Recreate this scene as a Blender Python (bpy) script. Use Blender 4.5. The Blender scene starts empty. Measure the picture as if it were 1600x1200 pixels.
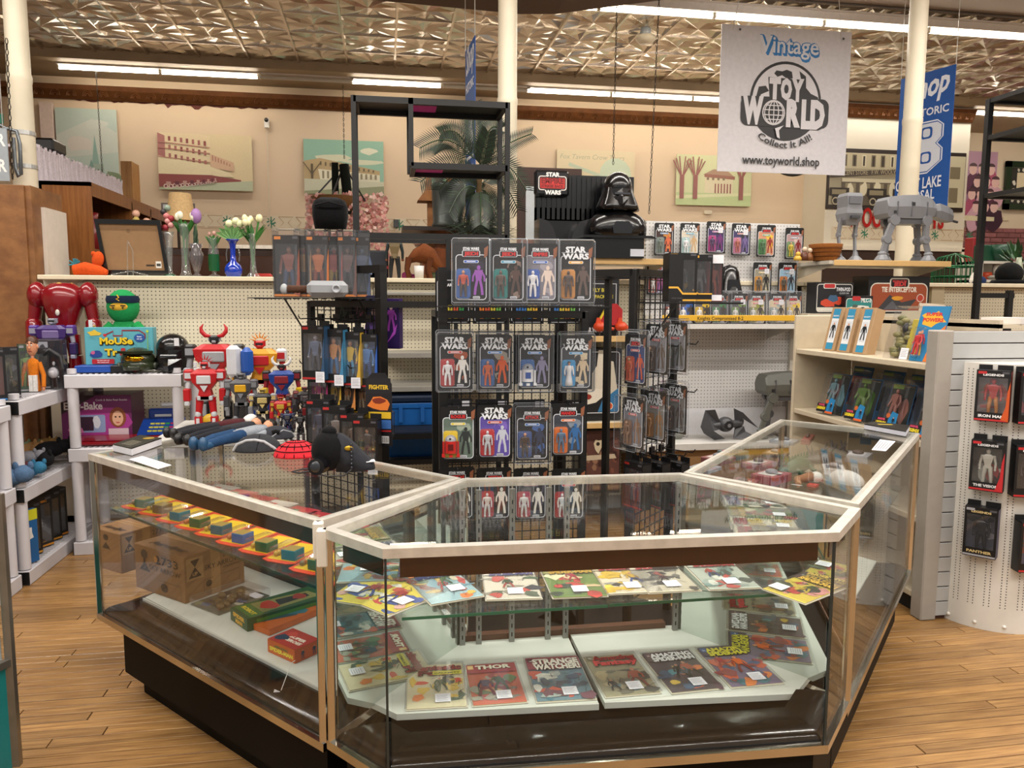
import bpy,bmesh,math,random
import numpy as np
from mathutils import Vector,Matrix,Euler
random.seed(7)
SC=bpy.context.scene
COL=SC.collection
V=Vector
PI=math.pi
# ------------------------------------------------------------------ camera
F,TILT,YAW,ROLL,CAMH=1200.0,math.radians(6.2),math.radians(9.5),math.radians(0.26),1.55
FW=V((math.sin(YAW)*math.cos(TILT),math.cos(YAW)*math.cos(TILT),-math.sin(TILT)))
_r=V((math.cos(YAW),-math.sin(YAW),0));_u=_r.cross(FW)
RT=_r*math.cos(ROLL)+_u*math.sin(ROLL);UP=RT.cross(FW)
CP=V((0,0,CAMH))
cam_d=bpy.data.cameras.new('camera');cam=bpy.data.objects.new('camera',cam_d);COL.objects.link(cam)
cam_d.sensor_width=36;cam_d.lens=27.0;cam_d.clip_start=0.05;cam_d.clip_end=100
cam.matrix_world=Matrix(((RT.x,UP.x,-FW.x,0),(RT.y,UP.y,-FW.y,0),(RT.z,UP.z,-FW.z,CAMH),(0,0,0,1)))
SC.camera=cam
# ------------------------------------------------------------------ world, exposure
SC.view_settings.view_transform='Standard';SC.view_settings.look='None'
SC.view_settings.gamma=1.0;SC.view_settings.use_curve_mapping=False
SC.view_settings.exposure=EXPO=0.47
SC.cycles.transparent_max_bounces=24
SC.cycles.max_bounces=8;SC.cycles.glossy_bounces=5;SC.cycles.diffuse_bounces=3
SC.cycles.sample_clamp_indirect=4.0
W=bpy.data.worlds.new('ambient_fill');SC.world=W;W.use_nodes=True  # even ambient fill, added to light the room through its open side
W.node_tree.nodes['Background'].inputs[0].default_value=(1.0,0.95,0.89,1)
W.node_tree.nodes['Background'].inputs[1].default_value=0.32
TUBE=16.0
def lamp_strip(y,x0,x1,power,z=4.42,name='ceiling_lamp_light'):
    d=bpy.data.lights.new(name,'AREA');d.shape='RECTANGLE';d.size=x1-x0;d.size_y=0.08
    d.energy=power;d.color=(1.0,0.95,0.88)
    o=bpy.data.objects.new(name,d);COL.objects.link(o);o.location=((x0+x1)/2,y,z)
    return o
# rows of the shop's ceiling strips over and behind the camera
for yy,pw in ((4.6,230),(1.6,330),(-1.6,270)):
    lamp_strip(yy,-5,9,pw,4.2)
    lamp_strip(yy,-5,9,pw*.5,4.24).rotation_euler=(PI,0,0)
# ------------------------------------------------------------------ pixel -> point helpers (1600 x 1200 frame)
def ray(x,y):return FW+RT*((x-800)/F) - UP*((y-600)/F)
def aty(x,y,Y):d=ray(x,y);return CP+d*(Y/d.y)
def atz(x,y,z):d=ray(x,y);return CP+d*((z-CAMH)/d.z)
def atx(x,y,X):d=ray(x,y);return CP+d*(X/d.x)
def depth(p):return (V(p)-CP).dot(FW)
def mpx(n,p):return n*depth(p)/F
# ------------------------------------------------------------------ colours and materials
def hexc(h):
    h=h.lstrip('#');r=[int(h[i:i+2],16)/255 for i in (0,2,4)]
    return tuple((c/12.92 if c <= .04045 else ((c+.055)/1.055)**2.4) for c in r)
def C3(c):return hexc(c) if isinstance(c,str) else c
MATS={}
def mat(name,col=None,rough=.5,metal=0.,noise=0.,nscale=20.,bump=0.,coat=0.,spec=.5,rand=0.,stretch=None,sheen=0.,emit=0.,alpha=1.):
    """principled material; col None = the mesh's own colour attribute; noise varies value, bump adds fine relief"""
    if name in MATS:return MATS[name]
    m=bpy.data.materials.new(name);m.use_nodes=True;nt=m.node_tree;N=nt.nodes;L=nt.links
    b=N['Principled BSDF'];b.inputs['Roughness'].default_value=rough;b.inputs['Metallic'].default_value=metal
    b.inputs['Coat Weight'].default_value=coat;b.inputs['Coat Roughness'].default_value=.08
    b.inputs['Specular IOR Level'].default_value=spec;b.inputs['Sheen Weight'].default_value=sheen
    b.inputs['Alpha'].default_value=alpha
    if col is None:
        a=N.new('ShaderNodeAttribute');a.attribute_name='Col';src=a.outputs['Color']
    else:
        a=N.new('ShaderNodeRGB');a.outputs[0].default_value=(*C3(col),1);src=a.outputs[0]
    tc=N.new('ShaderNodeTexCoord');mp=N.new('ShaderNodeMapping');L.new(tc.outputs['Object'],mp.inputs[0])
    if stretch:mp.inputs['Scale'].default_value=stretch
    nz=N.new('ShaderNodeTexNoise');nz.inputs['Scale'].default_value=nscale;nz.inputs['Detail'].default_value=4
    L.new(mp.outputs[0],nz.inputs['Vector'])
    hs=N.new('ShaderNodeHueSaturation');L.new(src,hs.inputs['Color'])
    mr=N.new('ShaderNodeMapRange');mr.inputs['From Min'].default_value=.3;mr.inputs['From Max'].default_value=.7
    mr.inputs['To Min'].default_value=1-noise;mr.inputs['To Max'].default_value=1+noise
    L.new(nz.outputs[0],mr.inputs['Value'])
    val=mr.outputs[0]
    if rand:
        oi=N.new('ShaderNodeObjectInfo');r2=N.new('ShaderNodeMapRange')
        r2.inputs['To Min'].default_value=1-rand;r2.inputs['To Max'].default_value=1+rand*.7
        L.new(oi.outputs['Random'],r2.inputs['Value']);mu=N.new('ShaderNodeMath');mu.operation='MULTIPLY'
        L.new(val,mu.inputs[0]);L.new(r2.outputs[0],mu.inputs[1]);val=mu.outputs[0]
        if not stretch:pass
        ad=N.new('ShaderNodeVectorMath');ad.operation='ADD';cb=N.new('ShaderNodeCombineXYZ')
        m10=N.new('ShaderNodeMath');m10.operation='MULTIPLY';m10.inputs[1].default_value=37
        L.new(oi.outputs['Random'],m10.inputs[0]);L.new(m10.outputs[0],cb.inputs[0]);L.new(m10.outputs[0],cb.inputs[1])
        L.new(tc.outputs['Object'],ad.inputs[0]);L.new(cb.outputs[0],ad.inputs[1]);L.new(ad.outputs[0],mp.inputs[0])
    L.new(val,hs.inputs['Value']);L.new(hs.outputs[0],b.inputs['Base Color'])
    if bump:
        bp=N.new('ShaderNodeBump');bp.inputs['Strength'].default_value=bump;bp.inputs['Distance'].default_value=.004
        L.new(nz.outputs[0],bp.inputs['Height']);L.new(bp.outputs[0],b.inputs['Normal'])
    if emit:
        L.new(src,b.inputs['Emission Color']);b.inputs['Emission Strength'].default_value=emit
    MATS[name]=m;return m
def glass_mat(name,tint=(1,1,1),haze=0.,rough=0.,hazecol=(.9,.92,.95),gain=1.0):
    if name in MATS:return MATS[name]
    m=bpy.data.materials.new(name);m.use_nodes=True;nt=m.node_tree;N=nt.nodes;L=nt.links
    for n in list(N):N.remove(n)
    out=N.new('ShaderNodeOutputMaterial');tr=N.new('ShaderNodeBsdfTransparent');tr.inputs[0].default_value=(*tint,1)
    gl=N.new('ShaderNodeBsdfGlossy');gl.inputs['Roughness'].default_value=rough
    geo=N.new('ShaderNodeNewGeometry');io=N.new('ShaderNodeMapRange');io.inputs['To Min'].default_value=1.5;io.inputs['To Max'].default_value=1/1.5
    L.new(geo.outputs['Backfacing'],io.inputs['Value']);fr=N.new('ShaderNodeFresnel');L.new(io.outputs[0],fr.inputs['IOR'])
    mg=N.new('ShaderNodeMath');mg.operation='MULTIPLY';mg.use_clamp=True;mg.inputs[1].default_value=gain;L.new(fr.outputs[0],mg.inputs[0])
    mx=N.new('ShaderNodeMixShader');L.new(mg.outputs[0],mx.inputs[0]);L.new(tr.outputs[0],mx.inputs[1]);L.new(gl.outputs[0],mx.inputs[2])
    if haze:
        df=N.new('ShaderNodeBsdfDiffuse');df.inputs[0].default_value=(*hazecol,1)
        nz=N.new('ShaderNodeTexNoise');nz.inputs['Scale'].default_value=30
        mu=N.new('ShaderNodeMath');mu.operation='MULTIPLY';mu.inputs[1].default_value=haze*2;L.new(nz.outputs[0],mu.inputs[0])
        m2=N.new('ShaderNodeMixShader');L.new(mu.outputs[0],m2.inputs[0]);L.new(mx.outputs[0],m2.inputs[1]);L.new(df.outputs[0],m2.inputs[2]);mx=m2
    L.new(mx.outputs[0],out.inputs[0]);MATS[name]=m;return m
def peg_mat(name,col,pitch=.0254,hole=.0036,rough=.6):
    """painted hardboard with a grid of small dark holes (object X/Z)"""
    m=mat(name,col,rough,noise=.03,nscale=6);nt=m.node_tree;N=nt.nodes;L=nt.links;b=N['Principled BSDF']
    tc=[n for n in N if n.type=='TEX_COORD'][0];sp=N.new('ShaderNodeSeparateXYZ');L.new(tc.outputs['Object'],sp.inputs[0])
    parts=[]
    for ax in ('X','Z'):
        a=N.new('ShaderNodeMath');a.operation='PINGPONG';a.inputs[1].default_value=pitch/2;L.new(sp.outputs[ax],a.inputs[0])
        p=N.new('ShaderNodeMath');p.operation='POWER';p.inputs[1].default_value=2;L.new(a.outputs[0],p.inputs[0]);parts.append(p)
    s=N.new('ShaderNodeMath');s.operation='ADD';L.new(parts[0].outputs[0],s.inputs[0]);L.new(parts[1].outputs[0],s.inputs[1])
    lt=N.new('ShaderNodeMath');lt.operation='LESS_THAN';lt.inputs[1].default_value=hole*hole;L.new(s.outputs[0],lt.inputs[0])
    mx=N.new('ShaderNodeMix');mx.data_type='RGBA';L.new(lt.outputs[0],mx.inputs['Factor'])
    old=b.inputs['Base Color'].links[0].from_socket;L.new(old,mx.inputs['A']);mx.inputs['B'].default_value=(.02,.016,.012,1)
    L.new(mx.outputs['Result'],b.inputs['Base Color'])
    bp=N.new('ShaderNodeBump');bp.invert=True;bp.inputs['Distance'].default_value=.002;L.new(lt.outputs[0],bp.inputs['Height']);L.new(bp.outputs[0],b.inputs['Normal'])
    return m
def wood_mat(name,c1,c2,rough=.4,scale=(1,12,12),rand=0.,wave=3.,coat=0.):
    if name in MATS:return MATS[name]
    m=mat(name,c1,rough,noise=.06,nscale=5,rand=rand,coat=coat);nt=m.node_tree;N=nt.nodes;L=nt.links;b=N['Principled BSDF']
    mp=[n for n in N if n.type=='MAPPING'][0];mp.inputs['Scale'].default_value=scale
    n2=N.new('ShaderNodeTexNoise');n2.inputs['Scale'].default_value=wave;n2.inputs['Detail'].default_value=8;n2.inputs['Roughness'].default_value=.65
    L.new(mp.outputs[0],n2.inputs['Vector'])
    cr=N.new('ShaderNodeValToRGB');cr.color_ramp.elements[0].position=.35;cr.color_ramp.elements[1].position=.68
    cr.color_ramp.elements[0].color=(*C3(c1),1);cr.color_ramp.elements[1].color=(*C3(c2),1);L.new(n2.outputs[0],cr.inputs[0])
    hs=[n for n in N if n.type=='HUE_SAT'][0];L.new(cr.outputs[0],hs.inputs['Color'])
    bp=N.new('ShaderNodeBump');bp.inputs['Strength'].default_value=.12;bp.inputs['Distance'].default_value=.002
    L.new(n2.outputs[0],bp.inputs['Height']);L.new(bp.outputs[0],b.inputs['Normal'])
    return m
# finishes for meshes that carry their own colours
INK=mat('printed_ink',None,.45,noise=.03,nscale=60)
MATTE=mat('matte_paint',None,.7,noise=.05,nscale=25)
GLOSS=mat('glossy_plastic',None,.22,noise=.03,nscale=15,coat=.3)
PLAS=mat('satin_plastic',None,.4,noise=.04,nscale=20)
CLOTH=mat('woven_cloth',None,.9,noise=.12,nscale=60,bump=.5,sheen=.02,spec=.2)
METALC=mat('painted_metal',None,.35,metal=.6,noise=.04,nscale=30)
LEAF=mat('leaf_green',None,.5,noise=.25,nscale=9)
CHROME=mat('nickel_trim','#c9c4ba',.16,metal=1.,noise=.06,nscale=8)
RAILTOP=mat('lit_rail','#dcd8ce',.32,metal=.55,noise=.12,nscale=25)  # nickel rail kept pale: the light it reflects is put into the colour
MIRROR=mat('silver_mirror','#d5dcd8',.02,metal=1.)
WHITE=mat('white_laminate','#cfcec6',.35,noise=.04,nscale=7)
CREAM=mat('cream_paint','#d8cdb8',.5,noise=.04,nscale=5)
BLACKM=mat('black_powder_coat','#0b0b0c',.45,noise=.1,nscale=40)
GLASS=glass_mat('clear_glass',(.975,.985,.98),haze=.002,gain=.62)
CLEAR=glass_mat('clear_acrylic',(.97,.97,.98),haze=.014,rough=.04,gain=1.6)
BAG=glass_mat('clear_sleeve',(.98,.98,.98),haze=.015,rough=.10,gain=1.5)
# ------------------------------------------------------------------ mesh builder
class M:
    def __init__(s,col=(.5,.5,.5)):
        s.v=[];s.f=[];s.c=[];s.s=[];s.T=Matrix.Identity(4);s.col=C3(col);s.lay=0.;s.eps=1e-4
    def add(s,vs,fs,col=None,sm=False):
        n=len(s.v);T=s.T;s.v+=[tuple(T @ V(p)) for p in vs]
        c=C3(col) if col is not None else s.col
        for f in fs:s.f.append(tuple(n+i for i in f));s.c.append(c);s.s.append(sm)
        return s
    def at(s,loc=(0,0,0),rot=(0,0,0),sc=(1,1,1)):
        s.T=Matrix.LocRotScale(V(loc),Euler(rot),V(sc) if not isinstance(sc,(int,float)) else V((sc,sc,sc)));return s
    def box(s,x0,x1,y0,y1,z0,z1,col=None,ch=0.):
        if x0>x1:x0,x1=x1,x0
        if y0>y1:y0,y1=y1,y0
        if z0>z1:z0,z1=z1,z0
        if ch <= 0:
            vs=[(x,y,z) for x in (x0,x1) for y in (y0,y1) for z in (z0,z1)]
            return s.add(vs,[(0,1,3,2),(4,6,7,5),(0,4,5,1),(2,3,7,6),(0,2,6,4),(1,5,7,3)],col)
        ch=min(ch,(x1-x0)*.45,(y1-y0)*.45,(z1-z0)*.45)
        vs=[];ix={}
        X,Y,Z=(x0,x1),(y0,y1),(z0,z1)
        for i in (0,1):
            for j in (0,1):
                for k in (0,1):
                    a,b,c=X[i],Y[j],Z[k];da,db,dc=ch*(1-2*i),ch*(1-2*j),ch*(1-2*k)
                    ix[i,j,k,0]=len(vs);vs.append((a,b+db,c+dc))
                    ix[i,j,k,1]=len(vs);vs.append((a+da,b,c+dc))
                    ix[i,j,k,2]=len(vs);vs.append((a+da,b+db,c))
        fs=[]
        for i in (0,1):fs.append([ix[i,j,k,0] for j,k in ((0,0),(0,1),(1,1),(1,0))][::(1 if i==0 else -1)])
        for j in (0,1):fs.append([ix[i,j,k,1] for i,k in ((0,0),(1,0),(1,1),(0,1))][::(1 if j==0 else -1)])
        for k in (0,1):fs.append([ix[i,j,k,2] for i,j in ((0,0),(0,1),(1,1),(1,0))][::(1 if k==0 else -1)])
        for i in (0,1):
            for j in (0,1):fs.append([ix[i,j,0,0],ix[i,j,1,0],ix[i,j,1,1],ix[i,j,0,1]][::(1 if (i+j) % 2==0 else -1)])
        for i in (0,1):
            for k in (0,1):fs.append([ix[i,0,k,0],ix[i,0,k,2],ix[i,1,k,2],ix[i,1,k,0]][::(1 if (i+k) % 2==0 else -1)])
        for j in (0,1):
            for k in (0,1):fs.append([ix[0,j,k,1],ix[1,j,k,1],ix[1,j,k,2],ix[0,j,k,2]][::(1 if (j+k) % 2==0 else -1)])
        for i in (0,1):
            for j in (0,1):
                for k in (0,1):fs.append([ix[i,j,k,0],ix[i,j,k,1],ix[i,j,k,2]][::(1 if (i+j+k) % 2==0 else -1)])
        return s.add(vs,fs,col)
    def bar(s,p0,p1,w,h,col=None,up=(0,0,1)):
        """box of width w and height h along p0-p1"""
        p0,p1=V(p0),V(p1);d=(p1-p0).normalized();u=V(up)
        if abs(d.dot(u))>.98:u=V((0,1,0))
        a=d.cross(u).normalized();b=a.cross(d)
        vs=[p+a*(w/2*i)+b*(h/2*j) for p in (p0,p1) for i,j in ((-1,-1),(1,-1),(1,1),(-1,1))]
        return s.add(vs,[(0,1,2,3),(7,6,5,4),(0,4,5,1),(1,5,6,2),(2,6,7,3),(3,7,4,0)],col)
    def tube(s,pts,r,n=6,col=None,cap=True):
        pts=[V(p) for p in pts];rs=r if isinstance(r,(list,tuple)) else [r]*len(pts)
        vs=[];fs=[];prev=None
        for i,p in enumerate(pts):
            d=(pts[min(i+1,len(pts)-1)]-pts[max(i-1,0)]).normalized()
            if prev is None:a=d.cross(V((0,0,1)) if abs(d.z)<.9 else V((0,1,0))).normalized()
            else:a=(prev - d*prev.dot(d)).normalized()
            prev=a;b=d.cross(a)
            vs+=[p+(a*math.cos(t)+b*math.sin(t))*rs[i] for t in [2*PI*k/n for k in range(n)]]
        for i in range(len(pts)-1):
            for k in range(n):
                k2=(k+1) % n;fs.append((i*n+k,i*n+k2,(i+1)*n+k2,(i+1)*n+k))
        s.add(vs,fs,col,n>4)
        if cap:s.add(vs[:n],[tuple(range(n))[::-1]],col);s.add(vs[-n:],[tuple(range(n))],col)
        return s
    def cyl(s,p0,p1,r0,r1=None,n=12,col=None,cap=True):return s.tube([p0,p1],[r0,r0 if r1 is None else r1],n,col,cap)
    def ell(s,c,r,nu=10,nv=7,col=None,rot=None,v0=0.,v1=1.):
        if isinstance(r,(int,float)):r=(r,r,r)
        R=Euler(rot).to_matrix() if rot else Matrix.Identity(3);c=V(c);vs=[];fs=[]
        for j in range(nv+1):
            t=PI*(v0+(v1-v0)*j/nv)
            for i in range(nu):
                a=2*PI*i/nu;vs.append(c+R @ V((r[0]*math.sin(t)*math.cos(a),r[1]*math.sin(t)*math.sin(a),r[2]*math.cos(t))))
        for j in range(nv):
            for i in range(nu):
                i2=(i+1) % nu;fs.append((j*nu+i,(j+1)*nu+i,(j+1)*nu+i2,j*nu+i2))
        return s.add(vs,fs,col,True)
    def lathe(s,prof,c=(0,0,0),n=16,col=None,sm=True,wob=None):
        vs=[];fs=[];c=V(c);m=len(prof)
        for j,(r,z) in enumerate(prof):
            for i in range(n):
                a=2*PI*i/n;k=wob(a,j) if wob else 1.;vs.append(c+V((r*k*math.cos(a),r*k*math.sin(a),z)))
        for j in range(m-1):
            for i in range(n):
                i2=(i+1) % n;fs.append((j*n+i,j*n+i2,(j+1)*n+i2,(j+1)*n+i))
        return s.add(vs,fs,col,sm)
    def prism(s,poly,a0,a1,col=None,ax='z',sm=False):
        """polygon extruded along ax; poly coordinates are the other two axes in order"""
        f={'z':lambda p,t:(p[0],p[1],t),'y':lambda p,t:(p[0],t,p[1]),'x':lambda p,t:(t,p[0],p[1])}[ax]
        n=len(poly);vs=[f(p,a0) for p in poly]+[f(p,a1) for p in poly]
        return s.add(vs,[tuple(range(n))[::-1],tuple(range(n,2*n))]+[(i,(i+1) % n,n+(i+1) % n,n+i) for i in range(n)],col,sm)
    def loft(s,rings,col=None,sm=True,cap=True):
        n=len(rings[0]);vs=[p for r in rings for p in r]
        fs=[(i*n+k,i*n+(k+1) % n,(i+1)*n+(k+1) % n,(i+1)*n+k) for i in range(len(rings)-1) for k in range(n)]
        if cap:fs+=[tuple(range(n))[::-1],tuple(range((len(rings)-1)*n,len(rings)*n))]
        return s.add(vs,fs,col,sm)
    def quad(s,a,b,c,d,col=None):return s.add([a,b,c,d],[(0,1,2,3)],col)
    # ---- flat print, in the local XZ plane, facing -Y; every call lies a hair in front of the last
    def _y(s):s.lay -= s.eps;return s.lay
    def pp(s,pts,col=None):y=s._y();return s.add([(p[0],y,p[1]) for p in pts],[tuple(range(len(pts)))],col)
    def rect(s,x0,z0,x1,z1,col=None):return s.pp([(x0,z0),(x1,z0),(x1,z1),(x0,z1)],col)
    def rr(s,x0,z0,x1,z1,r,col=None,n=3):
        P=[]
        for cx,cz,a in ((x1-r,z0+r,-PI/2),(x1-r,z1-r,0),(x0+r,z1-r,PI/2),(x0+r,z0+r,PI)):
            P+=[(cx+r*math.cos(a+k*PI/2/n),cz+r*math.sin(a+k*PI/2/n)) for k in range(n+1)]
        return s.pp(P,col)
    def frame(s,x0,z0,x1,z1,r,w,col,inner,n=3):s.rr(x0,z0,x1,z1,r,col,n);return s.rr(x0+w,z0+w,x1-w,z1-w,max(r-w,.0005),inner,n)
    def disc(s,x,z,rx,rz=None,col=None,n=14,a0=0.,a1=2*PI):
        rz=rx if rz is None else rz;full=abs(a1-a0-2*PI)<1e-6
        return s.pp([(x+rx*math.cos(a0+(a1-a0)*k/(n if full else n-1)),z+rz*math.sin(a0+(a1-a0)*k/(n if full else n-1))) for k in range(n)],col)
    def line(s,pts,w,col=None):
        y=s._y();vs=[];fs=[]
        for i,p in enumerate(pts):
            a=pts[max(i-1,0)];b=pts[min(i+1,len(pts)-1)];dx,dz=b[0]-a[0],b[1]-a[1];l=math.hypot(dx,dz) or 1
            nx,nz=-dz/l*w/2,dx/l*w/2;vs+=[(p[0]+nx,y,p[1]+nz),(p[0]-nx,y,p[1]-nz)]
            if i:fs.append((2*i-2,2*i-1,2*i+1,2*i))
        return s.add(vs,fs,col)
    def blob(s,x,z,rx,rz,col=None,n=9,j=.3,rng=random):
        return s.pp([(x+rx*math.cos(2*PI*k/n)*(1+rng.uniform(-j,j)),z+rz*math.sin(2*PI*k/n)*(1+rng.uniform(-j,j))) for k in range(n)],col)
    def man(s,x,z,h,body,legs=None,skin='#c98f6c',lean=0.,spread=.13,arms=None,hair=None):
        """small printed standing figure"""
        legs=legs or body;arms=arms or body
        u=h
        for sg in (-1,1):
            s.line([(x+sg*.05*u,z+.5*u),(x+sg*spread*.8*u,z+.25*u),(x+sg*spread*u,z)],.085*u,legs)
            s.line([(x+sg*.1*u+lean*u,z+.8*u),(x+sg*.19*u+lean*u,z+.62*u),(x+sg*.2*u+lean*.5*u,z+.45*u)],.06*u,arms)
        s.pp([(x-.09*u,z+.48*u),(x+.09*u,z+.48*u),(x+.14*u+lean*u,z+.84*u),(x-.14*u+lean*u,z+.84*u)],body)
        s.disc(x+lean*u,z+.92*u,.065*u,.08*u,skin,8)
        if hair:s.disc(x+lean*u,z+.955*u,.07*u,.05*u,hair,8,0,PI)
        return s
    def text(s,t,x,z,h=None,w=None,col=None,bold=0.,shear=0.,al='c',arc=None,rot=0.,sq=None):
        vs,fs,tw,th=glyphs(t,bold)
        k=h/.7 if h else w/tw;kx=k*(sq or 1.)
        if w and h:kx=w/tw
        ox={'c':-tw/2,'l':0,'r':-tw}[al];y=s._y();P=[];cr,sr=math.cos(rot),math.sin(rot)
        for a,b in vs:
            px=(a+ox)*kx;pz=b*k
            px+=shear*pz
            if arc:
                th_=px/arc;px,pz=(arc+pz)*math.sin(th_),(arc+pz)*math.cos(th_)-arc
            P.append((x+px*cr-pz*sr,y,z+px*sr+pz*cr))
        return s.add(P,fs,col)
    def build(s,name,m,parent=None,bevel=0.):
        me=bpy.data.meshes.new(name);me.from_pydata(s.v,[],s.f);me.materials.append(m)
        me.polygons.foreach_set('use_smooth',s.s)
        a=me.color_attributes.new('Col','FLOAT_COLOR','CORNER')
        arr=np.empty((len(me.loops),4),dtype=np.float32);arr[:,3]=1
        arr[:,:3]=np.repeat(np.array(s.c,dtype=np.float32).reshape(-1,3),[len(f) for f in s.f],axis=0)
        a.data.foreach_set('color',arr.ravel());me.update()
        o=bpy.data.objects.new(name,me);COL.objects.link(o)
        if parent is not None:o.parent=parent
        if bevel:
            b=o.modifiers.new('bevel','BEVEL');b.width=bevel;b.segments=2;b.limit_method='ANGLE'
        return o
_G={}
def glyphs(t,bold=0.):
    k=(t,round(bold,3))
    if k in _G:return _G[k]
    cu=bpy.data.curves.new('lettering','FONT');cu.body=t;cu.resolution_u=2;cu.offset=bold;cu.fill_mode='FRONT'
    o=bpy.data.objects.new('lettering',cu);me=bpy.data.meshes.new_from_object(o)
    vs=[(v.co.x,v.co.y) for v in me.vertices];fs=[tuple(p.vertices) for p in me.polygons]
    bpy.data.meshes.remove(me);bpy.data.objects.remove(o);bpy.data.curves.remove(cu)
    if not vs:vs=[(0,0),(1,0),(0,1)];fs=[]
    x0=min(p[0] for p in vs);x1=max(p[0] for p in vs);z1=max(p[1] for p in vs)
    _G[k]=([(a-x0,b) for a,b in vs],fs,x1-x0,z1);return _G[k]
# ------------------------------------------------------------------ objects
def tag(o,label,cat,group=None,kind=None):
    if label:o['label']=label
    if cat:o['category']=cat
    if group:o['group']=group
    if kind:o['kind']=kind
    return o
def thing(name,label,cat,loc=(0,0,0),rz=0.,group=None,rot=None):
    o=bpy.data.objects.new(name,None);COL.objects.link(o);o.location=V(loc);o.rotation_euler=rot or (0,0,rz)
    o.empty_display_size=.05
    return tag(o,label,cat,group)
def struct(o,parent=None):
    if parent is None:o['kind']='structure'
    return o
def kids(o):return [c for c in bpy.data.objects if c.parent==o]
def copy_tree(o,loc=None,rz=None,label=None,group=None,rot=None):
    c=o.copy();COL.objects.link(c)
    if loc is not None:c.location=V(loc)
    if rz is not None:c.rotation_euler=(0,0,rz)
    if rot is not None:c.rotation_euler=rot
    if label:c['label']=label
    if group:c['group']=group
    for ch in list(o.children):
        d=ch.copy();COL.objects.link(d);d.parent=c
        for g in list(ch.children):
            e=g.copy();COL.objects.link(e);e.parent=d
    return c
def child(par,mesh_obj,name,loc=(0,0,0),rz=0.):
    o=bpy.data.objects.new(name,mesh_obj.data);COL.objects.link(o);o.parent=par;o.location=V(loc);o.rotation_euler=(0,0,rz);return o
# ================================================================== the room
XL,XR,YB=-9.0,13.0,11.5
ZC=4.62
# ---- floor: real boards where they can be told apart, one joined part beyond
PLANK=wood_mat('maple_board','#7f5a34','#b38a54',.36,(1.3,26,26),rand=.24,wave=3.2,coat=.1)
b=M('#2a1a0e');b.box(XL,XR,-3.0,13.0,-.06,-.006);floor=struct(b.build('floor',mat('dark_joint','#1d120a',.8)))
rng=random.Random(3)
def in_view(x,y):return (-2.75<x<-.1 and 1.9<y<5.4) or (1.0<x<3.7 and 1.6<y<3.9)
rest=M();PB={};n_pl=0;y=-2.9;row=0
while y<12.9:
    x=XL+rng.uniform(0,1.2)
    while x<XR:
        ln=rng.choice((.7,.9,1.1,1.35,1.6));g=.002
        if in_view(x,y) or in_view(x+ln,y) or in_view(x+ln/2,y):
            if ln not in PB:
                m_=M();m_.box(g,ln-g,g,.057-g,-.012,0,ch=.0012);PB[ln]=m_.build('plank',PLANK,floor);o=PB[ln];o.location=(x,y,0)
            else:o=child(floor,PB[ln],'plank',(x,y,0))
            o.location.z=rng.uniform(-.0005,.0003);n_pl+=1
        else:rest.box(x+g,x+ln-g,y+g,y+.057-g,-.012,0)
        x+=ln
    y+=.057;row+=1
r_=rest.build('boarding',PLANK,floor);r_['kind']='stuff'
# ---- ceiling: plain plaster in front, pressed tin tiles between the two lamp rows, plain cove at the back
PLAST=mat('ceiling_paint','#857669',.7,noise=.06,nscale=2)
b=M();b.box(XL,XR,-3,7.62,ZC,ZC+.1);b.box(XL,XR,7.62,10.95,ZC+.03,ZC+.13);ceil=struct(b.build('ceiling',PLAST))
b=M();b.box(XL,XR,10.62,YB+1.2,ZC-.12,ZC+.0);c2=b.build('cove_panel',mat('cove_paint','#a08d72',.6,noise=.08,nscale=4),ceil)
TIN=mat('pressed_tin','#cfc6ba',.2,metal=.85,noise=.08,nscale=3)
TS=.61
def tin_tile():
    m_=M();k=1;h=TS/k;vs=[];fs=[]
    for i in range(k):
        for j in range(k):
            cx,cy=(i+.5)*h,(j+.5)*h;n0=len(vs);ring=[]
            for a in range(16):
                t=2*PI*a/16;mx_=max(abs(math.cos(t)),abs(math.sin(t)));rr_=h/2/mx_*.999
                ring.append((cx+rr_*math.cos(t),cy+rr_*math.sin(t),(-.012 if a % 4==2 else (.005 if a % 2 else -.005))))
            vs.append((cx,cy,-.022));vs+=ring
            r2=[(cx+.45*(p[0]-cx),cy+.45*(p[1]-cy),(.006 if a % 2 else -.015)) for a,p in enumerate(ring)]
            vs+=r2
            for a in range(16):
                a2=(a+1) % 16;fs.append((n0,n0+17+a2,n0+17+a));fs.append((n0+17+a,n0+17+a2,n0+1+a2));fs.append((n0+17+a,n0+1+a2,n0+1+a))
    m_.add(vs,fs);m_.box(-.012,.012,0,TS,-.03,.01);m_.box(0,TS,-.008,.008,-.018,.01)
    return m_.build('tin_tile',TIN,ceil)
t0=tin_tile();first=True
x=-5.3
while x<12.5:
    for j in range(5):
        if first:t0.location=(x,7.66+j*TS,ZC);first=False
        else:child(ceil,t0,'tin_tile',(x,7.66+j*TS,ZC))
    x+=TS
# bulkhead hanging lower on the near side
b=M();P=[aty(*p,7.1) for p in ((540,-4),(812,22),(868,22),(1066,-4))]
b.prism([(p.x,p.z) for p in P]+[(P[-1].x,ZC),(P[0].x,ZC)],6.7,7.1,ax='y');b.build('bulkhead_panel',mat('taupe_panel','#5f4f47',.8,noise=.05),ceil)
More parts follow.
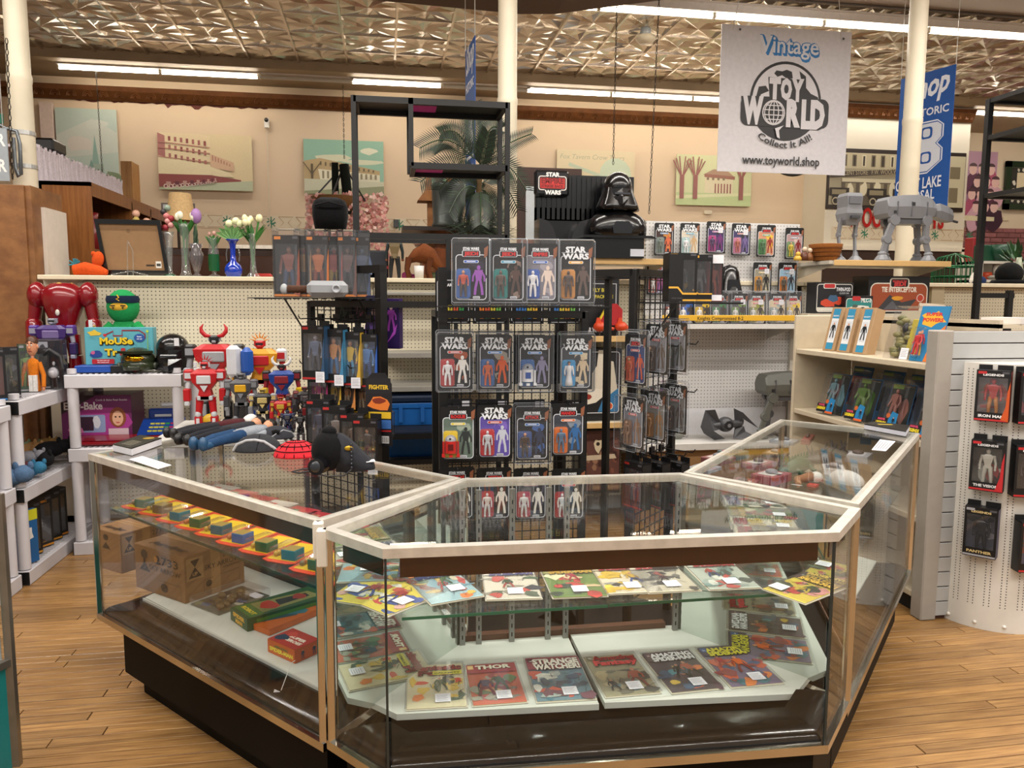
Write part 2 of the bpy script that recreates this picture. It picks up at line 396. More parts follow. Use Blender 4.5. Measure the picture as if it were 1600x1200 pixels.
# ---- back walls
WALLP=mat('back_wall_paint','#d9c3a6',.65,noise=.03,nscale=1.5)
WALLW=mat('bay_wall_paint','#e0d8c4',.65,noise=.03,nscale=1.5)
xa=aty(1266,300,11.5).x;xb=aty(1507,300,10.9).x
b=M();b.box(XL,xa+.3,YB,YB+.12,0,ZC);wb=struct(b.build('wall_back',WALLP))
b=M();b.box(xa-.12,xb,10.9,YB+.1,1.0,ZC-.1);b.box(xa-.12,xb,10.86,10.9,2.16,ZC-.3)
wbay=struct(b.build('wall_bay',WALLW))
zb=aty(1400,388,10.86).z
b=M('#e5dcc8');b.box(xa-.12,xb+.02,10.80,10.87,zb-.04,zb+.02);b.box(xb-.06,xb+.02,10.80,10.9,zb-.45,zb);b.build('ledge',MATTE,wbay)
b=M('#3a2519');b.box(xa-.1,xb-.07,10.84,10.9,1.0,zb-.04);b.build('dark_board',MATTE,wbay)
b=M();b.box(xb-.1,XR,12.3,12.42,0,ZC);wf=struct(b.build('wall_far',mat('far_wall_paint','#dccdb6',.65,noise=.03,nscale=1.5)))
struct(M().box(XL-.12,XL,-3,12.5,0,ZC).build('wall_left',WALLP));struct(M().box(XR,XR+.12,-3,12.5,0,ZC).build('wall_right',WALLP))
# brickwork low on the far wall
BR=mat('painted_brick','#8d5a5c',.75,noise=.12,nscale=12,rand=.2,bump=.4)
b=M();b.box(0,.2,-.03,0,0,.062,ch=.006);bk=b.build('brick',BR,wf)
zt=aty(1520,356,12.3).z;bx0=xb+.02;first=True;nb=0;rowi=0;z=zt-.075
b=M('#a8777a');b.box(bx0-.3,XR,12.285,12.3,0,zt);b.build('mortar',MATTE,wf)
bigbrick=.245
bk.data=(lambda m_:m_.build('brick_shape',BR,wf))(M().box(0,bigbrick-.012,-.03,0,0,.075,ch=.006)).data
for o in [o for o in bpy.data.objects if o.name.startswith('brick_shape')]:bpy.data.objects.remove(o)
while z>1.75:
    x=bx0-.28+(.12 if rowi % 2 else 0)
    while x<12.2:
        if first:bk.location=(x,12.285,z);first=False
        else:child(wf,bk,'brick',(x,12.285,z))
        nb+=1;x+=bigbrick
    z -= .087;rowi+=1
# crown trim with pressed shells
TR=mat('bronze_trim','#6d4526',.38,metal=.45,noise=.2,nscale=10)
def crown(name,x0,x1,yw,zt_,h=.21):
    b=M();b.prism([(yw-.12,zt_),(yw,zt_),(yw,zt_-h),(yw-.03,zt_-h),(yw-.05,zt_-h*.8),(yw-.10,zt_-h*.35)],x0,x1,ax='x');t=struct(b.build(name,TR))
    s_=M();x=x0+.05
    while x<x1-.1:
        for q in range(3):
            r=.06-.018*q;s_.tube([(x+.09+r*math.cos(a),yw-.095-.0*q,zt_-h+.03+r*math.sin(a)*1.3) for a in [PI*k/6 for k in range(7)]],.006,4)
        x+=.2
    o=s_.build('shell_relief',TR,t);o['kind']='stuff';return t
zt1=aty(600,160,11.5).z
crown('trim_1',XL,xa+.1,YB,zt1+.02,.17);crown('trim_2',xa,xb,10.86,aty(1400,168,10.86).z,.18);crown('trim_3',xb,XR,12.3,aty(1560,182,12.3).z,.2)
# plaster torn away below the crown trim on the left
b=M('#5a2015');rg=random.Random(4)
p=[];
for px in range(118,420,6):p.append((px,153+(px-118)*.047))
lo=[(px,y_+rg.choice((2,3,4,5,3,9 if 260<px<330 else 4))) for px,y_ in p]
for (a,b1),(c,d) in zip(zip(p,lo),zip(p[1:],lo[1:])):
    q=[aty(*k,11.49) for k in (b1,d,c,a)];b.add([tuple(k) for k in q]+[(k.x,11.5,k.z) for k in q],[(0,1,2,3),(0,4,5,1)])
b.build('bare_plaster',MATTE,wb)
# stencilled border strip along the walls
def border(par,x0,x1,yw,zc,h=.19):
    b=M();b.lay=0;b.eps=2e-4;o_y=yw-.004;b.at((0,o_y,zc))
    b.rect(x0,-h/2,x1,h/2,'#d8cbb0');x=x0+.05
    while x<x1-.35:
        for sx in (0,.24):
            c='#b08a5e'
            b.line([(x+sx,h*.42),(x+sx+.2,h*.42),(x+sx+.13,0),(x+sx+.2,-h*.42),(x+sx,-h*.42),(x+sx+.07,0),(x+sx,h*.42)],.008,c)
        g='#2f7a5c';gx=x+.5
        b.line([(gx,-h*.42),(gx,h*.42)],.014,g)
        for q in (-1,1):b.line([(gx-.05*q,h*.3),(gx+.05*q,-h*.3)],.012,g);b.line([(gx-.06*q,0),(gx,.03*q)],.02,g)
        x+=.6
    b.build('stencil_border',INK,par)
zbd=aty(500,349,11.5).z
border(wb,-3.3,xa,YB,zbd);border(wbay,xa,xb,10.86,aty(1400,366,10.86).z)
# cream chair-level panels of fabric wall, left strip
b=M('#dcc9bd');q0,q1=aty(62,160,11.45),aty(82,160,11.45);b.box(q0.x,q1.x,11.42,11.5,1.5,q0.z);b.build('pilaster',MATTE,wb)
# dark cased doorway seen behind the black display
p0,p1=aty(808,262,11.45),aty(846,262,11.45)
b=M('#3b1d12');b.box(p0.x,p1.x+.6,11.38,11.5,1.2,p0.z);b.build('door_casing',PLAS,wb)
b=M('#c8d3dc');q0,q1=aty(821,292,11.4),aty(846,292,11.4);b.box(q0.x,q1.x+.3,11.36,11.39,1.2,q0.z);b.build('door_pane',GLOSS,wb)
# ---- iron columns
COLM=mat('column_paint','#cfc5ae',.45,noise=.06,nscale=4)
for i,(px,py,nm) in enumerate(((35,200,'left'),(793,100,'middle'),(1428,150,'right'))):
    q=aty(px,py,5.9)
    c=thing('column',{'left':'round cream iron column at the left with strap clamps','middle':'round cream iron column behind the tall black shelf and palm','right':'round cream iron column behind the grey four-legged walker toys'}[nm],'column',(q.x,5.9,0),group='iron columns')
    b=M();b.lathe([(.11,0),(.11,.06),(.09,.1),(.078,.14),(.074,3.0),(.078,3.02),(.078,3.05),(.072,3.07),(.07,ZC)],n=28);b.build('shaft',COLM,c)
    b=M();b.lathe([(.07,ZC-.14),(.08,ZC-.12),(.11,ZC-.04),(.11,ZC)],n=28);b.build('capital',COLM,c)
# ---- ceiling lamp rows: white channels, tubes (lit and unlit)
TUBEM=mat('lit_tube','#fff2dc',.4,emit=TUBE);CHAN=mat('lamp_channel','#cfc6ba',.4,noise=.05)
def lamp_row(Y,z,segs,x_all,where):
    """segs: list of (x0, lit)"""
    for k,(x0,lit) in enumerate(segs):
        t=thing('ceiling_lamp',None,'ceiling lamp',(x0,Y,z),group='fluorescent ceiling lamps')
        t['label']=('lit' if lit else 'unlit')+' fluorescent tube lamp in white channel, '+where[k]
        b=M();b.prism([(-.07,.10),(.07,.10),(.055,.03),(-.055,.03)],0,1.22,ax='x');b.build('channel',CHAN,t)
        b=M('#ddd8cc');b.box(.005,.02,-.02,.02,-.02,.035);so=b.build('socket',PLAS,t);s2=so.copy();COL.objects.link(s2);s2.location.x=1.195
        b=M();b.cyl((.02,0,0),(1.2,0,0),.021,n=12);b.build('lit_tube' if lit else 'tube',TUBEM if lit else mat('dark_tube','#cfc9be',.3),t)
    b=M();b.box(x_all[0],x_all[1],Y-.085,Y+.085,z+.1,ZC-.05);r=struct(b.build('trim_4' if Y>9 else 'trim_5',CHAN))
fx=[aty(p,q,10.87).x for p,q in ((90,103),(245,112),(548,129),(822,143),(945,149),(1070,156))]
far=[(fx[0],1),(fx[0]+1.22,1),(fx[0]+2.44,0),(fx[2],1),(fx[2]+1.22,0),(fx[3],1),(fx[3]+1.22,1),(fx[3]+2.44,1),(fx[3]+3.66,1),(fx[3]+4.88,1),(fx[3]+6.10,1),(fx[3]+7.32,1),(fx[3]+8.54,1)]
wf_=['far row, leftmost','far row, second from the left','far row, left of the single lit one','far row, single one above the building print','far row, right before the middle column','far row, right of the middle column','far row, second right of the middle column','far row, beside the hanging white sign','far row, behind the hanging white sign','far row, behind the sign toward the right column','far row, at the right column','far row, right of the blue banner','far row, rightmost']
lamp_row(10.87,4.45,far,(XL,XR),wf_)
nx=aty(935,17,7.77).x
near=[(nx-1.22+.0,1)]+[(nx+1.22*k,1) for k in range(6)]
wn=['near row, left end by the bulkhead','near row, above the smoke detector','near row, right above the hanging white sign','near row, from the sign to the right column','near row, right of the right column','near row, towards the right edge','near row, past the right edge']
lamp_row(7.77,4.45,near,(nx-1.22,XR),wn)
for Yq,xs,pw in ((10.6,(-4,12),60),(7.7,(1,9.5),90)):lamp_strip(Yq-.0,xs[0],xs[1],pw,4.425)
# ================================================================== glass counter cases
TOPZ=.965
BLK=mat('black_base','#0a0807',.6,noise=.25,nscale=3,spec=.15)
PLINTH=mat('black_gloss_plinth','#0d0a08',.14,noise=.2,nscale=5,coat=.2,spec=.35)
VAL=mat('bronze_valance','#4a2f1d',.18,metal=.7,noise=.1)
DECK=mat('deck_laminate','#c9ccc4',.4,noise=.05,nscale=5)
def inset(poly,d):
    """poly counter-clockwise, inset by d"""
    n=len(poly);out=[]
    for i in range(n):
        p0,p1,p2=V(poly[i-1]),V(poly[i]),V(poly[(i+1) % n]);e1=(p1-p0).normalized();e2=(p2-p1).normalized()
        n1=V((-e1.y,e1.x));n2=V((-e2.y,e2.x));bs=(n1+n2).normalized();out.append(p1+bs*(d/max(.3,bs.dot(n1))))
    return out
def show_case(name,label,poly,fz,front,mirror=(),open_sides=(),seams=(),base_in=.1,tilt=0.):
    """poly counter-clockwise seen from above; front: indices of the customer-side edges"""
    cx=sum(p[0] for p in poly)/len(poly);cy=sum(p[1] for p in poly)/len(poly)
    t=thing(name,label,'display case',(cx,cy,0));P=[V((p[0]-cx,p[1]-cy)) for p in poly];n=len(P)
    b=M();b.prism(inset(P,base_in+.02),0,.09);b.prism(inset(P,base_in-.03),.09,fz-.02);b.build('base',BLK,t)
    def rail(nm,z0,z1,w,m):
        for i in range(n):
            a,c=P[i],P[(i+1) % n];I=inset(P,w);d=I[i],I[(i+1) % n]
            b=M();b.prism([tuple(a),tuple(c),tuple(d[1]),tuple(d[0])],z0,z1);b.build(nm,m,t)
    rail('top_rail',TOPZ-.024,TOPZ,.028,RAILTOP);rail('bottom_rail',fz-.02,fz+.004,.025,CHROME)
    for i in range(n):
        if i in open_sides:continue
        a=inset(P,.012)[i]
        if i in seams:b=M('#2a2f2c');b.box(a.x-.003,a.x+.003,a.y-.003,a.y+.003,fz,TOPZ-.02);b.build('glass_seam',PLAS,t);continue
        b=M();b.box(a.x-.011,a.x+.011,a.y-.011,a.y+.011,fz,TOPZ-.02,ch=.003);b.build('corner_post',CHROME,t)
    I=inset(P,.012)
    for i in range(n):
        a,c=I[i],I[(i+1) % n];d=(c-a).normalized();a2,c2=a+d*.01,c-d*.01
        if i in front:b=M();b.bar((*a2,(fz+TOPZ)/2),(*c2,(fz+TOPZ)/2),.005,TOPZ-fz-.03);b.build('glass_pane',GLASS,t)
        elif i in mirror:b=M();nrm=V((-d.y,d.x))*.012;b.bar((*(a2+nrm),(fz+TOPZ)/2),(*(c2+nrm),(fz+TOPZ)/2),.005,TOPZ-fz-.06);b.build('mirror_panel',MIRROR,t)
    b=M();Q=inset(P,.014);ym=sum(q.y for q in Q)/n
    zf=lambda q,o:TOPZ-.004+o-math.tan(tilt)*(max(k.y for k in Q)-q.y)
    b.add([(*q,zf(q,0)) for q in Q]+[(*q,zf(q,.005)) for q in Q],[tuple(range(n))[::-1],tuple(range(n,2*n))]+[(i,(i+1) % n,n+(i+1) % n,n+i) for i in range(n)]);b.build('glass_top',GLASS,t)
    # sloping glossy plinth between bottom rail and deck, valance under the top rail
    dk=fz+.05
    for i in front:
        A,B=inset(P,.02),inset(P,.13);rings=[]
        for k in range(7):
            u=k/6;z=fz+.004+(dk-.012-fz)*math.sin(u*PI/2);w=1-math.cos(u*PI/2)
            rings.append([(*(A[i].lerp(B[i],w)),z),(*(A[(i+1) % n].lerp(B[(i+1) % n],w)),z)])
        b=M();b.add([p for r in rings for p in r],[(2*k,2*k+1,2*k+3,2*k+2) for k in range(6)],sm=True);b.build('plinth_cover',PLINTH,t)
        a,c=A[i],A[(i+1) % n];d=(c-a).normalized();b=M();nn=V((-d.y,d.x))*.012
        b.bar((*(a+d*.03+nn),TOPZ-.055),(*(c-d*.03+nn),TOPZ-.055),.004,.055);b.build('valance',VAL,t)
    return t,P,V((cx,cy)),dk
# left, corner and right case outlines (metres, counter-clockwise)
LP=[(-1.113,3.093),(-.178,2.042),(.247,2.49),(-.722,3.562)]
FP=[(-.163,1.976),(-.009,1.787),(1.142,1.745),(1.338,1.949),(1.0,2.46),(.25,2.485)]
RP=[(1.358,1.988),(2.372,3.061),(1.955,3.532),(1.012,2.462)]
caseL,LPl,LC,LD=show_case('display_case','left glass counter case with two brown cartons inside',LP,.335,(0,),mirror=(),base_in=.1)
caseF,FPl,FC,FD=show_case('display_case','corner glass counter case full of bagged comic books',FP,.385,(0,1,2),mirror=(5,3),seams=(1,2),base_in=.07,tilt=math.radians(1.7))
caseR,RPl,RC,RD=show_case('display_case','right glass counter case with mixed toys and a black book on top',RP,.33,(0,),base_in=.08)
# decks
def deck(t,P,z,cuts,m=DECK,front_in=.13):
    b=M();b.prism(P,z-.018,z);return b.build('deck',m,t)
Q=inset(LPl,.02);F0=inset(LPl,.13)
deck(caseL,[F0[0]+(Q[3]-F0[0])*.02,F0[1],Q[2],Q[3]],LD,0)
b=M('#b8b9b3');b.bar((*F0[0],LD-.016),(*F0[1],LD-.016),.006,.034);b.build('deck_lip',PLAS,caseL)
Q=inset(RPl,.02);F0=inset(RPl,.13);deck(caseR,[F0[0],F0[1],Q[2],Q[3]],RD,0)
# corner case deck: two boards with raised lips, meeting in the middle
D=[V(atz(*p,.42).xy)-FC for p in ((545,1080),(620,1116),(936,1100),(945,1098),(1243,1084),(1302,1010),(1080,976),(887,983),(882,983),(722,992))]
for pl in ((D[0],D[1],D[2],D[8],D[9]),(D[3],D[4],D[5],D[6],D[7])):
    b=M();b.prism([tuple(p) for p in pl],.402,.42);b.build('deck_board',DECK,caseF)
b=M('#b78a78');I_=inset(FPl,.125)
for i in (0,1,2):b.bar((*I_[i],.398),(*I_[i+1],.398),.02,.012)
b.build('deck_edge',METALC,caseF)
# slotted standards and sliding door frames at the back of the corner case
for px in (800,857,722,748,1058,1085,885):
    q=V(aty(px,850,2.42).xy)-FC;b=M('#8c8d8a');b.box(q.x-.009,q.x+.009,q.y-.006,q.y+.006,.40,.94)
    o=b.build('slotted_standard',METALC,caseF)
    s_=M('#141414');z=.44
    while z<.92:s_.box(q.x-.002,q.x+.002,q.y-.0065,q.y-.006,z,z+.014);z+=.03
    s_.build('slots',MATTE,o)
b=M();b.box(-.36,.34,2.455-FC.y,2.465-FC.y,.5,.93);b.build('back_glass',GLASS,caseF)
b=M('#5a3a28');b.box(-.37,.36,2.44-FC.y,2.47-FC.y,.40,.44);b.build('door_track',PLAS,caseF)
# glass shelf with green edge
sp=[V(atz(*p,.72).xy)-FC for p in ((705,960),(950,945),(1185,926))]
GS=glass_mat('green_edge_glass',(.95,.985,.97),haze=.006)
b=M();b.box(sp[0].x-.13,sp[1].x,sp[0].y,2.40-FC.y,.712,.72);b.build('glass_shelf',GS,caseF)
b=M();b.box(sp[1].x+.004,sp[2].x+.1,sp[0].y+.004,2.40-FC.y,.712,.72);b.build('glass_shelf',GS,caseF)
b=M('#0e6048');b.box(sp[0].x-.13,sp[1].x,sp[0].y-.0015,sp[0].y,.712,.72);b.box(sp[1].x+.004,sp[2].x+.1,sp[0].y+.0025,sp[0].y+.004,.712,.72);b.build('polished_edge',GLOSS,caseF)
# left case: upper glass shelf, back panel
Q=inset(LPl,.05);Q2=inset(LPl,.03)
b=M();b.prism([Q[0],Q[1],Q2[2],Q2[3]],.745,.752);b.build('glass_shelf',GS,caseL)
b=M('#0b2a22');b.bar((*Q[0],.7485),(*Q[1],.7485),.003,.008);b.build('polished_edge',GLOSS,caseL)
b=M('#3a2a20');Q3=inset(LPl,.012);b.bar((*Q3[2],.42),(*Q3[3],.42),.01,.12);b.build('back_board',PLAS,caseL)
Q=inset(RPl,.05);b=M();b.prism([Q[0],Q[1],inset(RPl,.03)[2],inset(RPl,.03)[3]],.712,.72);b.build('glass_shelf',GS,caseR)
# scalloped white corner brackets on the posts between left and corner case
for cs,P,i in ((caseL,LPl,1),(caseF,FPl,0)):
    b=M('#d9d2c4');a=P[i];b.box(a.x-.014,a.x+.014,a.y-.014,a.y+.014,TOPZ-.10,TOPZ-.0,ch=.004);b.build('corner_bracket',PLAS,cs)
# ================================================================== prints and things on the back walls
CARD=mat('board_paper','#d9cfb8',.7)
def wall_board(name,label,cat,px,Y,th=.012,edge='#cfc3a8',group=None):
    a,c=aty(px[0],px[1],Y),aty(px[2],px[3],Y);w,h=c.x-a.x,a.z-c.z
    t=thing(name,label,cat,((a.x+c.x)/2,Y-.002,(a.z+c.z)/2),group=group)
    b=M(edge);b.box(-w/2,w/2,-th,0,-h/2,h/2);b.build('backing',MATTE,t)
    A=M();A.lay=-th-.001;A.eps=4e-4;return t,A,w/2,h/2
G1='faded prints pasted on the back wall'
t,A,w,h=wall_board('wall_print','faded sky blue print of a church steeple','wall print',(86,168,188,292),11.46,group=G1)
A.rect(-w,-h,w,h,'#b9c9bf');A.pp([(-w,h*.3),(w*.2,h*.75),(w,h*.4),(w,-h*.1),(-w,-h*.3)],'#c9cfc4');A.blob(-w*.3,h*.1,w*.5,h*.2,'#d4cfc4');A.blob(w*.3,h*.6,w*.4,h*.15,'#cdd2c8')
A.pp([(w*.12,-h*.45),(w*.24,h*.35),(w*.36,-h*.45)],'#8fb0a5');A.rect(w*.08,-h,w*.5,-h*.42,'#a2b3a6');A.pp([(w*.02,-h*.5),(w*.1,-h*.3),(w*.18,-h*.5)],'#7f9f95');A.blob(w*.8,-h*.8,w*.3,h*.2,'#7f9070')
for q in (.15,.3,.42):A.rect(w*q,-h*.75,w*(q+.04),-h*.55,'#6d7f76')
A.build('picture',INK,t)
t,A,w,h=wall_board('wall_print','faded maroon print of old cars parked along a shopping street','wall print',(246,207,396,300),11.46,group=G1)
A.rect(-w,-h,w,h,'#d8c79f');m_='#8c4a48'
A.pp([(-w,h),(-w,h*.1),(w*.1,-h*.02),(w*.1,h*.92),(-.1*w,h)],'#dccba6');A.pp([(-w,h),(-w*.85,h*.9),(-w*.85,h*.15),(-w,h*.2)],'#a8706a')
for i in range(7):
    for j in range(3):
        x0=-w*.78+i*w*.125;zz=h*(.72-.3*j)-i*h*.022*(1+j*.3);A.rect(x0,zz,x0+w*.05,zz+h*.16,'#a3675f' if (i+j) % 3 else '#8c4a48')
for q in (.1,.42,.62):A.line([(-w,h*(q+.06)),(w*.1,h*(q-.1))],h*.03,'#b07c70')
A.pp([(w*.1,h*.3),(w*.6,h*.02),(w*.6,-h*.3),(w*.1,-h*.2)],'#cfae90')
for i in range(7):A.rect(w*(.14+.06*i),h*(.06-.03*i),w*(.165+.06*i),h*(.26-.05*i),'#b0806c')
A.pp([(-w,-h*.55),(w*.15,-h*.62),(w*.1,-h*.1),(-w*.5,h*.05),(-w,h*.12)],'#e0d3ae');A.pp([(w*.1,-h*.15),(w*.5,-h*.35),(w*.6,-h*.5),(w*.15,-h*.5)],'#e0d3ae')
A.pp([(-w,-h*.45),(w*.1,-h*.45),(w*.75,-h*.6),(w*.75,-h*.7),(-w,-h*.9)],m_);A.pp([(-w,-h),(w,-h*.98),(w,-h*.62),(w*.2,-h*.72),(-w,-h*.95)],'#b5bda0')
for i in range(9):
    k=1-.085*i;x0=-w*.8+i*w*.19*(.5+k/2)
    for q in (-.06,.05):A.disc(x0+w*q*k,-h*(.88-.025*i),.05*w*k,None,'#dccabd',10);A.disc(x0+w*q*k,-h*(.88-.025*i),.028*w*k,None,'#7a3a40',8)
    A.rect(x0-.05*w*k,-h*(.84-.02*i),x0+.05*w*k,-h*(.72-.02*i),'#6a3440' if i % 2 else '#c09a90')
A.build('picture',INK,t)
t,A,w,h=wall_board('wall_print','tinted print of a long brick hotel under a teal sky','wall print',(474,217,600,306),11.46,group=G1)
A.rect(-w,-h,w,h,'#8fb8a2');A.blob(-w*.2,h*.35,w*.5,h*.12,'#cfd0b4');A.blob(w*.6,h*.62,w*.25,h*.12,'#d8d8c0');A.blob(w*.5,h*.2,w*.5,h*.1,'#cdd0b6')
A.pp([(-w,h*.2),(-w*.6,h*.32),(w*.5,h*.02),(w*.9,-h*.1),(w*.9,-h*.5),(-w,-h*.45)],'#b5a077');A.pp([(-w*.65,-h*.08),(w*.9,-h*.25),(w*.9,-h*.5),(-w*.6,-h*.48)],'#ddd9c0')
for i in range(12):A.rect(-w*.55+i*w*.12,-h*.42,-w*.5+i*w*.12,-h*(.14+.01*i),'#8d8468');A.rect(-w*.6+i*w*.12,h*(.06-.02*i),-w*.56+i*w*.12,h*(.2-.025*i),'#6f6149')
A.pp([(-w,-h*.45),(w,-h*.5),(w,-h),(-w,-h)],'#c3c4ab');A.pp([(-w,-h*.9),(w,-h*.66),(w,-h),(-w,-h)],'#8e9474');A.line([(-w*.8,-h*.45),(-w*.8,h*.1)],.03,'#5e523d')
for q in (-1,1):A.line([(-w*.8,-.1),(-w*.8+q*.12,h*.15)],.012,'#5e523d')
A.build('picture',INK,t)
t,A,w,h=wall_board('wall_print','small pale green print half hidden by the palm','wall print',(672,262,736,311),11.46,group=G1)
A.rect(-w,-h,w,h,'#a9c4ab');A.blob(-w*.4,-h*.2,w*.4,h*.6,'#8fae95');A.blob(w*.3,-h*.6,w*.5,h*.3,'#c3cfb4');A.build('picture',INK,t)
t,A,w,h=wall_board('wall_print','very faint cream print with a pale blue swirl, above the black helmeted bust','wall print',(870,233,990,312),11.46,group=G1)
A.rect(-w,-h,w,h,'#d6c8a6');A.text('Fox Tavern Crow Tours',-w*.1,h*.62,.07,col='#a9a78a',shear=.25);A.line([(-w*.7,h*.4),(w*.2,-h*.1),(w*.9,-h*.4)],.05,'#b7c3ab');A.disc(w*.5,0,.25,None,'#bfcdb5');A.pp([(w*.5,-.1),(w*.95,-.1),(w*.75,-.5)],'#a9c0ae');A.build('picture',INK,t)
t,A,w,h=wall_board('wall_print','green and maroon print of a columned mansion between bare trees','wall print',(1057,241,1172,323),11.46,group=G1)
A.rect(-w,-h,w,h,'#cdd0a4');A.rect(-w,-h,w,-h*.5,'#b9c893');A.pp([(-w,-h*.62),(w,-h*.45),(w,-h*.56),(-w,-h*.75)],'#d6d8ae')
A.rect(-w*.25,-h*.5,w*.5,h*.25,'#d9cfae');A.pp([(-w*.3,h*.22),(-w*.02,h*.45),(w*.35,h*.4),(w*.55,h*.15)],'#a98a72');A.line([(-w*.26,h*.2),(w*.55,h*.12)],.05,'#9a6a5c')
for i in range(6):A.rect(w*(.02+.08*i),-h*.5,w*(.05+.08*i),-h*.12,'#8c4a48')
for i in range(4):A.rect(w*(-.2+.14*i),h*.02,w*(-.14+.14*i),h*.12,'#8a7a60')
for tx in (-.85,.72,-.5):
    A.line([(w*tx,-h*.75),(w*tx,h*.2)],.07,'#96605a')
    for q in (-3,-2,-1,1,2,3):A.line([(w*tx,-h*.1+abs(q)*.02),(w*(tx+.05*q),h*.5),(w*(tx+.08*q),h*(1-.08*abs(q)))],.018,'#96605a')
A.build('picture',INK,t)
# small things on the back wall
def wall_box(name,label,cat,px,Y,col,th=.03):
    a,c=aty(px[0],px[1],Y),aty(px[2],px[3],Y);t=M(col).box(-(c.x-a.x)/2,(c.x-a.x)/2,-th,0,c.z,a.z,ch=.006).build(name,PLAS);t.location=((a.x+c.x)/2,Y-.002,0);return tag(t,label,cat)
t=thing('security_camera','small white security camera on the cream back wall','camera',aty(417,191,11.47));M('#e8e4dc').box(-.035,.035,-.05,0,-.09,.05,ch=.012).build('body',PLAS,t);b=M('#0c0c0e');b.ell((0,-.05,.02),(.03,.02,.03));b.build('lens',GLOSS,t)
b=M('#cfc3ae');b.box(-.006,.006,-.01,0,-1.6,-.1);b.build('cable',MATTE,t)
wall_box('thermostat','small dark thermostat on the stencilled wall border','thermostat',(615,343,623,356),11.48,'#3c3f42')
wall_box('outlet_plate','cream switch plate below the mansion print','switch plate',(1100,329,1112,335),11.48,'#d8ccb0',.01)
wall_box('outlet_plate','cream switch plate on the wall right of the black shelf tower','switch plate',(1567,339,1576,345),12.29,'#d8ccb0',.01)
# round security mirror in the corner
p=aty(1238,238,10.7);r=mpx(36,p)
t=thing('round_mirror','round convex mirror with black rim, partly behind the hanging sign','mirror',p,rot=(math.radians(-12),0,math.radians(-12)))
b=M();b.ell((0,.0,0),(r*.97,.09,r*.97),28,10);b.build('mirror_dome',MIRROR,t);b=M('#14120f');b.tube([(r*math.cos(a),.02,r*math.sin(a)) for a in [2*PI*k/32 for k in range(33)]],.022,6);b.build('rim',PLAS,t)
b=M('#222222');b.box(-.03,.03,.05,.6,-.03,.03);b.build('bracket',PLAS,t)
# big store photograph on the bay wall
a,c=aty(1290,231,10.86),aty(1502,332,10.86);a.x=aty(1293,231,10.86).x
w,h=(c.x-a.x)/2,(a.z-c.z)/2
t=thing('store_photo','large framed sepia photo of a shop front and old cars','framed photo',((a.x+c.x)/2,10.855,(a.z+c.z)/2))
M('#2c211b').box(-w,w,-.03,0,-h,h,ch=.006).build('frame',PLAS,t);A=M();A.lay=-.031;A.eps=4e-4;f=.93
A.rect(-w*.97,-h*.86,w*.97,h*.86,'#a39a80');A.rect(-w*.97,h*.35,w*.97,h*.86,'#c3b999')
for i in range(14):x0=-w*.93+i*w*.135;A.rect(x0,h*.42,x0+w*.06,h*.8,'#6d6350' if i % 3 else '#d9d1b4');A.rect(x0+.02,h*.44,x0+.05,h*.76,'#33291f')
A.pp([(-w*.97,h*.02),(w*.3,h*.28),(w*.3,h*.42),(-w*.97,h*.2)],'#4a4036');A.text('5 10 CENT STORE   F.W. WOOLWORTH CO',-w*.32,h*.17,.07,w=w*1.15,col='#b9ad8d',rot=.045)
A.rect(-w*.8,-h*.1,w*.3,h*.02,'#cfc7aa');A.rect(-w*.8,-h*.86,w*.3,-h*.1,'#5d5344')
for i in range(5):A.rect(-w*.75+i*w*.2,-h*.5,-w*.6+i*w*.2,-h*.14,'#8d8367');A.blob(-w*.68+i*w*.2,-h*.32,.06,.1,'#d9d1b4')
for cx in (-.78,-.25,.12):
    A.blob(w*cx,-h*.62,w*.17,h*.16,'#221b16',j=.15);A.rect(w*cx-.22,-h*.56,w*cx+.1,-h*.3,'#2c241d');A.rect(w*cx-.18,-h*.52,w*cx+.05,-h*.36,'#8d8367')
    for q in (-.1,.1):A.disc(w*(cx+q),-h*.74,h*.13,None,'#b5ab90',14);A.disc(w*(cx+q),-h*.74,h*.09,None,'#2a221b',12)
A.rect(w*.42,-h*.86,w*.97,h*.86,'#c9c1a2');A.rect(w*.5,-h*.8,w*.62,h*.6,'#7d735a');A.rect(w*.75,-h*.7,w*.88,-h*.2,'#7d735a');A.rect(w*.75,h*.1,w*.9,h*.5,'#7d735a');A.man(w*.68,-h*.8,h*.7,'#2a221b','#2a221b','#b5a98c')
A.build('picture',INK,t)
# red raised letters under it
base=aty(1322,354,10.86);end=aty(1472,354,10.86)
t=thing('wall_lettering','red raised block letters spelling a store name on the white wall','lettering',(base.x,10.85,base.z))
word_="WOOLWORTH'S";wd=[glyphs(c_,.02)[2]+.06 for c_ in word_];k=(end.x-base.x)/sum(wd);x0=0
for ch_,w1 in zip(word_,wd):
    cu=bpy.data.curves.new('letter','FONT');cu.body=ch_;cu.resolution_u=3;cu.offset=.02;cu.extrude=.05;o_=bpy.data.objects.new('tmp',cu);me=bpy.data.meshes.new_from_object(o_);g0=min(v.co.x for v in me.vertices)
    b=M('#b01a1c');b.add([(x0+(v.co.x-g0)*k,-.03-v.co.z*k,v.co.y*.40) for v in me.vertices],[tuple(p.vertices) for p in me.polygons]);b.build('letter',GLOSS,t)
    bpy.data.objects.remove(o_);bpy.data.meshes.remove(me);bpy.data.curves.remove(cu);x0+=w1*k
t,A,w,h=wall_board('wall_print','purple tinted group photo of seated young people, beside the black shelf tower','wall print',(1512,236,1551,346),12.27,group=None)
A.rect(-w,-h,w,h,'#9b7390');A.rect(-w,h*.3,w,h,'#b08aa6');rg=random.Random(2)
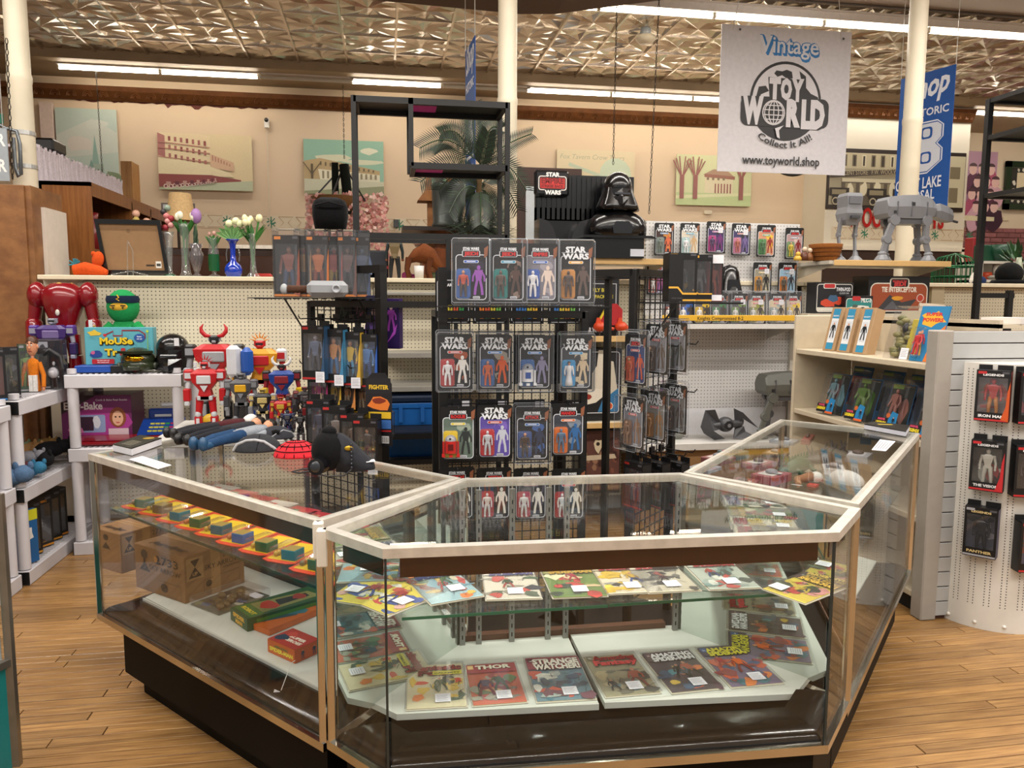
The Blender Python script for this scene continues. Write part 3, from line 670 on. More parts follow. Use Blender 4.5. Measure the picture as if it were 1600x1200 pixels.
for j in range(4):
    for i in range(3):
        x0=-w*.6+i*w*.6+(j % 2)*.1;z0=h*(.35-.36*j);A.blob(x0,z0-.16,.17,.22,('#5b2b4a','#3a1d33','#a8506e','#c9a0b0')[(i+j) % 4]);A.disc(x0,z0+.08,.08,.1,'#dcb9b4',8);A.disc(x0,z0+.13,.08,.06,'#4a2a35',8,0,PI)
A.pp([(-w,-h),(w,-h),(w,-h*.88),(-w,-h*.85)],'#d8cfae');A.build('picture',INK,t)
a,c=aty(1571,252,12.27),aty(1660,330,12.27);w,h=(c.x-a.x)/2,(a.z-c.z)/2
t=thing('framed_picture','dark green framed picture with leafy border behind the black shelf tower','framed picture',((a.x+c.x)/2,12.27,(a.z+c.z)/2))
b=M('#12301f');
for s_ in (-1,1):b.box(-w,w,-.05,0,s_*h-s_*.0,s_*(h-.1));b.box(s_*w,s_*(w-.1),-.05,0,-h,h)
b.build('frame',GLOSS,t);A=M();A.lay=-.01;A.eps=4e-4;A.rect(-w,-h,w,h,'#c4c9bf');A.rect(-w*.8,-h*.75,w*.8,h*.75,'#2c2c2a');A.rect(-w*.6,-h*.55,w*.6,h*.55,'#ddd2b4');rg=random.Random(5)
for i in range(60):a_=rg.random()*2*PI;k=1/max(abs(math.cos(a_)),abs(math.sin(a_)));A.blob(w*.7*k*math.cos(a_),h*.65*k*math.sin(a_),.03,.03,'#dad8cc',5)
A.blob(0,0,w*.25,h*.35,'#c2863c');A.build('picture',INK,t)
# ---- hanging white sign
Y=7.2;a,b_,c,d=aty(1129,38,Y),aty(1333,50,Y),aty(1318,274,Y),aty(1119.5,267.5,Y)
w,h=((b_.x-a.x)+(c.x-d.x))/4,(a.z+b_.z-c.z-d.z)/4
t=thing('hanging_sign','large white hanging shop sign with black globe logo and web address','sign',((a.x+b_.x+c.x+d.x)/4,Y,(a.z+b_.z+c.z+d.z)/4))
M('#dddbe0').box(-w,w,0,.008,-h,h).build('panel',MATTE,t)
A=M();A.eps=6e-4;k=h/115.;Z=lambda z:z*k;bl,bk,wh='#2f7fc4','#262426','#dddbe0'
def S(x,y):return ((x-105)*k,(127-y)*k)
def word(t_,x,y,hh,ww,dep=2.2):
    A.text(t_,*S(x+dep,y+dep+.8),h=hh*k,w=ww*k,col=bl,bold=.05);A.text(t_,*S(x+dep*.4,y+dep*.4+.3),h=hh*k,w=ww*k,col=bl,bold=.05);A.text(t_,*S(x,y),h=hh*k,w=ww*k,col=bl,bold=.045);A.text(t_,*S(x,y),h=hh*k,w=ww*k,col='#dfe2ea',bold=.012)
word('Vintage',109,51,26,104)
A.disc(*S(106,127),63*k,None,bk,40)
A.disc(*S(106,127),58.5*k,None,wh,40,PI*.03,PI*.97)
A.pp([S(*p) for p in ((84,84),(88,79),(98,80),(106,77),(115,80),(117,90),(108,92),(98,86),(90,89))],bk);A.pp([S(*p) for p in ((128,78),(140,86),(141,104),(150,113),(163,118),(164,127),(140,125),(134,100))],bk);A.pp([S(*p) for p in ((141,85),(149,96),(141,104))],wh)
A.pp([S(*p) for p in ((54,122),(58,106),(70,104),(76,112),(62,118),(60,126))],bk)
A.pp([S(*p) for p in ((74,90),(140,92),(138,128),(78,128))],bk);A.pp([S(*p) for p in ((28,122),(142,120),(171,124),(182,136),(183,150),(176,166),(166,171),(38,167),(34,160))],bk)
A.rr(S(28,0)[0],S(0,168)[1],S(183,0)[0],S(0,121)[1],12*k,bk,4)
for ch_,x,y,hh,ww in (('T',86,122,29,20),('O',106,122,29,20),('Y',126,124,31,22)):A.text(ch_,*S(x,y),h=hh*k,w=ww*k,col='#dddbe0',bold=.075)
for ch_,x,y,hh,ww in (('W',49,162,38,36),('R',120,164,38,25),('L',143,166,40,18),('D',163,166,40,26)):A.text(ch_,*S(x,y),h=hh*k,w=ww*k,col='#dddbe0',bold=.075)
cx,cz=S(85,146);R=20*k;A.disc(cx,cz,R,None,'#dcd9dc',24);A.disc(cx,cz,R*.9,None,bk,24)
for q in (-.8,-.42,0,.42,.8):A.line([(cx+R*q*math.cos(t_),cz+R*.9*math.sin(t_)) for t_ in [-PI/2+PI*j/8 for j in range(9)]],1.6*k,'#dcd9dc')
for q in (-.55,-.2,.2,.55):ww=R*.9*math.sqrt(1-q*q);A.line([(cx-ww,cz+R*q),(cx+ww,cz+R*q)],1.6*k,'#dcd9dc')
A.pp([S(*p) for p in ((88,171),(103,166),(95,174),(97,187),(92,185))],wh)
A.text('Collect It All!',*S(106,202),h=10.5*k,w=105*k,col=bk,bold=.02,arc=-82*k)
A.text('www.toyworld.shop',*S(101,229),h=14*k,w=137*k,col=bk,bold=.02)
for q in (21,202):A.disc(*S(q,20 if q<100 else 24),2*k,None,'#4a4a4a',8)
A.build('printing',INK,t)
for q,q2 in ((-.83,-.7),(.83,.75)):
    b=M('#d8d4cc');b.tube([(w*q,0,h*.93),(w*q2,0,ZC-t.location.z)],.004,4);b.build('string',PLAS,t)
# ---- blue banners
def banner(label,p_near,p_far_x,p_bot,Yn,draw):
    a=aty(*p_near,Yn);z=a.z;lo=atz(*p_far_x,z)
    zb_=aty(*p_bot,Yn).z;w_=(lo-a).length;hh=z-zb_
    ang=math.atan2(a.y-lo.y,a.x-lo.x)
    t=thing('hanging_banner',label,'banner',(lo.x,lo.y,zb_),ang)
    M('#114f96').box(0,w_,0,.006,0,hh).build('cloth',mat('banner_cloth','#0f4f9c',.6,noise=.05),t)
    A=M();A.eps=5e-4;A.lay=-.001;draw(A,w_,hh);A.build('printing',INK,t)
    b=M('#b8b4aa');b.tube([(0,0,hh),(0,0,ZC-zb_)],.004,4);b.build('cord',PLAS,t);b=M('#b8b4aa');b.tube([(w_,0,hh),(w_,0,ZC-zb_)],.004,4);b.build('cord',PLAS,t);return t
def d1(A,w,h):
    A.text('Shop',w*.52,h*.83,.2,w=w*.75,col='#dfe4ee',bold=.03,shear=.3,rot=.12);A.text('HISTORIC',w*.55,h*.70,.07,w=w*.75,col='#dfe4ee',bold=.02)
    for q,c in ((0,'#dfe4ee'),(.012,'#0f4f9c'),(.022,'#cfd4de')):A.pp([(w*.08+q,h*.3+q),(w*.6,h*.3+q),(w*.86-q,h*.38),(w*.86-q,h*.46),(w*.76-q,h*.5),(w*.86-q,h*.54),(w*.86-q,h*.62),(w*.74,h*.66-q),(w*.08+q,h*.66-q)],c)
    for z0 in (.37,.54):A.rr(w*.45,h*z0,w*.66,h*(z0+.08),.03,'#0f4f9c');A.rr(w*.49,h*(z0+.012),w*.62,h*(z0+.068),.02,'#cfd4de');A.rect(w*.14,h*z0,w*.28,h*(z0+.08),'#0f4f9c')
    A.rect(w*.30,h*.33,w*.42,h*.64,'#0f4f9c');A.text('BATTLE CREEK',w*.38,h*.48,.028,col='#dfe4ee',rot=PI/2,w=h*.26)
    A.text('GREAT LAKE',w*.45,h*.2,.1,w=w*.85,col='#dfe4ee',bold=.02);A.text('DISPOSAL',w*.42,h*.12,.09,w=w*.7,col='#dfe4ee',bold=.02);A.text('& WESTERN',w*.42,h*.05,.05,w=w*.6,col='#dfe4ee',bold=.02)
banner('royal blue hanging banner with white lettering behind the right column',(1494,100),(1408,124),(1474,335),6.5,d1)
def d2(A,w,h):
    A.text('Shop',w*.5,h*.86,.2,w=w*.8,col='#dfe4ee',bold=.03,shear=.3,rot=.12);A.text('HISTORIC',w*.5,h*.74,.07,w=w*.8,col='#dfe4ee',bold=.02)
    for i in range(5):A.text('B',w*.5,h*(.4),.28,w=w*.7,col='#cfd4de',bold=.05);break
    A.rect(w*.12,h*.34,w*.88,h*.36,'#dfe4ee');A.text('AND SOUTH',w*.5,h*.25,.07,w=w*.7,col='#dfe4ee',bold=.02)
banner('narrow blue hanging banner seen edge on above the palm',(742,55),(727,81),(738,335),6.3,d2)
# ---- chains, detector, hanging flower basket
def chain(px0,px1,Y,ztop=None,nm='ceiling_chain',label='',link=.034,r=.0032):
    a,c=aty(*px0,Y),aty(*px1,Y);n=int((a.z-c.z)/link);b=M('#3b3630')
    for i in range(n):
        z=a.z-(i+.5)*link;e=i % 2;x=a.x+(c.x-a.x)*i/n
        P=[(x+(.008*math.cos(t_) if not e else 0),Y+(.008*math.cos(t_) if e else 0),z+link*.62*math.sin(t_)) for t_ in [2*PI*k/6 for k in range(7)]];b.tube(P,r,3,cap=False)
    o=b.build(nm,METALC);tag(o,label,'chain',kind='stuff');del o['category'];o['category']='chain';del o['kind'];return o
chain((964,0),(958,262),7.4,label='thin steel chain dropping to the black helmeted bust');chain((1030,-5),(1014,338),7.0,label='thin steel chain dropping beside the white pegboard panel')
chain((10,60),(20,285),5.6,label='thin steel chain hanging beside the left column');chain((150,112),(160,272),10.6,label='thin chain hanging in front of the steeple print');chain((536,133),(538,250),10.4,label='thin chain holding the pink flower basket',r=.004)
t=thing('smoke_detector','small round smoke detector on the tin ceiling','smoke detector',atz(1009,44,ZC-.01));M('#9fa7ad').lathe([(.001,0),(.06,0),(.06,-.09),(.001,-.09)],n=14).build('mount',PLAS,t);M('#d8cfb8').lathe([(.001,-.08),(.11,-.09),(.115,-.12),(.08,-.16),(.001,-.165)],n=18).build('cover',PLAS,t)
p=aty(545,312,10.0);t=thing('flower_basket','hanging basket overflowing with pink artificial blossoms','flower basket',p)
b=M('#6b4a2a');b.lathe([(.02,-.2),(.25,-.12),(.32,.02),(.30,.02),(.2,-.1)],(-.15,0,0),14);b.build('basket',CLOTH,t)
zt_=aty(540,258,10).z-p.z;
for q in ((-.45,0),(-.2,-.25),(.0,.25),(.2,-.1)):b=M('#1d1b18');b.bar((-.05,0,zt_),(q[0],q[1],-.02),.018,.018);b.build('hanger',PLAS,t)
b=M('#10150f');b.box(-.2,-.12,-.05,.02,zt_-.35,zt_+.02);b.tube([(-.05,-.05,zt_),(-.02,-.05,zt_-.3),(-.03,-.05,zt_-.6)],.06,6);b.build('hook',CLOTH,t)
rg=random.Random(11);b=M()
for i in range(900):
    x=rg.uniform(-.52,.48);z=rg.uniform(-.75,.06);y=rg.uniform(-.25,.2)
    if x<-.3 and z<-.45 - (x+.5):pass
    c=rg.choice(('#d99a92','#e6b3a8','#c98a84','#f0cfc4'));s_=rg.uniform(.02,.036)
    a1=rg.random()*PI;u=V((math.cos(a1),rg.uniform(-.6,.6),math.sin(a1)))*s_;v=V((-math.sin(a1),rg.uniform(-.6,.6),math.cos(a1)))*s_;q=V((x,y,z))
    b.add([q-u,q-v,q+u,q+v],[(0,1,2,3)],c)
o=b.build('blossoms',LEAF,t);o['kind']='stuff'
# ---- palm behind the tall black shelf
p=aty(742,352,5.75);t=thing('potted_palm','tall artificial palm with dark green fronds behind the black shelf','palm',(p.x,5.64,1.70))
M('#12100e').lathe([(.001,0),(.12,0),(.15,.2),(.14,.2),(.11,.02)],n=16).build('pot',PLAS,t)
b=M('#4a3a24');b.cyl((0,0,.1),(.02,0,.75),.03,.02,8);b.build('stem',CLOTH,t)
def frond(base,tip,sag,n,L):
    base,tip=V(base),V(tip);P=[]
    for k in range(n+1):
        u=k/n;q=base.lerp(tip,u);q.z+=sag*math.sin(u*PI)*.9;P.append(q)
    b=M('#24371c');b.tube(P[::2]+[P[-1]],.0045,4)
    d=(tip-base).normalized();sd=d.cross(V((0,1,0)) if abs(d.y)<.8 else V((0,0,1))).normalized()
    for k in range(2,n+1):
        for s_ in (-1,1):
            q=P[k];dd=(P[k]-P[k-1]).normalized();sd=dd.cross(V((.15,1,.1))).normalized()*s_;l=L*1.1*(1-.55*abs(k/n-.45));e=q+(sd*.86+dd*.6)*l;e.z -= l*.08
            m_=q.lerp(e,.45)+V((0,0,.004));wv=dd*.0062;b.add([q-wv*.4,m_-wv,e,m_+wv,q+wv*.4],[(0,1,2,3,4)],rg.choice(('#101d0e','#152412','#1c301a','#0d180b')))
    return b.build('frond',LEAF,t)
def palm_pt(px,py,dy=0.):q=aty(px,py,5.75+dy);return (q.x-p.x,dy,q.z-1.70)
for bx,by,tx,ty,sag,dy,L in ((740,250,735,172,.02,0,.12),(738,252,655,236,.10,-.15,.12),(738,252,688,212,.09,.1,.1),(745,250,778,206,.10,.05,.12),(745,262,826,214,.03,.1,.09),(738,275,656,288,.10,-.1,.12),
    (742,285,684,300,.09,.05,.11),(750,275,818,300,.14,-.05,.1),(750,290,805,330,.14,.1,.1),(745,300,700,335,.10,-.1,.1),(748,300,770,345,.08,.15,.11),(740,300,722,350,.05,.05,.1),(745,320,780,352,.08,-.1,.1),(748,265,760,212,.0,-.1,.1),(748,300,748,352,.02,-.2,.1)):
    q0,q1=palm_pt(bx,by),palm_pt(tx,ty,dy);q1=(q1[0],q1[1],max(q1[2],.05));frond(q0,q1,sag,32,L)
b=M();
for i in range(420):
    a1=rg.uniform(0,2*PI);l=rg.uniform(.12,.34);q=V((rg.uniform(-.1,.12),rg.uniform(-.1,.1),rg.uniform(.15,.42)));e=q+V((math.cos(a1)*l*.8,math.sin(a1)*l*.4,rg.uniform(-.12,.16)));e.z=max(e.z,.03)
    wv=V((0,0,.005));b.add([q-wv,e,q+wv],[(0,1,2)],rg.choice(('#101c0e','#17260f','#1f3219')))
o=b.build('undergrowth',LEAF,t);o['kind']='stuff'
# ---- bookcase, skirted table, clamp lamp, left edge
q0,q1=aty(60,282,6.3),aty(141,282,6.3);zt_=q0.z;Yf=8.4
t=thing('bookcase','tall wood grain bookcase end behind the left counter ledge','bookcase',(q0.x,6.3,0));w_=q1.x-q0.x;L=Yf-6.3
BW=wood_mat('teak_laminate','#6f4018','#8f5b2b',.4,(14,14,.8),wave=3.)
M().box(0,w_,0,.02,0,zt_).build('end_panel',BW,t)
M().box(0,w_,0,L,zt_-.03,zt_).build('top_board',BW,t);M('#3a2a22').box(0,.02,0,L,0,zt_).build('back_board',PLAS,t)
for z in (.1,.55,1.0,1.45,1.9):M().box(.02,w_,.02,L,z,z+.025).build('shelf',BW,t)
for y in (.95,1.5,L-.02):M().box(.02,w_,y,y+.022,0,zt_-.03).build('divider',BW,t)
M().box(w_-.02,w_,.02,L,zt_-.10,zt_-.03).build('cornice',BW,t)
# things on its upper shelf, seen through the opening
for k,(y,hh,c,lb) in enumerate(((.35,.3,'#7a1f22','red and black tartan tin on the bookcase shelf'),(.62,.22,'#2b2320','dark jar on the bookcase shelf beside the tartan tin'),(1.15,.26,'#b9a084','pale jug deep on the bookcase shelf'))):
    o=M(c).lathe([(.001,0),(.08,0),(.09,hh*.5),(.06,hh*.85),(.07,hh),(.001,hh)],n=14).build(('tartan_tin','jar','jug')[k],GLOSS);o.location=(q0.x+w_-.14,6.3+y,1.925);tag(o,lb,('tin','jar','jug')[k])
for k in range(3):
    px=(213,229,242)[k];q=aty(px,345,6.6);c=('#b7a45e','#a5a0a4','#b58a80')[k]
    t=thing('doll_figurine','small '+('yellow','silver grey','pink')[k]+' doll figurine at the bookcase end','figurine',(q.x,6.6,1.70));hh=.62-.06*k
    M('#14110f').box(-.04,.04,-.04,.04,0,.18).build('stand',PLAS,t);M(c).lathe([(.001,.18),(.055,.19),(.045,.3),(.03,.42),(.035,.46),(.001,hh-.1)],n=12).build('dress',CLOTH,t);b=M('#cfa088');b.ell((0,0,hh-.1),.03);b.build('head',PLAS,t)
# skirted table behind the bookcase
a,c=aty(50,224,6.75),atz(190,283,aty(50,224,6.75).z);z1=a.z;n=60;P=[]
c=V((a.x+.1+.0,10.6,z1));
for Yq in [6.75+.05*k for k in range(110)]:
    for_x=aty(190,283,Yq)
    if for_x.z >= z1:c=for_x;break
t=thing('skirted_table','white gathered table skirt above the bookcase','table skirt',(0,0,0));b=M('#d9cfd6');vs=[];d=(c-a);nrm=V((d.y,-d.x,0)).normalized()
N_=150
for k in range(N_+1):
    q=a+d*(k/N_);o_=nrm*(.02*math.sin(k*1.7)+.01*math.sin(k*.9));vs+=[(q.x+o_.x*.6,q.y+o_.y*.6,z1+.015*math.sin(k*1.1)),(q.x+o_.x*.3,q.y+o_.y*.3,z1-.07),(q.x+o_.x*2,q.y+o_.y*2,z1-.62)]
b.add(vs,[(3*k+j,3*k+j+1,3*k+j+4,3*k+j+3) for k in range(N_) for j in (0,1)],sm=True);b.build('skirt',CLOTH,t)
b=M('#d9cfd6');b.prism([(a.x,a.y),(c.x,c.y),(c.x-.6,c.y),(a.x-.6,a.y)],z1-.01,z1-.03);b.build('table_top',CLOTH,t);b=M('#5a3c24');b.box(a.x-.55,a.x-.5,a.y+.05,a.y+.1,0,z1-.03);b.box(c.x-.2,c.x-.15,c.y-.1,c.y-.05,0,z1-.03);b.build('trestle',BW,t)
p=aty(190,291,10.2);q=aty(207,291,10.2);o=M().box(0,q.x-p.x,0,.3,0,p.z+.3).build('wood_post',wood_mat('oak_post','#9a6a35','#b98a50',.5,(8,8,1)));o.location=(p.x,10.2,0);tag(o,'light oak post end beside the white table skirt','post')
p,q=aty(52,214,7.6),aty(84,236,7.6);o=M('#141315').box(0,q.x-p.x,0,.3,0,p.z-q.z,ch=.02).build('black_speaker',PLAS);o.location=(p.x,7.6,q.z-.0);tag(o,'small black speaker box on top of the white table skirt','speaker')
# strap clamps and lamp bracket on the left column
cx=aty(35,200,5.9).x
for k,py in enumerate((209,261)):
    z=aty(35,py,5.9).z;b=M('#a9a9a6');b.lathe([(.079,-.014),(.079,.014),(.0755,.014),(.0755,-.014),(.079,-.014)],(cx,5.9,z),28,sm=False);b.box(cx-.1,cx-.07,5.8,5.84,z-.014,z+.014);o=b.build('strap_clamp',METALC);tag(o,('upper','lower')[k]+' perforated steel strap clamp round the left column','clamp')
p=aty(0,195,5.7);b=M('#6f7478');P=[aty(*k,5.75) for k in ((-6,192),(8,200),(26,205),(31,225),(33,272),(29,276),(24,262),(21,215))];b.tube(P,.012,6);o=b.build('lamp_bracket',METALC);tag(o,'bent steel rod bracket strapped to the left column','bracket')
t=thing('hanging_sign','grey hanging sign fragment with white letters at the left edge','sign',aty(15,283,5.5));M('#8d9499').box(-.4,0,0,.01,0,.33).build('panel',MATTE,t);A=M();A.text('POWDER',-.01,.22,.075,w=.34,col='#dcdad6',bold=.03,al='r');A.text('MOTOR',-.01,.06,.075,w=.3,col='#dcdad6',bold=.03,al='r');A.build('printing',INK,t);M('#0f5a44').box(-.3,-.02,.01,.02,.36,.42).build('top_strip',MATTE,t)
for q_ in (-.38,-.02):b=M('#8d8a84');b.tube([(q_,0,.33),(q_,0,ZC-t.location.z)],.003,4);b.build('cord',PLAS,t)
q0,q1,q2=aty(-30,283,5.42),aty(36,289,5.42),aty(44,289,5.42)
t=thing('wooden_cupboard','tall plain brown wooden cupboard side at the far left','cupboard',(q1.x,5.42,0));WD=wood_mat('birch_ply','#6f4524','#8d6136',.45,(2,2,3),wave=2.5)
M().box(-.5,0,0,.02,0,q1.z,ch=.003).build('side_panel',WD,t);M().box(-.02,.035,.02,.5,0,q1.z).build('front_stile',WD,t);M().box(-.5,0,.02,.5,q1.z-.02,q1.z).build('top_board',WD,t);M('#cfc4b8').box(.036,.06,.15,.5,0,q1.z-.12).build('plastic_wrap',PLAS,t)
# ---- flat shop-shelf things standing between gondola and back wall: basket, birdcage, hats, dresser
def on_top(px,Y=5.75):q=aty(px,430,Y);return q.x
t=thing('dark_dresser','dark wood dresser with white lace top behind the vases','dresser',(aty(420,400,6.6).x,6.6,0));M('#2a1810').box(-1.0,.75,0,.5,0,1.96,ch=.01).build('carcass',GLOSS,t);M('#c9c0b2').box(-.3,.2,-.01,.3,1.96,1.99).build('lace_runner',CLOTH,t)
for k in range(3):M('#3a2216').box(-.8+.52*k,-.32+.52*k,-.02,0,1.6,1.9,ch=.01).build('drawer_front',GLOSS,t)
t=thing('mirror_dresser','reddish wood cabinet behind the tall black shelf','cabinet',(aty(722,380,6.9).x,6.9,0));CH=wood_mat('cherry_wood','#5a2c14','#7d4523',.35,(6,6,1));M().box(-.35,.75,0,.5,0,2.05).build('carcass',CH,t);M().box(-.4,.8,-.05,.5,2.05,2.1,ch=.01).build('top_board',CH,t)
for k in range(3):M().box(-.32+.36*k,0+.36*k,-.02,0,1.5,2.0,ch=.01).build('door_panel',CH,t)
t=thing('birdhouse_tower','brown wooden tower of little houses beside the palm','ornament',(aty(684,350,6.2).x,6.2,1.70));WB=wood_mat('pine_toy','#7d4b22','#9f6a38',.6,(5,5,5))
M().box(-.14,.16,-.05,.1,0,.05).build('base',WB,t);M().box(-.08,-.03,-.04,.06,.05,.62).build('post',WB,t);M().box(.1,.15,-.04,.06,.05,.62).build('post',WB,t);M().prism([(-.16,.62),(.2,.62),(.16,.68),(-.1,.7)],-.08,.1,ax='y').build('roof',WB,t)
for k in range(4):M().prism([(-.1+.08*k,.68),(-.05+.08*k,.68),(-.045+.08*k,.80+.03*(k % 2)),(-.075+.08*k,.84+.03*(k % 2)),(-.095+.08*k,.78)],-.02,.03,ax='y').build('carved_peg',WB,t)
p=aty(700,356,6.0);o=M('#4d5250').lathe([(.001,0),(.12,0),(.125,.02),(.115,.04),(.125,.3),(.13,.32),(.12,.33),(.115,.05),(.001,.05)],n=18).build('galvanized_bucket',METALC);o.location=(p.x,6.0,p.z);tag(o,'grey galvanized bucket left of the palm','bucket')
o=M('#2b211b').box(-.45,.35,-.15,.2,-.03,0).build('display_plank',PLAS);o.location=(p.x+.1,6.05,p.z);tag(o,'dark plank carrying the galvanized bucket','plank');M('#2b211b').box(-.02,.02,-.1,-.06,1.7-p.z,-.03).build('post',PLAS,o);M('#2b211b').box(.28,.32,-.1,-.06,1.7-p.z,-.03).build('post',PLAS,o)
# lamp, frames, ornaments behind the vases
p=aty(283,345,7.2);t=thing('table_lamp','table lamp with tall tapering cream shade behind the tulips','lamp',(p.x,7.2,1.8));M('#c9a878').lathe([(.12,p.z-1.8),(.09,p.z-1.8+.23),(.085,p.z-1.8+.235),(.115,p.z-1.8)],n=20).build('shade',CLOTH,t);M('#7a6a4a').lathe([(.001,0),(.08,0),(.02,.05),(.015,p.z-1.8+.1),(.001,p.z-1.8+.26)],n=12).build('stem',METALC,t)
o=M('#2a1810').box(-.25,.25,-.12,.2,0,1.8).build('lamp_table',PLAS);o.location=(p.x,7.25,0);tag(o,'dark side table under the cream lamp','table')
t,A,w,h=wall_board('framed_picture','grey framed white picture behind the cream lamp shade','framed picture',(252,317,306,350),8.6,edge='#6f675f');A.rect(-w*.88,-h*.85,w*.88,h*.85,'#c9c9cc');A.blob(-w*.1,0,w*.4,h*.5,'#a9b0b6');A.build('picture',INK,t);b=M('#3a2c20');b.box(-.02,.02,-.01,.02,-1.2,-h);b.build('stand',PLAS,t)
# ================================================================== shop gondolas, shelves and racks
GY,GT=5.45,1.70
PEGC=peg_mat('cream_pegboard','#d8cfb6');PEGW=peg_mat('white_pegboard','#cfcdcb',hole=.0032)
GREY=mat('grey_shelf','#8f8c84',.4,noise=.06);SAND=mat('sand_shelf','#c6bda8',.45,noise=.05);TAN=mat('tan_price_strip','#c9a56c',.4,noise=.05)
SHW=mat('white_shelf','#cbc9c4',.4,noise=.04)
X0=-2.17;X1=6.4
g=thing('gondola','long cream pegboard gondola wall behind the counter, flat top ledge','gondola shelving',(X0,GY,0))
def gx(px,Y=GY):return aty(px,500,Y).x-X0
xs=[0.0,gx(131),gx(588),gx(935),gx(1003),gx(1248),gx(1466),X1-X0]
M().box(0,xs[1],0,.02,0,GT-.03).build('plain_panel',CREAM,g)
for k,(a,c) in enumerate(((xs[1],xs[2]-.02),(xs[2]+.02,xs[3]-.01),(xs[3]+.01,xs[4]),(xs[6]+.01,xs[7]))):
    M().box(a,c,-.012,0,.1,GT-.035).build('pegboard_panel',PEGC,g)
M().box(xs[5]+.01,xs[6]-.11,-.012,0,.1,GT-.035).build('pegboard_panel',PEGC,g)
M('#d9ccb0').box(0,xs[5]-.02,-.09,.36,GT-.03,GT,ch=.004).build('top_ledge',PLAS,g)
M('#d9ccb0').box(xs[5]+.0,xs[7],-.09,.36,GT-.03,GT,ch=.004).build('top_ledge',PLAS,g)
for x in (xs[1],xs[2],xs[3]):M('#b7ae98').box(x-.015,x+.015,-.03,.0,.1,GT-.03).build('upright',PLAS,g)
M('#cbbd9c').box(xs[6]-.11,xs[6],-.05,.02,.1,GT-.03).build('upright',PLAS,g)
M('#8a8172').box(0,xs[7],0,.33,0,.1).build('base',PLAS,g)
M().box(0,xs[7],.33,.35,0,GT-.03).build('rear_panel',CREAM,g)
# raised white pegboard section right of the helmeted bust
p=aty(1010,345,5.38);q=aty(1250,355,5.38)
w_=thing('pegboard_display','raised white pegboard panel hung with carded figures','pegboard',(p.x,5.38,0))
M().box(0,q.x-p.x,0,.03,.55,p.z).build('panel',PEGW,w_)
for x in (0,q.x-p.x-.05):M('#bdb7aa').box(x,x+.05,-.03,.0,.1,1.45).build('upright',PLAS,w_)
M('#c2c0bd').box(0.06,q.x-p.x-.05,-.006,0,1.108,1.12).build('seam_strip',PLAS,w_)
def shelf(name,label,pxl,pxr,py,Yf,depth,m=SHW,strip=None,th=.03,lip=.035,texts=(),px_strip=None):
    """shelf whose front top edge is seen at pixel height py at Yf; returns its top z"""
    a,c=aty(pxl,py,Yf),aty(pxr,py,Yf);z=(aty((pxl+pxr)/2,py,Yf)).z;w=c.x-a.x
    t=thing(name,label,'shelf',(a.x,Yf,z));M().box(0,w,0,depth,-th,0,ch=.003).build('board',m,t)
    if strip:M().box(0,w,-.006,0,-lip,.004,ch=.002).build('price_strip',strip,t)
    for s_ in (0.01,w-.01):M().prism([(0,-th),(depth,-th),(depth,-th-.09)],s_-.002,s_+.002,ax='x').build('bracket',m,t)
    return t,z,a.x,w
YEL=mat('yellow_strip','#d8a82c',.4)
sh,zY,_,wY=shelf('display_shelf','white shelf with yellow price strip full of carded figures',1034,1241,507,5.0,.37,strip=YEL)
A=M();A.lay=-.0065;A.text('Knights Compromised 8-2',.42,-.028,.022,col='#3a2a10',bold=.02);A.build('printing',INK,sh)
# price channel floats a little above the shelf in front of the cards
[c for c in sh.children if c.name.startswith('price_strip')][0].location=(0,0,.06);[c for c in sh.children if c.name.startswith('printing')][0].location=(0,0,.06)
M().box(0,wY,-.004,.0,-.03,.004).build('lower_edge',SHW,sh)
_,zBack,_,_=shelf('base_shelf','deep white base shelf with dark winged spacecraft toy',1000,1236,692,4.95,.43,th=.05)
b=M('#8a6a45');a=aty(1000,700,5.0);c=aty(1236,700,5.0);o=b.box(0,c.x-a.x,0,.4,0,zBack-.05).build('plinth_board',mat('tan_board','#8f6c45',.6,noise=.05));o.location=(a.x,5.0,0);tag(o,'tan plinth board below the white base shelf','plinth')
b=M('#d2d2d6');a=aty(1000,640,5.3);c=aty(1228,640,5.3);o=b.box(0,c.x-a.x,0,.006,zBack,a.z).build('backing_sheet',MATTE);o.location=(a.x,5.3,0);tag(o,'smooth white backing sheet standing behind the winged craft','panel')
_,zBust,_,_=shelf('display_shelf','tan-edged high shelf carrying the black helmeted bust',800,1044,404,4.98,.47,m=SAND,strip=TAN)
_,zW,_,_=shelf('display_shelf','tan-edged high shelf carrying the grey walker toys',1303,1486,408,4.95,.5,m=SAND,strip=TAN)
b=M('#a9a49a');a=aty(1246,412,5.38);c=aty(1303,412,4.95);o=b.prism([(0,0),(c.x-a.x,c.y-a.y),(c.x-a.x,c.y-a.y+.02),(.0,.02)],-.03,0).build('shelf_end',METALC);b=M();o.location=(a.x,a.y-.0,zW);tag(o,'grey slotted end strip running to the walker shelf','shelf end')
o=M('#b7b0a2').box(0,c.x-a.x+.02,0,.44,-.025,0).build('side_shelf',PLAS);o.location=(a.x,4.96,zW);tag(o,'short grey shelf with basket left of the walkers','shelf')
for k,(py,nm) in enumerate(((526,'tan-edged shelf with orange craft toys beside the centre rack'),(661,'tan-edged shelf under the white shuttle box'),(790,'lowest tan-edged shelf beside the centre rack'))):
    if k<2:shelf('display_shelf',nm,905,1003,py,5.0,.42,m=SAND,strip=TAN)
zs={}
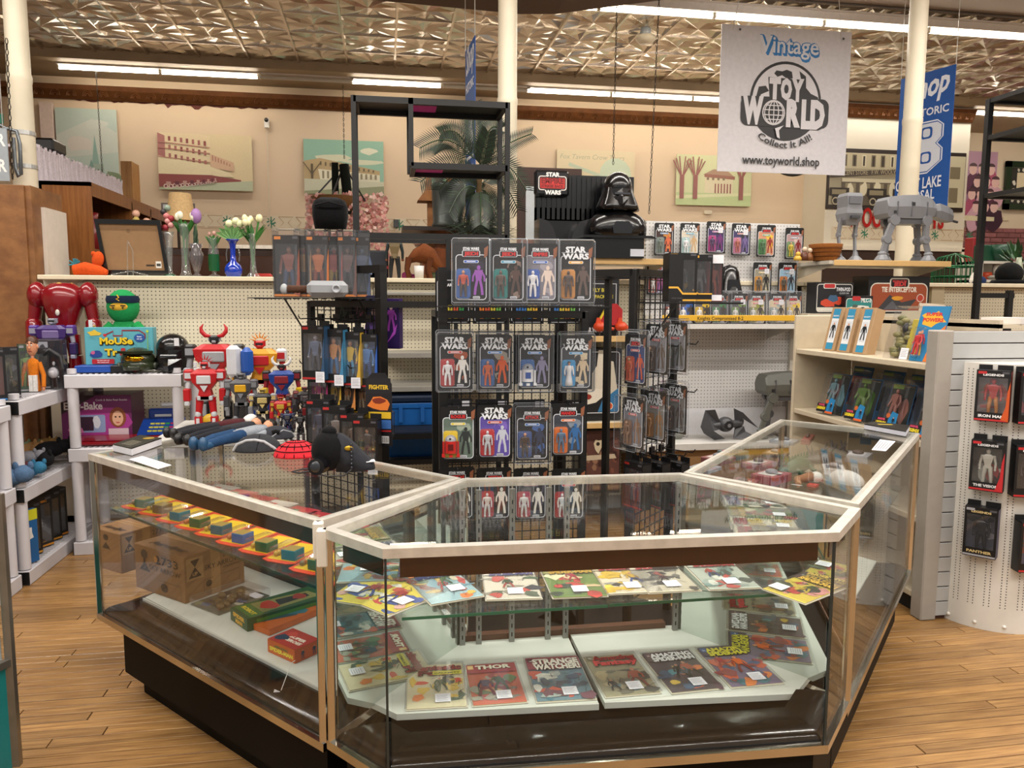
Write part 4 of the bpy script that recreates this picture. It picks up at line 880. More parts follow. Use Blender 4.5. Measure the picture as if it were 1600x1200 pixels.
for py,lb in ((457,'thin grey shelf high in the bay left of the centre rack'),(551,'grey shelf in the bay above the dark one'),(603,'dark grey lower shelf above the blue tote'),(716,'dark bottom shelf under the blue tote')):
    _,zs[py],_,_=shelf('display_shelf',lb,602,800,py,{457:5.2,551:5.15,603:4.95,716:4.9}[py],.25 if py==457 else .42,m=GREY if py<700 else mat('dark_shelf','#2f2d2b',.5),th=.02 if py==457 else .035)
# blue tote
zt_=zs[716];a,c=aty(600,612,5.0),aty(684,612,5.0);w=(c.x-a.x);h=a.z-zt_
t=thing('storage_tote','large blue plastic storage tote with darker lid','tote',((a.x+c.x)/2,5.14,zt_));BL=mat('blue_tote','#1b62ae',.35,noise=.05);b=M()
r0=[[(sx*w*k,sy*.2*k2,z) for sx,sy in ((-.5,-1),(.5,-1),(.5,1),(-.5,1))] for z,k,k2 in ((0,.82,.8),(.02,.86,.85),(h*.75,.96,.98),(h*.76,1.0,1.02),(h*.84,1.0,1.02))];b.loft(r0,sm=False).build('tub',BL,t,bevel=.01)
M('#0c1d33').box(-w*.51,w*.51,-.215,.215,h*.84,h*.95,ch=.012).build('lid',PLAS,t);M('#0c1d33').box(-w*.42,w*.42,-.17,.17,h*.95,h*.985,ch=.01).build('lid_panel',PLAS,t)
for k in (-1,1):M('#1b5ca4').box(k*w*.2-.012,k*w*.2+.012,-.212,-.2,h*.55,h*.8).build('rib',PLAS,t)
# ---- tall black open shelf towers
def bars(name,label,spec,post=.024):
    pass
Ye=4.62;a,c=aty(552,150,Ye),aty(793,160,Ye);zt_=(a.z+c.z)/2;D_=.30;w=c.x-a.x
t=thing('shelf_tower','tall black metal open shelf frame in the centre, pink glow inside','shelf frame',(a.x,Ye,0));Pp=.028
for x,nm in ((0,0),(w,1)):
    for y in (0,D_):M().box(x-Pp/2,x+Pp/2,y-Pp/2,y+Pp/2,0,zt_).build('post',BLACKM,t)
xm=aty(642,200,Ye).x-a.x;zl=aty(720,262,Ye).z;zb_=aty(680,368,Ye).z
def hshelf(z,x0,x1,th=.035,plate=True):
    for y in (0,D_):M().box(x0,x1,y-Pp/2,y+Pp/2,z-th,z).build('rail',BLACKM,t)
    for x in (x0+Pp/2,x1-Pp/2):M().box(x-Pp/2,x+Pp/2,0,D_,z-th,z).build('side_rail',BLACKM,t)
    if plate:M().box(x0,x1,0,D_,z-.008,z).build('shelf_plate',BLACKM,t)
hshelf(zt_,0,w);hshelf(zl+.02,xm,w);hshelf(zb_+.01,0,w,plate=False)
for y in (0,D_):M().box(xm-Pp/2,xm+Pp/2,y-Pp/2,y+Pp/2,zl,zt_).build('post',BLACKM,t)
x2=aty(700,400,Ye).x-a.x
for x in (x2,x2+.045):M().box(x-.012,x+.012,-.012,.012,.6,zb_).build('post',BLACKM,t)
for z in (.1,.75):hshelf(z,0,w)
M('#c0308f').box(xm+.02,xm+.16,.02,D_-.02,zt_-.0095,zt_-.0085).build('pink_glow_sheet',MATTE,t);M('#c0308f').box(xm+.02,xm+.2,.02,D_-.02,zl+.0105,zl+.0115).build('pink_glow_sheet',MATTE,t)  # matte pink sheets on the shelf plates paint the glow, nothing here emits
# right tower
Yb=4.95;a=aty(1547,155,Yb);t=thing('shelf_tower','tall black metal open shelf frame at the right edge','shelf frame',(a.x,Yb,0));w=.62;zt_=a.z
def post2(x,y,z0,z1):M().box(x-.019,x+.019,y-.019,y+.019,z0,z1).build('post',BLACKM,t)
post2(0,0,0,zt_);post2(w,0,0,zt_);post2(0,-.42,0,zt_) if False else None
for k,py in enumerate((155,213,304)):
    z=aty(1547,py,Yb).z
    M().box(-.015,.015,-1.0,0,z-.03,z).build('side_rail',BLACKM,t);M().box(0,w,-.015,.015,z-.03,z).build('rail',BLACKM,t);M().box(0,w,-1.0,0,z-.012,z-.004).build('shelf_plate',BLACKM,t);M().box(w-.015,w+.015,-1.0,0,z-.03,z).build('side_rail',BLACKM,t)
for x in (0,w):post2(x,-1.0,0,zt_)
z=aty(1540,458,Yb).z;M().box(0,.3,-.015,.015,z-.035,z).build('rail',BLACKM,t);post2(.27,0,0,z+.02)
# ---- white resin shelves on the left
RES=mat('white_resin','#cfcdd2',.42,noise=.04,nscale=9)
def resin(label,loc,W_,D_,levels,rz=0.):
    t=thing('resin_shelf',label,'shelf unit',loc,rz)
    for k,z in enumerate(levels):
        b=M();b.box(0,W_,0,D_,z-.085,z-.005,ch=.004)
        lv=b.build('tray',RES,t)
        g_=M('#bcb9bd');n=int(W_/.035)
        for i in range(n):g_.box(.03+i*(W_-.06)/n,.03+(i+.45)*(W_-.06)/n,.03,D_-.03,z-.005,z)
        o=g_.build('slat_grid',PLAS,t);o['kind']='stuff'
        for x in (0,W_):
            for y in (0,):M('#141416').box(x-.001 if x else -.003,x+.003 if x else .001,.0,.07,z-.08,z-.01).build('end_cap',PLAS,t)
    for x in (.035,W_-.035):
        for y in (.035,D_-.035):
            for k in range(len(levels)):
                z1=levels[k]-.08;z0=levels[k-1] if k else 0
                if z1-z0>.03:M().cyl((x,y,z0),(x,y,z1),.031,n=16).build('leg',RES,t)
            M().cyl((x,y,levels[-1]),(x,y,levels[-1]+.03),.026,n=14).build('peg',RES,t)
    return t
# unit 1: front face on the plane X=-1.91, running away from the camera
resin('white resin shelf unit at the left, its side running away from the counter',(-1.91,4.40,0),.97,.45,(.085,.54,1.015),PI/2)
resin('white resin shelf unit nearest the left edge',(-1.93,3.34,0),1.02,.5,(.085,.56,1.0),PI/2)
RS1,RS2=(.085,.54,1.015),(.085,.66,1.105)
resin('white resin shelf unit against the cream pegboard, carrying helmets and a board game',(-1.87,4.89,0),.66,.48,RS2)
# low white table behind the left case for the robots
t=thing('robot_table','low white table behind the left case under the toy robots','table',(-1.18,4.05,0));M().box(0,.82,0,.75,.80,.83,ch=.005).build('table_top',SHW,t)
for x in (.05,.77):
    for y in (.05,.7):M('#77757a').cyl((x,y,0),(x,y,.80),.016,n=10).build('leg',METALC,t)
# ---- right-hand gondola bay facing left, slatwall end, round perforated display
xR0,xR1,yR0,yR1,zR=2.57,2.97,3.32,4.5,1.465
t=thing('gondola','cream shelving bay facing left with sloping rows of boxed figures','gondola shelving',(xR0,yR0,0));BE=mat('beige_steel','#c5b8a0',.45,noise=.04)
M().box(0,xR1-xR0,yR1-yR0,yR1-yR0+.025,0,zR,ch=.004).build('end_panel',BE,t)
M().box(xR1-xR0,xR1-xR0+.02,0,yR1-yR0,0,zR).build('back_panel',BE,t);M().box(xR1-xR0-.05,xR1-xR0,.58,.62,0,zR).build('upright',BE,t)
for z in (.12,.5,.875,1.255):M().box(.01,xR1-xR0,.0,yR1-yR0,z-.03,z,ch=.003).build('shelf_board',BE,t)
M('#0e0d0c').box(.05,xR1-xR0,0,yR1-yR0,0,.09).build('kick',MATTE,t)
M('#b9b09c').box(xR1-xR0,xR1-xR0+.4,.0,yR1-yR0,zR-.04,zR-.02).build('top_board',BE,t)
t=thing('slatwall_panel','light grey slatwall end panel with recessed brown grooves','slatwall',(2.60,3.25,0));SL=mat('grey_slat','#a9aaa9',.5,noise=.03);Wd=1.35
M('#4a281c').box(0.05,Wd,.0,.05,0,1.415).build('groove_board',MATTE,t);M('#9b958d').box(-.03,.055,-.02,.06,0,1.42,ch=.006).build('edge_post',PLAS,t)
z=.02;s0=None
while z<1.36:
    h_=.0745
    if s0 is None:s0=M().box(.05,Wd,-.016,.0,0,.069,ch=.002).build('slat',SL,t);s0.location=(0,0,z)
    else:child(t,s0,'slat',(0,0,z))
    z+=h_
zz=z;M().box(.05,Wd,-.016,.0,zz,1.415,ch=.002).build('slat',SL,t)
cx,cy,R,H_=3.0,3.30,.287,1.27
def perf_mat():
    m=mat('perforated_white','#d6d2cb',.4,noise=.02);nt=m.node_tree;N=nt.nodes;L=nt.links;b=N['Principled BSDF']
    at_=N.new('ShaderNodeAttribute');at_.attribute_name='Col';sp=N.new('ShaderNodeSeparateColor');L.new(at_.outputs['Color'],sp.inputs[0]);return m
PERF=mat('perforated_white','#d9d5cd',.4,noise=.02)
t=thing('round_display','white half-round perforated display column with boxed figures hung on it','display column',(cx,cy,0));b=M();n=40;vs=[]
for k in range(n+1):
    a_=PI+PI*k/n;vs+=[(R*math.cos(a_),R*math.sin(a_),0),(R*math.cos(a_),R*math.sin(a_),H_)]
b.add(vs,[(2*k,2*k+2,2*k+3,2*k+1) for k in range(n)],sm=True)
b.add([(R*math.cos(PI+PI*k/n),R*math.sin(PI+PI*k/n),H_) for k in range(n+1)],[tuple(range(n+1))]);b.build('drum',PERF,t)
h_=M('#191512');Rr=R+.0006
for col in (.09,.16,.30,.37,.52,.59,.74,.81,.96,1.03,1.2,1.27,1.42,1.49,1.7,1.77,1.95,2.02,2.2,2.27):
    a_=PI+col*1.05
    z=.12
    while z<H_-.02:
        for da,dz in ((0,0),):
            P_=[]
            for q in range(6):u=a_+.0045*math.cos(q*PI/3)*2.2;P_.append((Rr*math.cos(u),Rr*math.sin(u),z+.0028*math.sin(q*PI/3)))
            h_.add(P_,[(0,1,2,3,4,5)])
        z+=.0135
o=h_.build('perforations',MATTE,t);o['kind']='stuff'
for k in range(5):a_=PI+.25+.42*k;M('#e3dfd6').ell((R*math.cos(a_),R*math.sin(a_),.03),.009,8,5).build('rivet',PLAS,t)
# ---- black wire spinner racks
def wire_panel(par,w,z0,z1,nx_,nz_,y=0.,r=.0022,nm='wire_grid'):
    b=M('#0c0c0d')
    for i in range(nx_+1):x=-w/2+w*i/nx_;b.bar((x,y,z0),(x,y,z1),r*2,r*2)
    for j in range(nz_+1):z=z0+(z1-z0)*j/nz_;b.bar((-w/2,y,z),(w/2,y,z),r*2,r*2)
    o=b.build(nm,BLACKM,par);o['kind']='stuff';return o
def spinner(label,loc,rz,w,d,z1,z0=.06,post=.032,dens=(6,26),topbar=True):
    t=thing('wire_rack',label,'rack',loc,rz)
    for x in (-w/2,w/2):
        for y in ((0,d) if d else (0,)):M().box(x-post/2,x+post/2,y-post/2,y+post/2,0,z1,ch=.003).build('post',BLACKM,t)
    if topbar:
        M().box(-w/2,w/2,-post/2,post/2,z1-.03,z1).build('top_bar',BLACKM,t)
        if d:M().box(-w/2,w/2,d-post/2,d+post/2,z1-.03,z1).build('top_bar',BLACKM,t)
    if d:
        for x in (-w/2,w/2):M().box(x-post/2,x+post/2,0,d,z1-.03,z1).build('side_bar',BLACKM,t)
    wire_panel(t,w,.2,z1,*dens)
    M().box(-w/2-.05,w/2+.05,-.1,(d or 0)+.1,0,.03,ch=.005).build('base',BLACKM,t)
    return t
YC=3.22;a,c=aty(692,560,YC),aty(912,560,YC);zc=aty(700,418,YC).z
rkC=spinner('black wire rack in the centre hung with carded figures',((a.x+c.x)/2,YC,0),0,c.x-a.x,.5,aty(700,486,YC).z,dens=(16,30))
for x in (-(c.x-a.x)/2-.0,):M().box(x-.018,x+.018,-.018,.018,0,zc).build('tall_post',BLACKM,rkC)
# right rack: two posts seen, grid between, turned
YR_=3.35;a,c=aty(988,560,3.2),aty(1052,560,3.5);zr=aty(985,420,3.2).z
ang=math.atan2(c.y-a.y,c.x-a.x)
rkR=spinner('black wire rack right of centre, turned sideways, hung with clear packs',((a.x+c.x)/2,(a.y+c.y)/2,0),ang,(c-a).length,.36,zr,dens=(8,34))
YL_=3.85;a,c=aty(489,600,4.05),aty(597,600,3.62);zl_=aty(600,414,3.62).z;ang=math.atan2(c.y-a.y,c.x-a.x)
rkL=spinner('black wire rack at left behind the case, hung with window boxes',((a.x+c.x)/2,(a.y+c.y)/2,0),ang,(c-a).length,.4,aty(489,470,4.05).z,dens=(10,30))
b=M();x=(c-a).length/2;b.box(x-.02,x+.02,-.02,.02,0,zl_);b.build('tall_post',BLACKM,rkL);M().box(x-.23,x+.02,-.015,.015,zl_-.035,zl_).build('top_bar',BLACKM,rkL)
# wire top shelf of the left rack
q0,q1,q2,q3=atz(402,462,1.0),None,None,None
zsh=aty(500,466,3.7).z
t=thing('wire_shelf','black wire shelf on the left rack holding clear boxes and a grey hammer','shelf',aty(500,466,3.7));b=M('#0c0c0d');L_=mpx(100,t.location)
for y in (-.16,-.12,-.08,-.04,0,.04,.08,.12):b.bar((-L_,y,0),(L_*.95,y,0),.004,.004)
for k in range(14):x=-L_*.9+k*L_*1.8/13;b.bar((x,-.16,-.003),(x,.12,-.003),.004,.004)
for x in (-L_*.5,L_*.6):b.bar((x,-.1,0),(x+.05,.15,-.14),.006,.006)
b.build('wire_grid',BLACKM,t);
# right rack's small top shelf
t=thing('wire_shelf','black wire shelf on the right rack holding black window boxes','shelf',aty(1080,473,3.15));b=M('#0c0c0d')
for y in (-.12,-.06,0,.06,.12):b.bar((-.19,y,0),(.18,y,0),.005,.005)
for k in range(9):b.bar((-.19+.046*k,-.12,-.003),(-.19+.046*k,.12,-.003),.004,.004)
b.bar((-.1,-.1,0),(-.18,0,-.16),.006,.006);b.build('wire_grid',BLACKM,t)
# centre rack's top shelf
t=thing('wire_shelf','black wire shelf carrying the top row of cased carded figures','shelf',aty(820,479,3.0));b=M('#0c0c0d')
for y in (-.08,-.04,0,.04,.08,.12,.16,.2):b.bar((-.33,y,0),(.33,y,0),.0045,.0045)
for k in range(17):b.bar((-.33+.66*k/16,-.08,-.003),(-.33+.66*k/16,.2,-.003),.004,.004)
b.build('wire_grid',BLACKM,t)
# ---- small glass case at the far left edge of the frame
e0,e1=aty(8,772,2.3),None
t=thing('display_case','edge of a glass case with teal base at the far left','display case',(0,0,0));AL=mat('brushed_aluminium','#8a857c',.3,metal=.8,noise=.08)
p=atz(5,772,.965);x,y=p.x-.012,p.y
TEAL=mat('teal_laminate','#0f6f70',.4,noise=.05)
nx_,ny_=.94,-.34
zt2=.965;zmid=aty(20,1100,y).z
def P3(s,z):return (x+(-.30)*s*0-.0*s,y-s,z)
M().bar((x,y,.1),(x,y,zt2),.022,.022).build('corner_post',AL,t);M().bar((x-.8,y,zt2-.01),(x,y,zt2-.01),.022,.022).build('top_rail',AL,t)
M().bar((x,y,zt2-.01),(x-.55,y-.95,zt2-.01),.022,.022).build('top_rail',AL,t)
M().bar((x-.005,y-.005,(zt2+.45)/2),(x-.55,y-.95,(zt2+.45)/2),.005,zt2-.47).build('glass_pane',GLASS,t)
M().bar((x,y,.44),(x-.55,y-.95,.44),.022,.022).build('mid_rail',AL,t)
M().prism([(x,y),(x-.8,y),(x-.8,y-.95),(x-.55,y-.95)],.42,.44).build('floor_board',TEAL,t)
M().prism([(x-.01,y-.01),(x-.8,y-.01),(x-.8,y-.94),(x-.56,y-.94)],.02,.42).build('base',TEAL,t)
M('#9aa0a0').bar((x-.8,y-.01,.7),(x-.02,y-.01,.7),.006,.5).build('back_sheet',PLAS,t)
# ================================================================== packages
def mini(b,x,y,z,h,body,legs=None,head='#c98f6c',arms=None,kind='man',helm=None,seg=8):
    """small toy figure: torso, pelvis, tapered limbs bent at elbow and knee, head; kinds man / gown / barrel / brute"""
    legs=legs or body;arms=arms or body;u=h;C_=C3
    if kind=='barrel':
        b.cyl((x,y,z+.16*u),(x,y,z+.66*u),.24*u,.24*u,14,body);b.ell((x,y,z+.66*u),(.24*u,.24*u,.24*u),14,6,head,v1=.5)
        for s_ in (-1,1):b.box(x+s_*.25*u,x+s_*.33*u,y-.07*u,y+.07*u,z+.06*u,z+.62*u,arms);b.box(x+s_*.23*u,x+s_*.36*u,y-.15*u,y+.12*u,z,z+.1*u,arms)
        b.box(x-.07*u,x+.07*u,y-.2*u,y-.1*u,z,z+.1*u,arms);b.box(x-.12*u,x+.1*u,y-.25*u,y-.2*u,z+.3*u,z+.55*u,legs);b.ell((x-.03*u,y-.2*u,z+.76*u),.05*u,8,5,'#16181c');return b
    wide=1.45 if kind=='brute' else 1.
    if kind=='gown':
        b.lathe([(.001,0),(.17*u,0),(.14*u,.2*u),(.09*u,.5*u),(.11*u,.62*u),(.13*u,.78*u),(.05*u,.84*u)],(x,y,z),12,body)
    else:
        for s_ in (-1,1):
            hx=x+s_*.055*u*wide;kx=x+s_*.085*u*wide;fx=x+s_*.095*u*wide
            b.tube([(hx,y,z+.5*u),(kx,y-.015*u,z+.27*u),(fx,y,z+.05*u)],[.062*u*wide,.05*u*wide,.038*u*wide],seg,legs);b.box(fx-.035*u,fx+.035*u,y-.09*u,y+.03*u,z,z+.05*u,legs,.01*u)
        b.loft([[(x+sx*w_*u*wide,y+sy*d_*u,z+zz*u) for sx,sy in ((-1,-1),(1,-1),(1,1),(-1,1))] for w_,d_,zz in ((.085,.055,.46),(.075,.05,.56),(.115,.065,.72),(.12,.06,.80),(.05,.035,.84))],body,False)
    for s_ in (-1,1):
        b.ell((x+s_*.135*u*wide,y,z+.77*u),.048*u*wide,seg,5,arms)
        b.tube([(x+s_*.14*u*wide,y,z+.77*u),(x+s_*.18*u*wide,y+.01*u,z+.6*u),(x+s_*.18*u*wide,y-.05*u,z+.46*u)],[.04*u*wide,.034*u*wide,.028*u*wide],seg,arms);b.ell((x+s_*.18*u*wide,y-.06*u,z+.43*u),.032*u,6,4,head)
    b.cyl((x,y,z+.82*u),(x,y,z+.87*u),.03*u,n=6,col=head);b.ell((x,y-.005*u,z+.92*u),(.058*u,.062*u,.078*u),10,7,head)
    if helm:b.ell((x,y+.006*u,z+.935*u),(.068*u,.07*u,.075*u),10,6,helm,v1=.62)
    return b
def tagprint(A,x,z,w=.035,h=.035):
    A.rect(x-w/2,z-h/2,x+w/2,z+h/2,'#e4e4ea')
    for k in range(5):A.rect(x-w*.38,z+h*(.3-.14*k),x+w*(.36-.1*(k % 2)),z+h*(.33-.14*k),'#77777f')
PC={}
def carded(label,loc,rz=0.,group=None,title='A',box_txt='',pill='#c23a2c',photo=('#15141a','#e6e2da'),insert='#b5262a',fig=('#e2e0dc',None,'#e6e6e6'),kind='man',shell=True,priced=False,back=False,W_=.152,H_=.229,tilt=0.,key=None,grid=False):
    """carded toy: black card, silver line, picture, clear bubble with figure, optional clear case"""
    if key and key in PC:
        c=copy_tree(PC[key],loc,None,label,group,rot=(tilt,0,rz));return c
    t=thing('carded_figure',label,'carded figure',loc,group=group,rot=(tilt,0,rz));w,h=W_/2,H_
    b=M('#0d0d0f');P=[(-w,0),(w,0),(w,h-.008),(w-.008,h),(-w+.008,h),(-w,h-.008)];b.prism(P,0,.0018,ax='y');cd=b.build('card',PLAS,t)
    A=M();A.eps=1.2e-4
    if back or grid:
        A.frame(-w*.9,.006,w*.9,h*.82,.012,.0025,'#c9ccd2','#101013');rg=random.Random(hash(label) % 97)
        for i in range(4):
            for j in range(2):A.rr(-w*.62+i*w*.32,h*.1+j*h*.14,-w*.62+i*w*.32+w*.26,h*.1+j*h*.14+h*.11,.003,('#d8a63a','#c2492c','#3a8f4e','#d87a2e','#3a6fb0','#c9b53a','#cf5a38','#6aa84a')[(i*2+j+rg.randint(0,3)) % 8]);A.man(-w*.49+i*w*.32,h*.11+j*h*.14,.02,'#1a1512')
        A.text('STAR WARS',0,h*.7,.012,w=w*1.1,col='#d8dade',bold=.03)
    else:
        A.frame(-w*.86,h*.035,w*.86,h*.80,.014,.0032,'#cfd2d8',photo[0],4)
        rg=random.Random(sum(map(ord,label)))
        A.blob(w*.35,h*.62,w*.4,h*.08,photo[2] if len(photo)>2 else photo[0],j=.2,rng=rg)
        for q in range(5):A.blob(w*rg.uniform(.0,.65),h*rg.uniform(.1,.62),w*.2,h*.06,photo[(q % (len(photo)-1))+1] if len(photo)>2 and q % 2 else photo[0],7,rng=rg)
        A.man(w*.42,h*.12,h*.5,photo[1],photo[1],photo[1] if len(photo)<4 else photo[3])
        A.rr(w*.1,h*.055,w*.5,h*.1,.004,'#b9bcc4');A.text('Kenner',w*.3,h*.062,.005,col='#22242a',bold=.02,shear=.2)
        if title=='A':
            A.rr(-w*.55,h*.735,w*.8,h*.96,.006,'#0d0d0f');A.text('STAR',0,h*.855,.021,w=w*1.15,col='#dfe2e6',bold=.05,sq=1);A.text('WARS',0,h*.74,.021,w=w*1.5,col='#dfe2e6',bold=.05);A.rect(-w*.8,h*.845,w*.05,h*.85,'#dfe2e6');A.rect(w*.2,h*.845,w*.8,h*.85,'#dfe2e6')
        else:
            A.text('STAR WARS',0,h*.875,.010,w=w*.9,col='#dfe2e6',bold=.05);A.rr(-w*.5,h*.76,w*.5,h*.865,.005,'#cfd2d8');A.rr(-w*.46,h*.767,w*.46,h*.858,.004,'#12090a');A.text(box_txt or 'JEDI',0,h*.785,.013,w=w*.8,col='#c2282a',bold=.05)
        A.rr(-w*.42,h*.655,w*.42,h*.705,.005,'#dfe2e6');A.rr(-w*.39,h*.66,w*.39,h*.70,.0045,pill);A.rect(-w*.25,h*.674,w*.25,h*.686,'#eceef2')
        A.rr(-w*.82,h*.06,-w*.02,h*.56,.012,insert,4)
        A.pp([(w*.72,h*.9),(w*.95,h*.95),(w*.9,h*.78),(w*.72,h*.74)],'#8a5438')
    if priced:tagprint(A,w*.45 if priced==1 else 0,h*.72 if priced==1 else -.0)
    A.build('print',INK,cd)
    if not (back or grid):
        b=M('#dfe6ec');x0,x1,z0,z1,d=-w*.84,w*.0,h*.05,h*.57,-.026
        ring=lambda k,y:[(x0+(x1-x0)*(.5+.5*k*cx_),y,z0+(z1-z0)*(.5+.5*k*cz_)) for cx_,cz_ in ((-1,-.9),(-.85,-1),(.85,-1),(1,-.9),(1,.85),(.8,1),(-.8,1),(-1,.85))]
        b.loft([ring(1.,-.001),ring(.97,d*.6),ring(.86,d)],sm=False);b.build('blister',CLEAR,t)
        b=M();mini(b,(x0+x1)/2,-.011,z0+.008,(z1-z0)*.86,fig[0],fig[1] or fig[0],fig[2],kind=kind,helm=fig[3] if len(fig)>3 else None);b.build('figure',PLAS,t)
    if shell:
        b=M('#e8ecf0');ww,d0,d1,z1=w+.006,.010,-.045,h+.006
        def rg_(k,y,dz=0):return [(ww*k*a_,y,(z1/2)+(z1/2+.012)*k*c_+dz) for a_,c_ in ((-1,-.94),(-.92,-1),(.92,-1),(1,-.94),(1,.94),(.92,1),(-.92,1),(-1,.94))]
        b.loft([rg_(1.,d0),rg_(1.,d0-.003),rg_(.97,d0-.004),rg_(.94,d1)],sm=False,cap=False);b.add(rg_(.94,d1),[tuple(range(8))]);b.add(rg_(1.,d0),[tuple(range(8))[::-1]]);b.build('clear_case',CLEAR,t)
        b=M('#8f959d');r=rg_(.94,d1-.0005);b.tube([*r,r[0]],.0009,4);r2=rg_(1.,d0-.002);b.tube([*r2,r2[0]],.001,4);b.build('case_edge',PLAS,t)
    b=M('#0b0b0c');b.tube([(0,.03,h*.985),(0,-.03,h*.985),(0,-.04,h*1.01)],.0022,5);b.build('hook',BLACKM,t) if not key or key[0]=='h' else None
    if key:PC[key]=t
    return t
def on_plane(px,py,Y):q=aty(px,py,Y);return q
# ---- centre rack, three rows seen from the front
GA='cased carded figures on the centre rack'
r1=[(742,'top row of the centre rack, leftmost: blue insert, orange and brown figure, purple picture',dict(title='B',pill='#3c62b4',photo=('#131218','#8d4fa6','#2a2034'),insert='#2f5fa6',fig=('#b5452c','#4a3a30','#c98f6c'))),
      (800,'top row of the centre rack, second: teal insert and brown cloaked figure',dict(title='B',pill='#3f95b5',photo=('#141214','#4f3a33','#7d6a60'),insert='#13807a',fig=('#5a463c','#4a3a30','#6a5346'))),
      (850,'top row of the centre rack, third: blue insert, white trooper style figure, grey picture',dict(title='B',box_txt='EMPIRE',pill='#3c62b4',photo=('#77757f','#d6c4b8','#98939b'),insert='#2b56a8',fig=('#e4e4e6',None,'#e4e4e6'))),
      (905,'top row of the centre rack, rightmost: tan insert and dark brown figure',dict(title='A',pill='#e0a63a',photo=('#1a1716','#5a4a44','#2b2422'),insert='#c9893c',fig=('#4a3a34',None,'#3a2c28')))]
for k,(px,lb,kw) in enumerate(r1):
    q=aty(px-6,476,2.98);carded('cased carded figure, '+lb.replace('top row of the centre rack, ','top row '),(q.x,2.98,q.z+.01),math.radians(-9),GA,W_=.140,tilt=math.radians(-3),**kw)
r2=[(711,'second row leftmost: red insert with white armoured figure',dict(pill='#c63a2e',photo=('#0f0f14','#e8e6e2','#9a4a2a'),insert='#b8292c',fig=('#ececec',None,'#f0f0f0'))),
      (773,'second row: blue insert with orange suited pilot',dict(pill='#3f7fc2',photo=('#2a2a30','#d0561e','#8f8a80'),insert='#2c66ac',fig=('#d8601e',None,'#d09070'))),
      (835,'second row: blue insert with small white barrel robot',dict(pill='#3f7fc2',photo=('#17171c','#8a86a6','#2c2c38'),insert='#2c66ac',fig=('#e4e6ea','#2a4f9a','#9aa0aa'),kind='barrel')),
      (899,'second row rightmost: light blue insert with white gowned figure',dict(pill='#3f9ad0',photo=('#3d4046','#cdb89a','#cfc0a4'),insert='#3a9ad2',fig=('#eeeeee',None,'#c98f6c','#3a241a'),kind='gown'))]
for px,lb,kw in r2:q=aty(px,613,3.17);carded('cased carded figure, '+lb,(q.x,3.17,q.z+.012),math.radians(-3),GA,W_=.146,**kw)
r3=[(716,721,'third row leftmost: yellow insert with red barrel robot',dict(title='B',box_txt='ROGUE',pill='#d6c23a',photo=('#5d6d63','#2b2f2f','#8d9a8c'),insert='#d8b822',fig=('#b51f1c','#5a0d0c','#8b8b90'),kind='barrel')),
      (773,718,'third row: red insert with silver robot, purple picture',dict(pill='#c2332c',photo=('#5a4a9c','#b9bcc8','#7a62b8'),insert='#b3242a',fig=('#b9bcc2',None,'#c2c5cb'))),
      (831,721,'third row: blue insert with dark robed figure, black starry picture',dict(title='B',box_txt='ATTACK',pill='#3c72b8',photo=('#0e0f16','#23304c','#3c5a94'),insert='#2b4f8c',fig=('#3a2a24',None,'#c98f6c'))),
      (887,714,'third row rightmost: orange insert with blue grey armoured figure',dict(title='B',box_txt='MANDO',pill='#dc7438',photo=('#3c3f48','#2f5f94','#77808c'),insert='#d46a22',fig=('#4c6a86',None,'#55728e')))]
for i,(px,py,lb,kw) in enumerate(r3):q=aty(px,py,3.16);carded('carded figure, '+lb,(q.x,3.16,q.z+.004),math.radians(-3),GA if i==2 else None,W_=.150,shell=(i==2),**kw)
for px,k in ((708,0),(766,1),(823,2),(882,3)):
    q=aty(px,506,3.32);carded('card back with small coloured portraits, hung behind the '+('leftmost','second','third','rightmost')[k]+' second-row figure',(q.x,3.32,q.z),0,None,grid=True,shell=False)
    q=aty(px,600,3.45);M('#2c2c30').box(-.07,.07,0,.004,-.12,.1).build('x',MATTE) if False else None
    q=aty(px+6,812,3.2);carded('carded figure in the row below the '+('leftmost','second','third','rightmost')[k]+' third-row figure, only its top showing',(q.x,3.2,q.z),0,None,title='B',shell=False)
for px,py,k in ((745,740,0),):pass
# backs of the cards hung on the rear of the centre rack (seen through the grid)
for j,py in enumerate((600,700)):
    for k,px in enumerate((712,768,826,884)):
        q=aty(px,py,3.5);t=thing('card_back','dark card back hanging on the rear of the centre rack, '+('upper','lower')[j]+' row, '+('leftmost','second','third','rightmost')[k],'card',(q.x,3.5,q.z));M('#1b1b1e').box(-.075,.075,0,.003,0,.23).build('card',PLAS,t)
        A=M();A.rect(-.05,.15,.05,.2,'#3a3a40');A.rect(.03,.19,.07,.22,'#d5d5dc');A.rect(-.06,.03,.06,.12,'#2a2a30');A.build('print',INK,t)
# ---- white pegboard cards
GB='carded figures on the white pegboard'
pal=[dict(pill='#5a7fae',photo=('#3a2420','#c9603a','#c2823e'),insert='#7a8a86',fig=('#6a7468',None,'#8a8478')),dict(pill='#4fa0b8',photo=('#c9c0ae','#b99a72','#a9b0b0'),insert='#a9c6c4',fig=('#e6e6e6',None,'#e6e6e6')),
       dict(pill='#a83a8a',photo=('#3a2a5a','#6a2a6a','#24202c'),insert='#b02a7a',fig=('#4a2a5a',None,'#3a2a3a'),priced=1),dict(pill='#b03a2e',photo=('#3c3560','#6a5a8a','#2a2a34'),insert='#c27a9a',fig=('#a85a4a',None,'#c98f6c'),priced=1),
       dict(title='B',pill='#4a9a5a',photo=('#c28a6a','#8a2a20','#d8b23a'),insert='#4a8a4a',fig=('#3f6a3a',None,'#4a7a3a')),dict(title='B',pill='#8a8a9a',photo=('#a88a8a','#7a1f1c','#c9b0a8'),insert='#6a8a5a',fig=('#c9b23a',None,'#c98f6c'))]
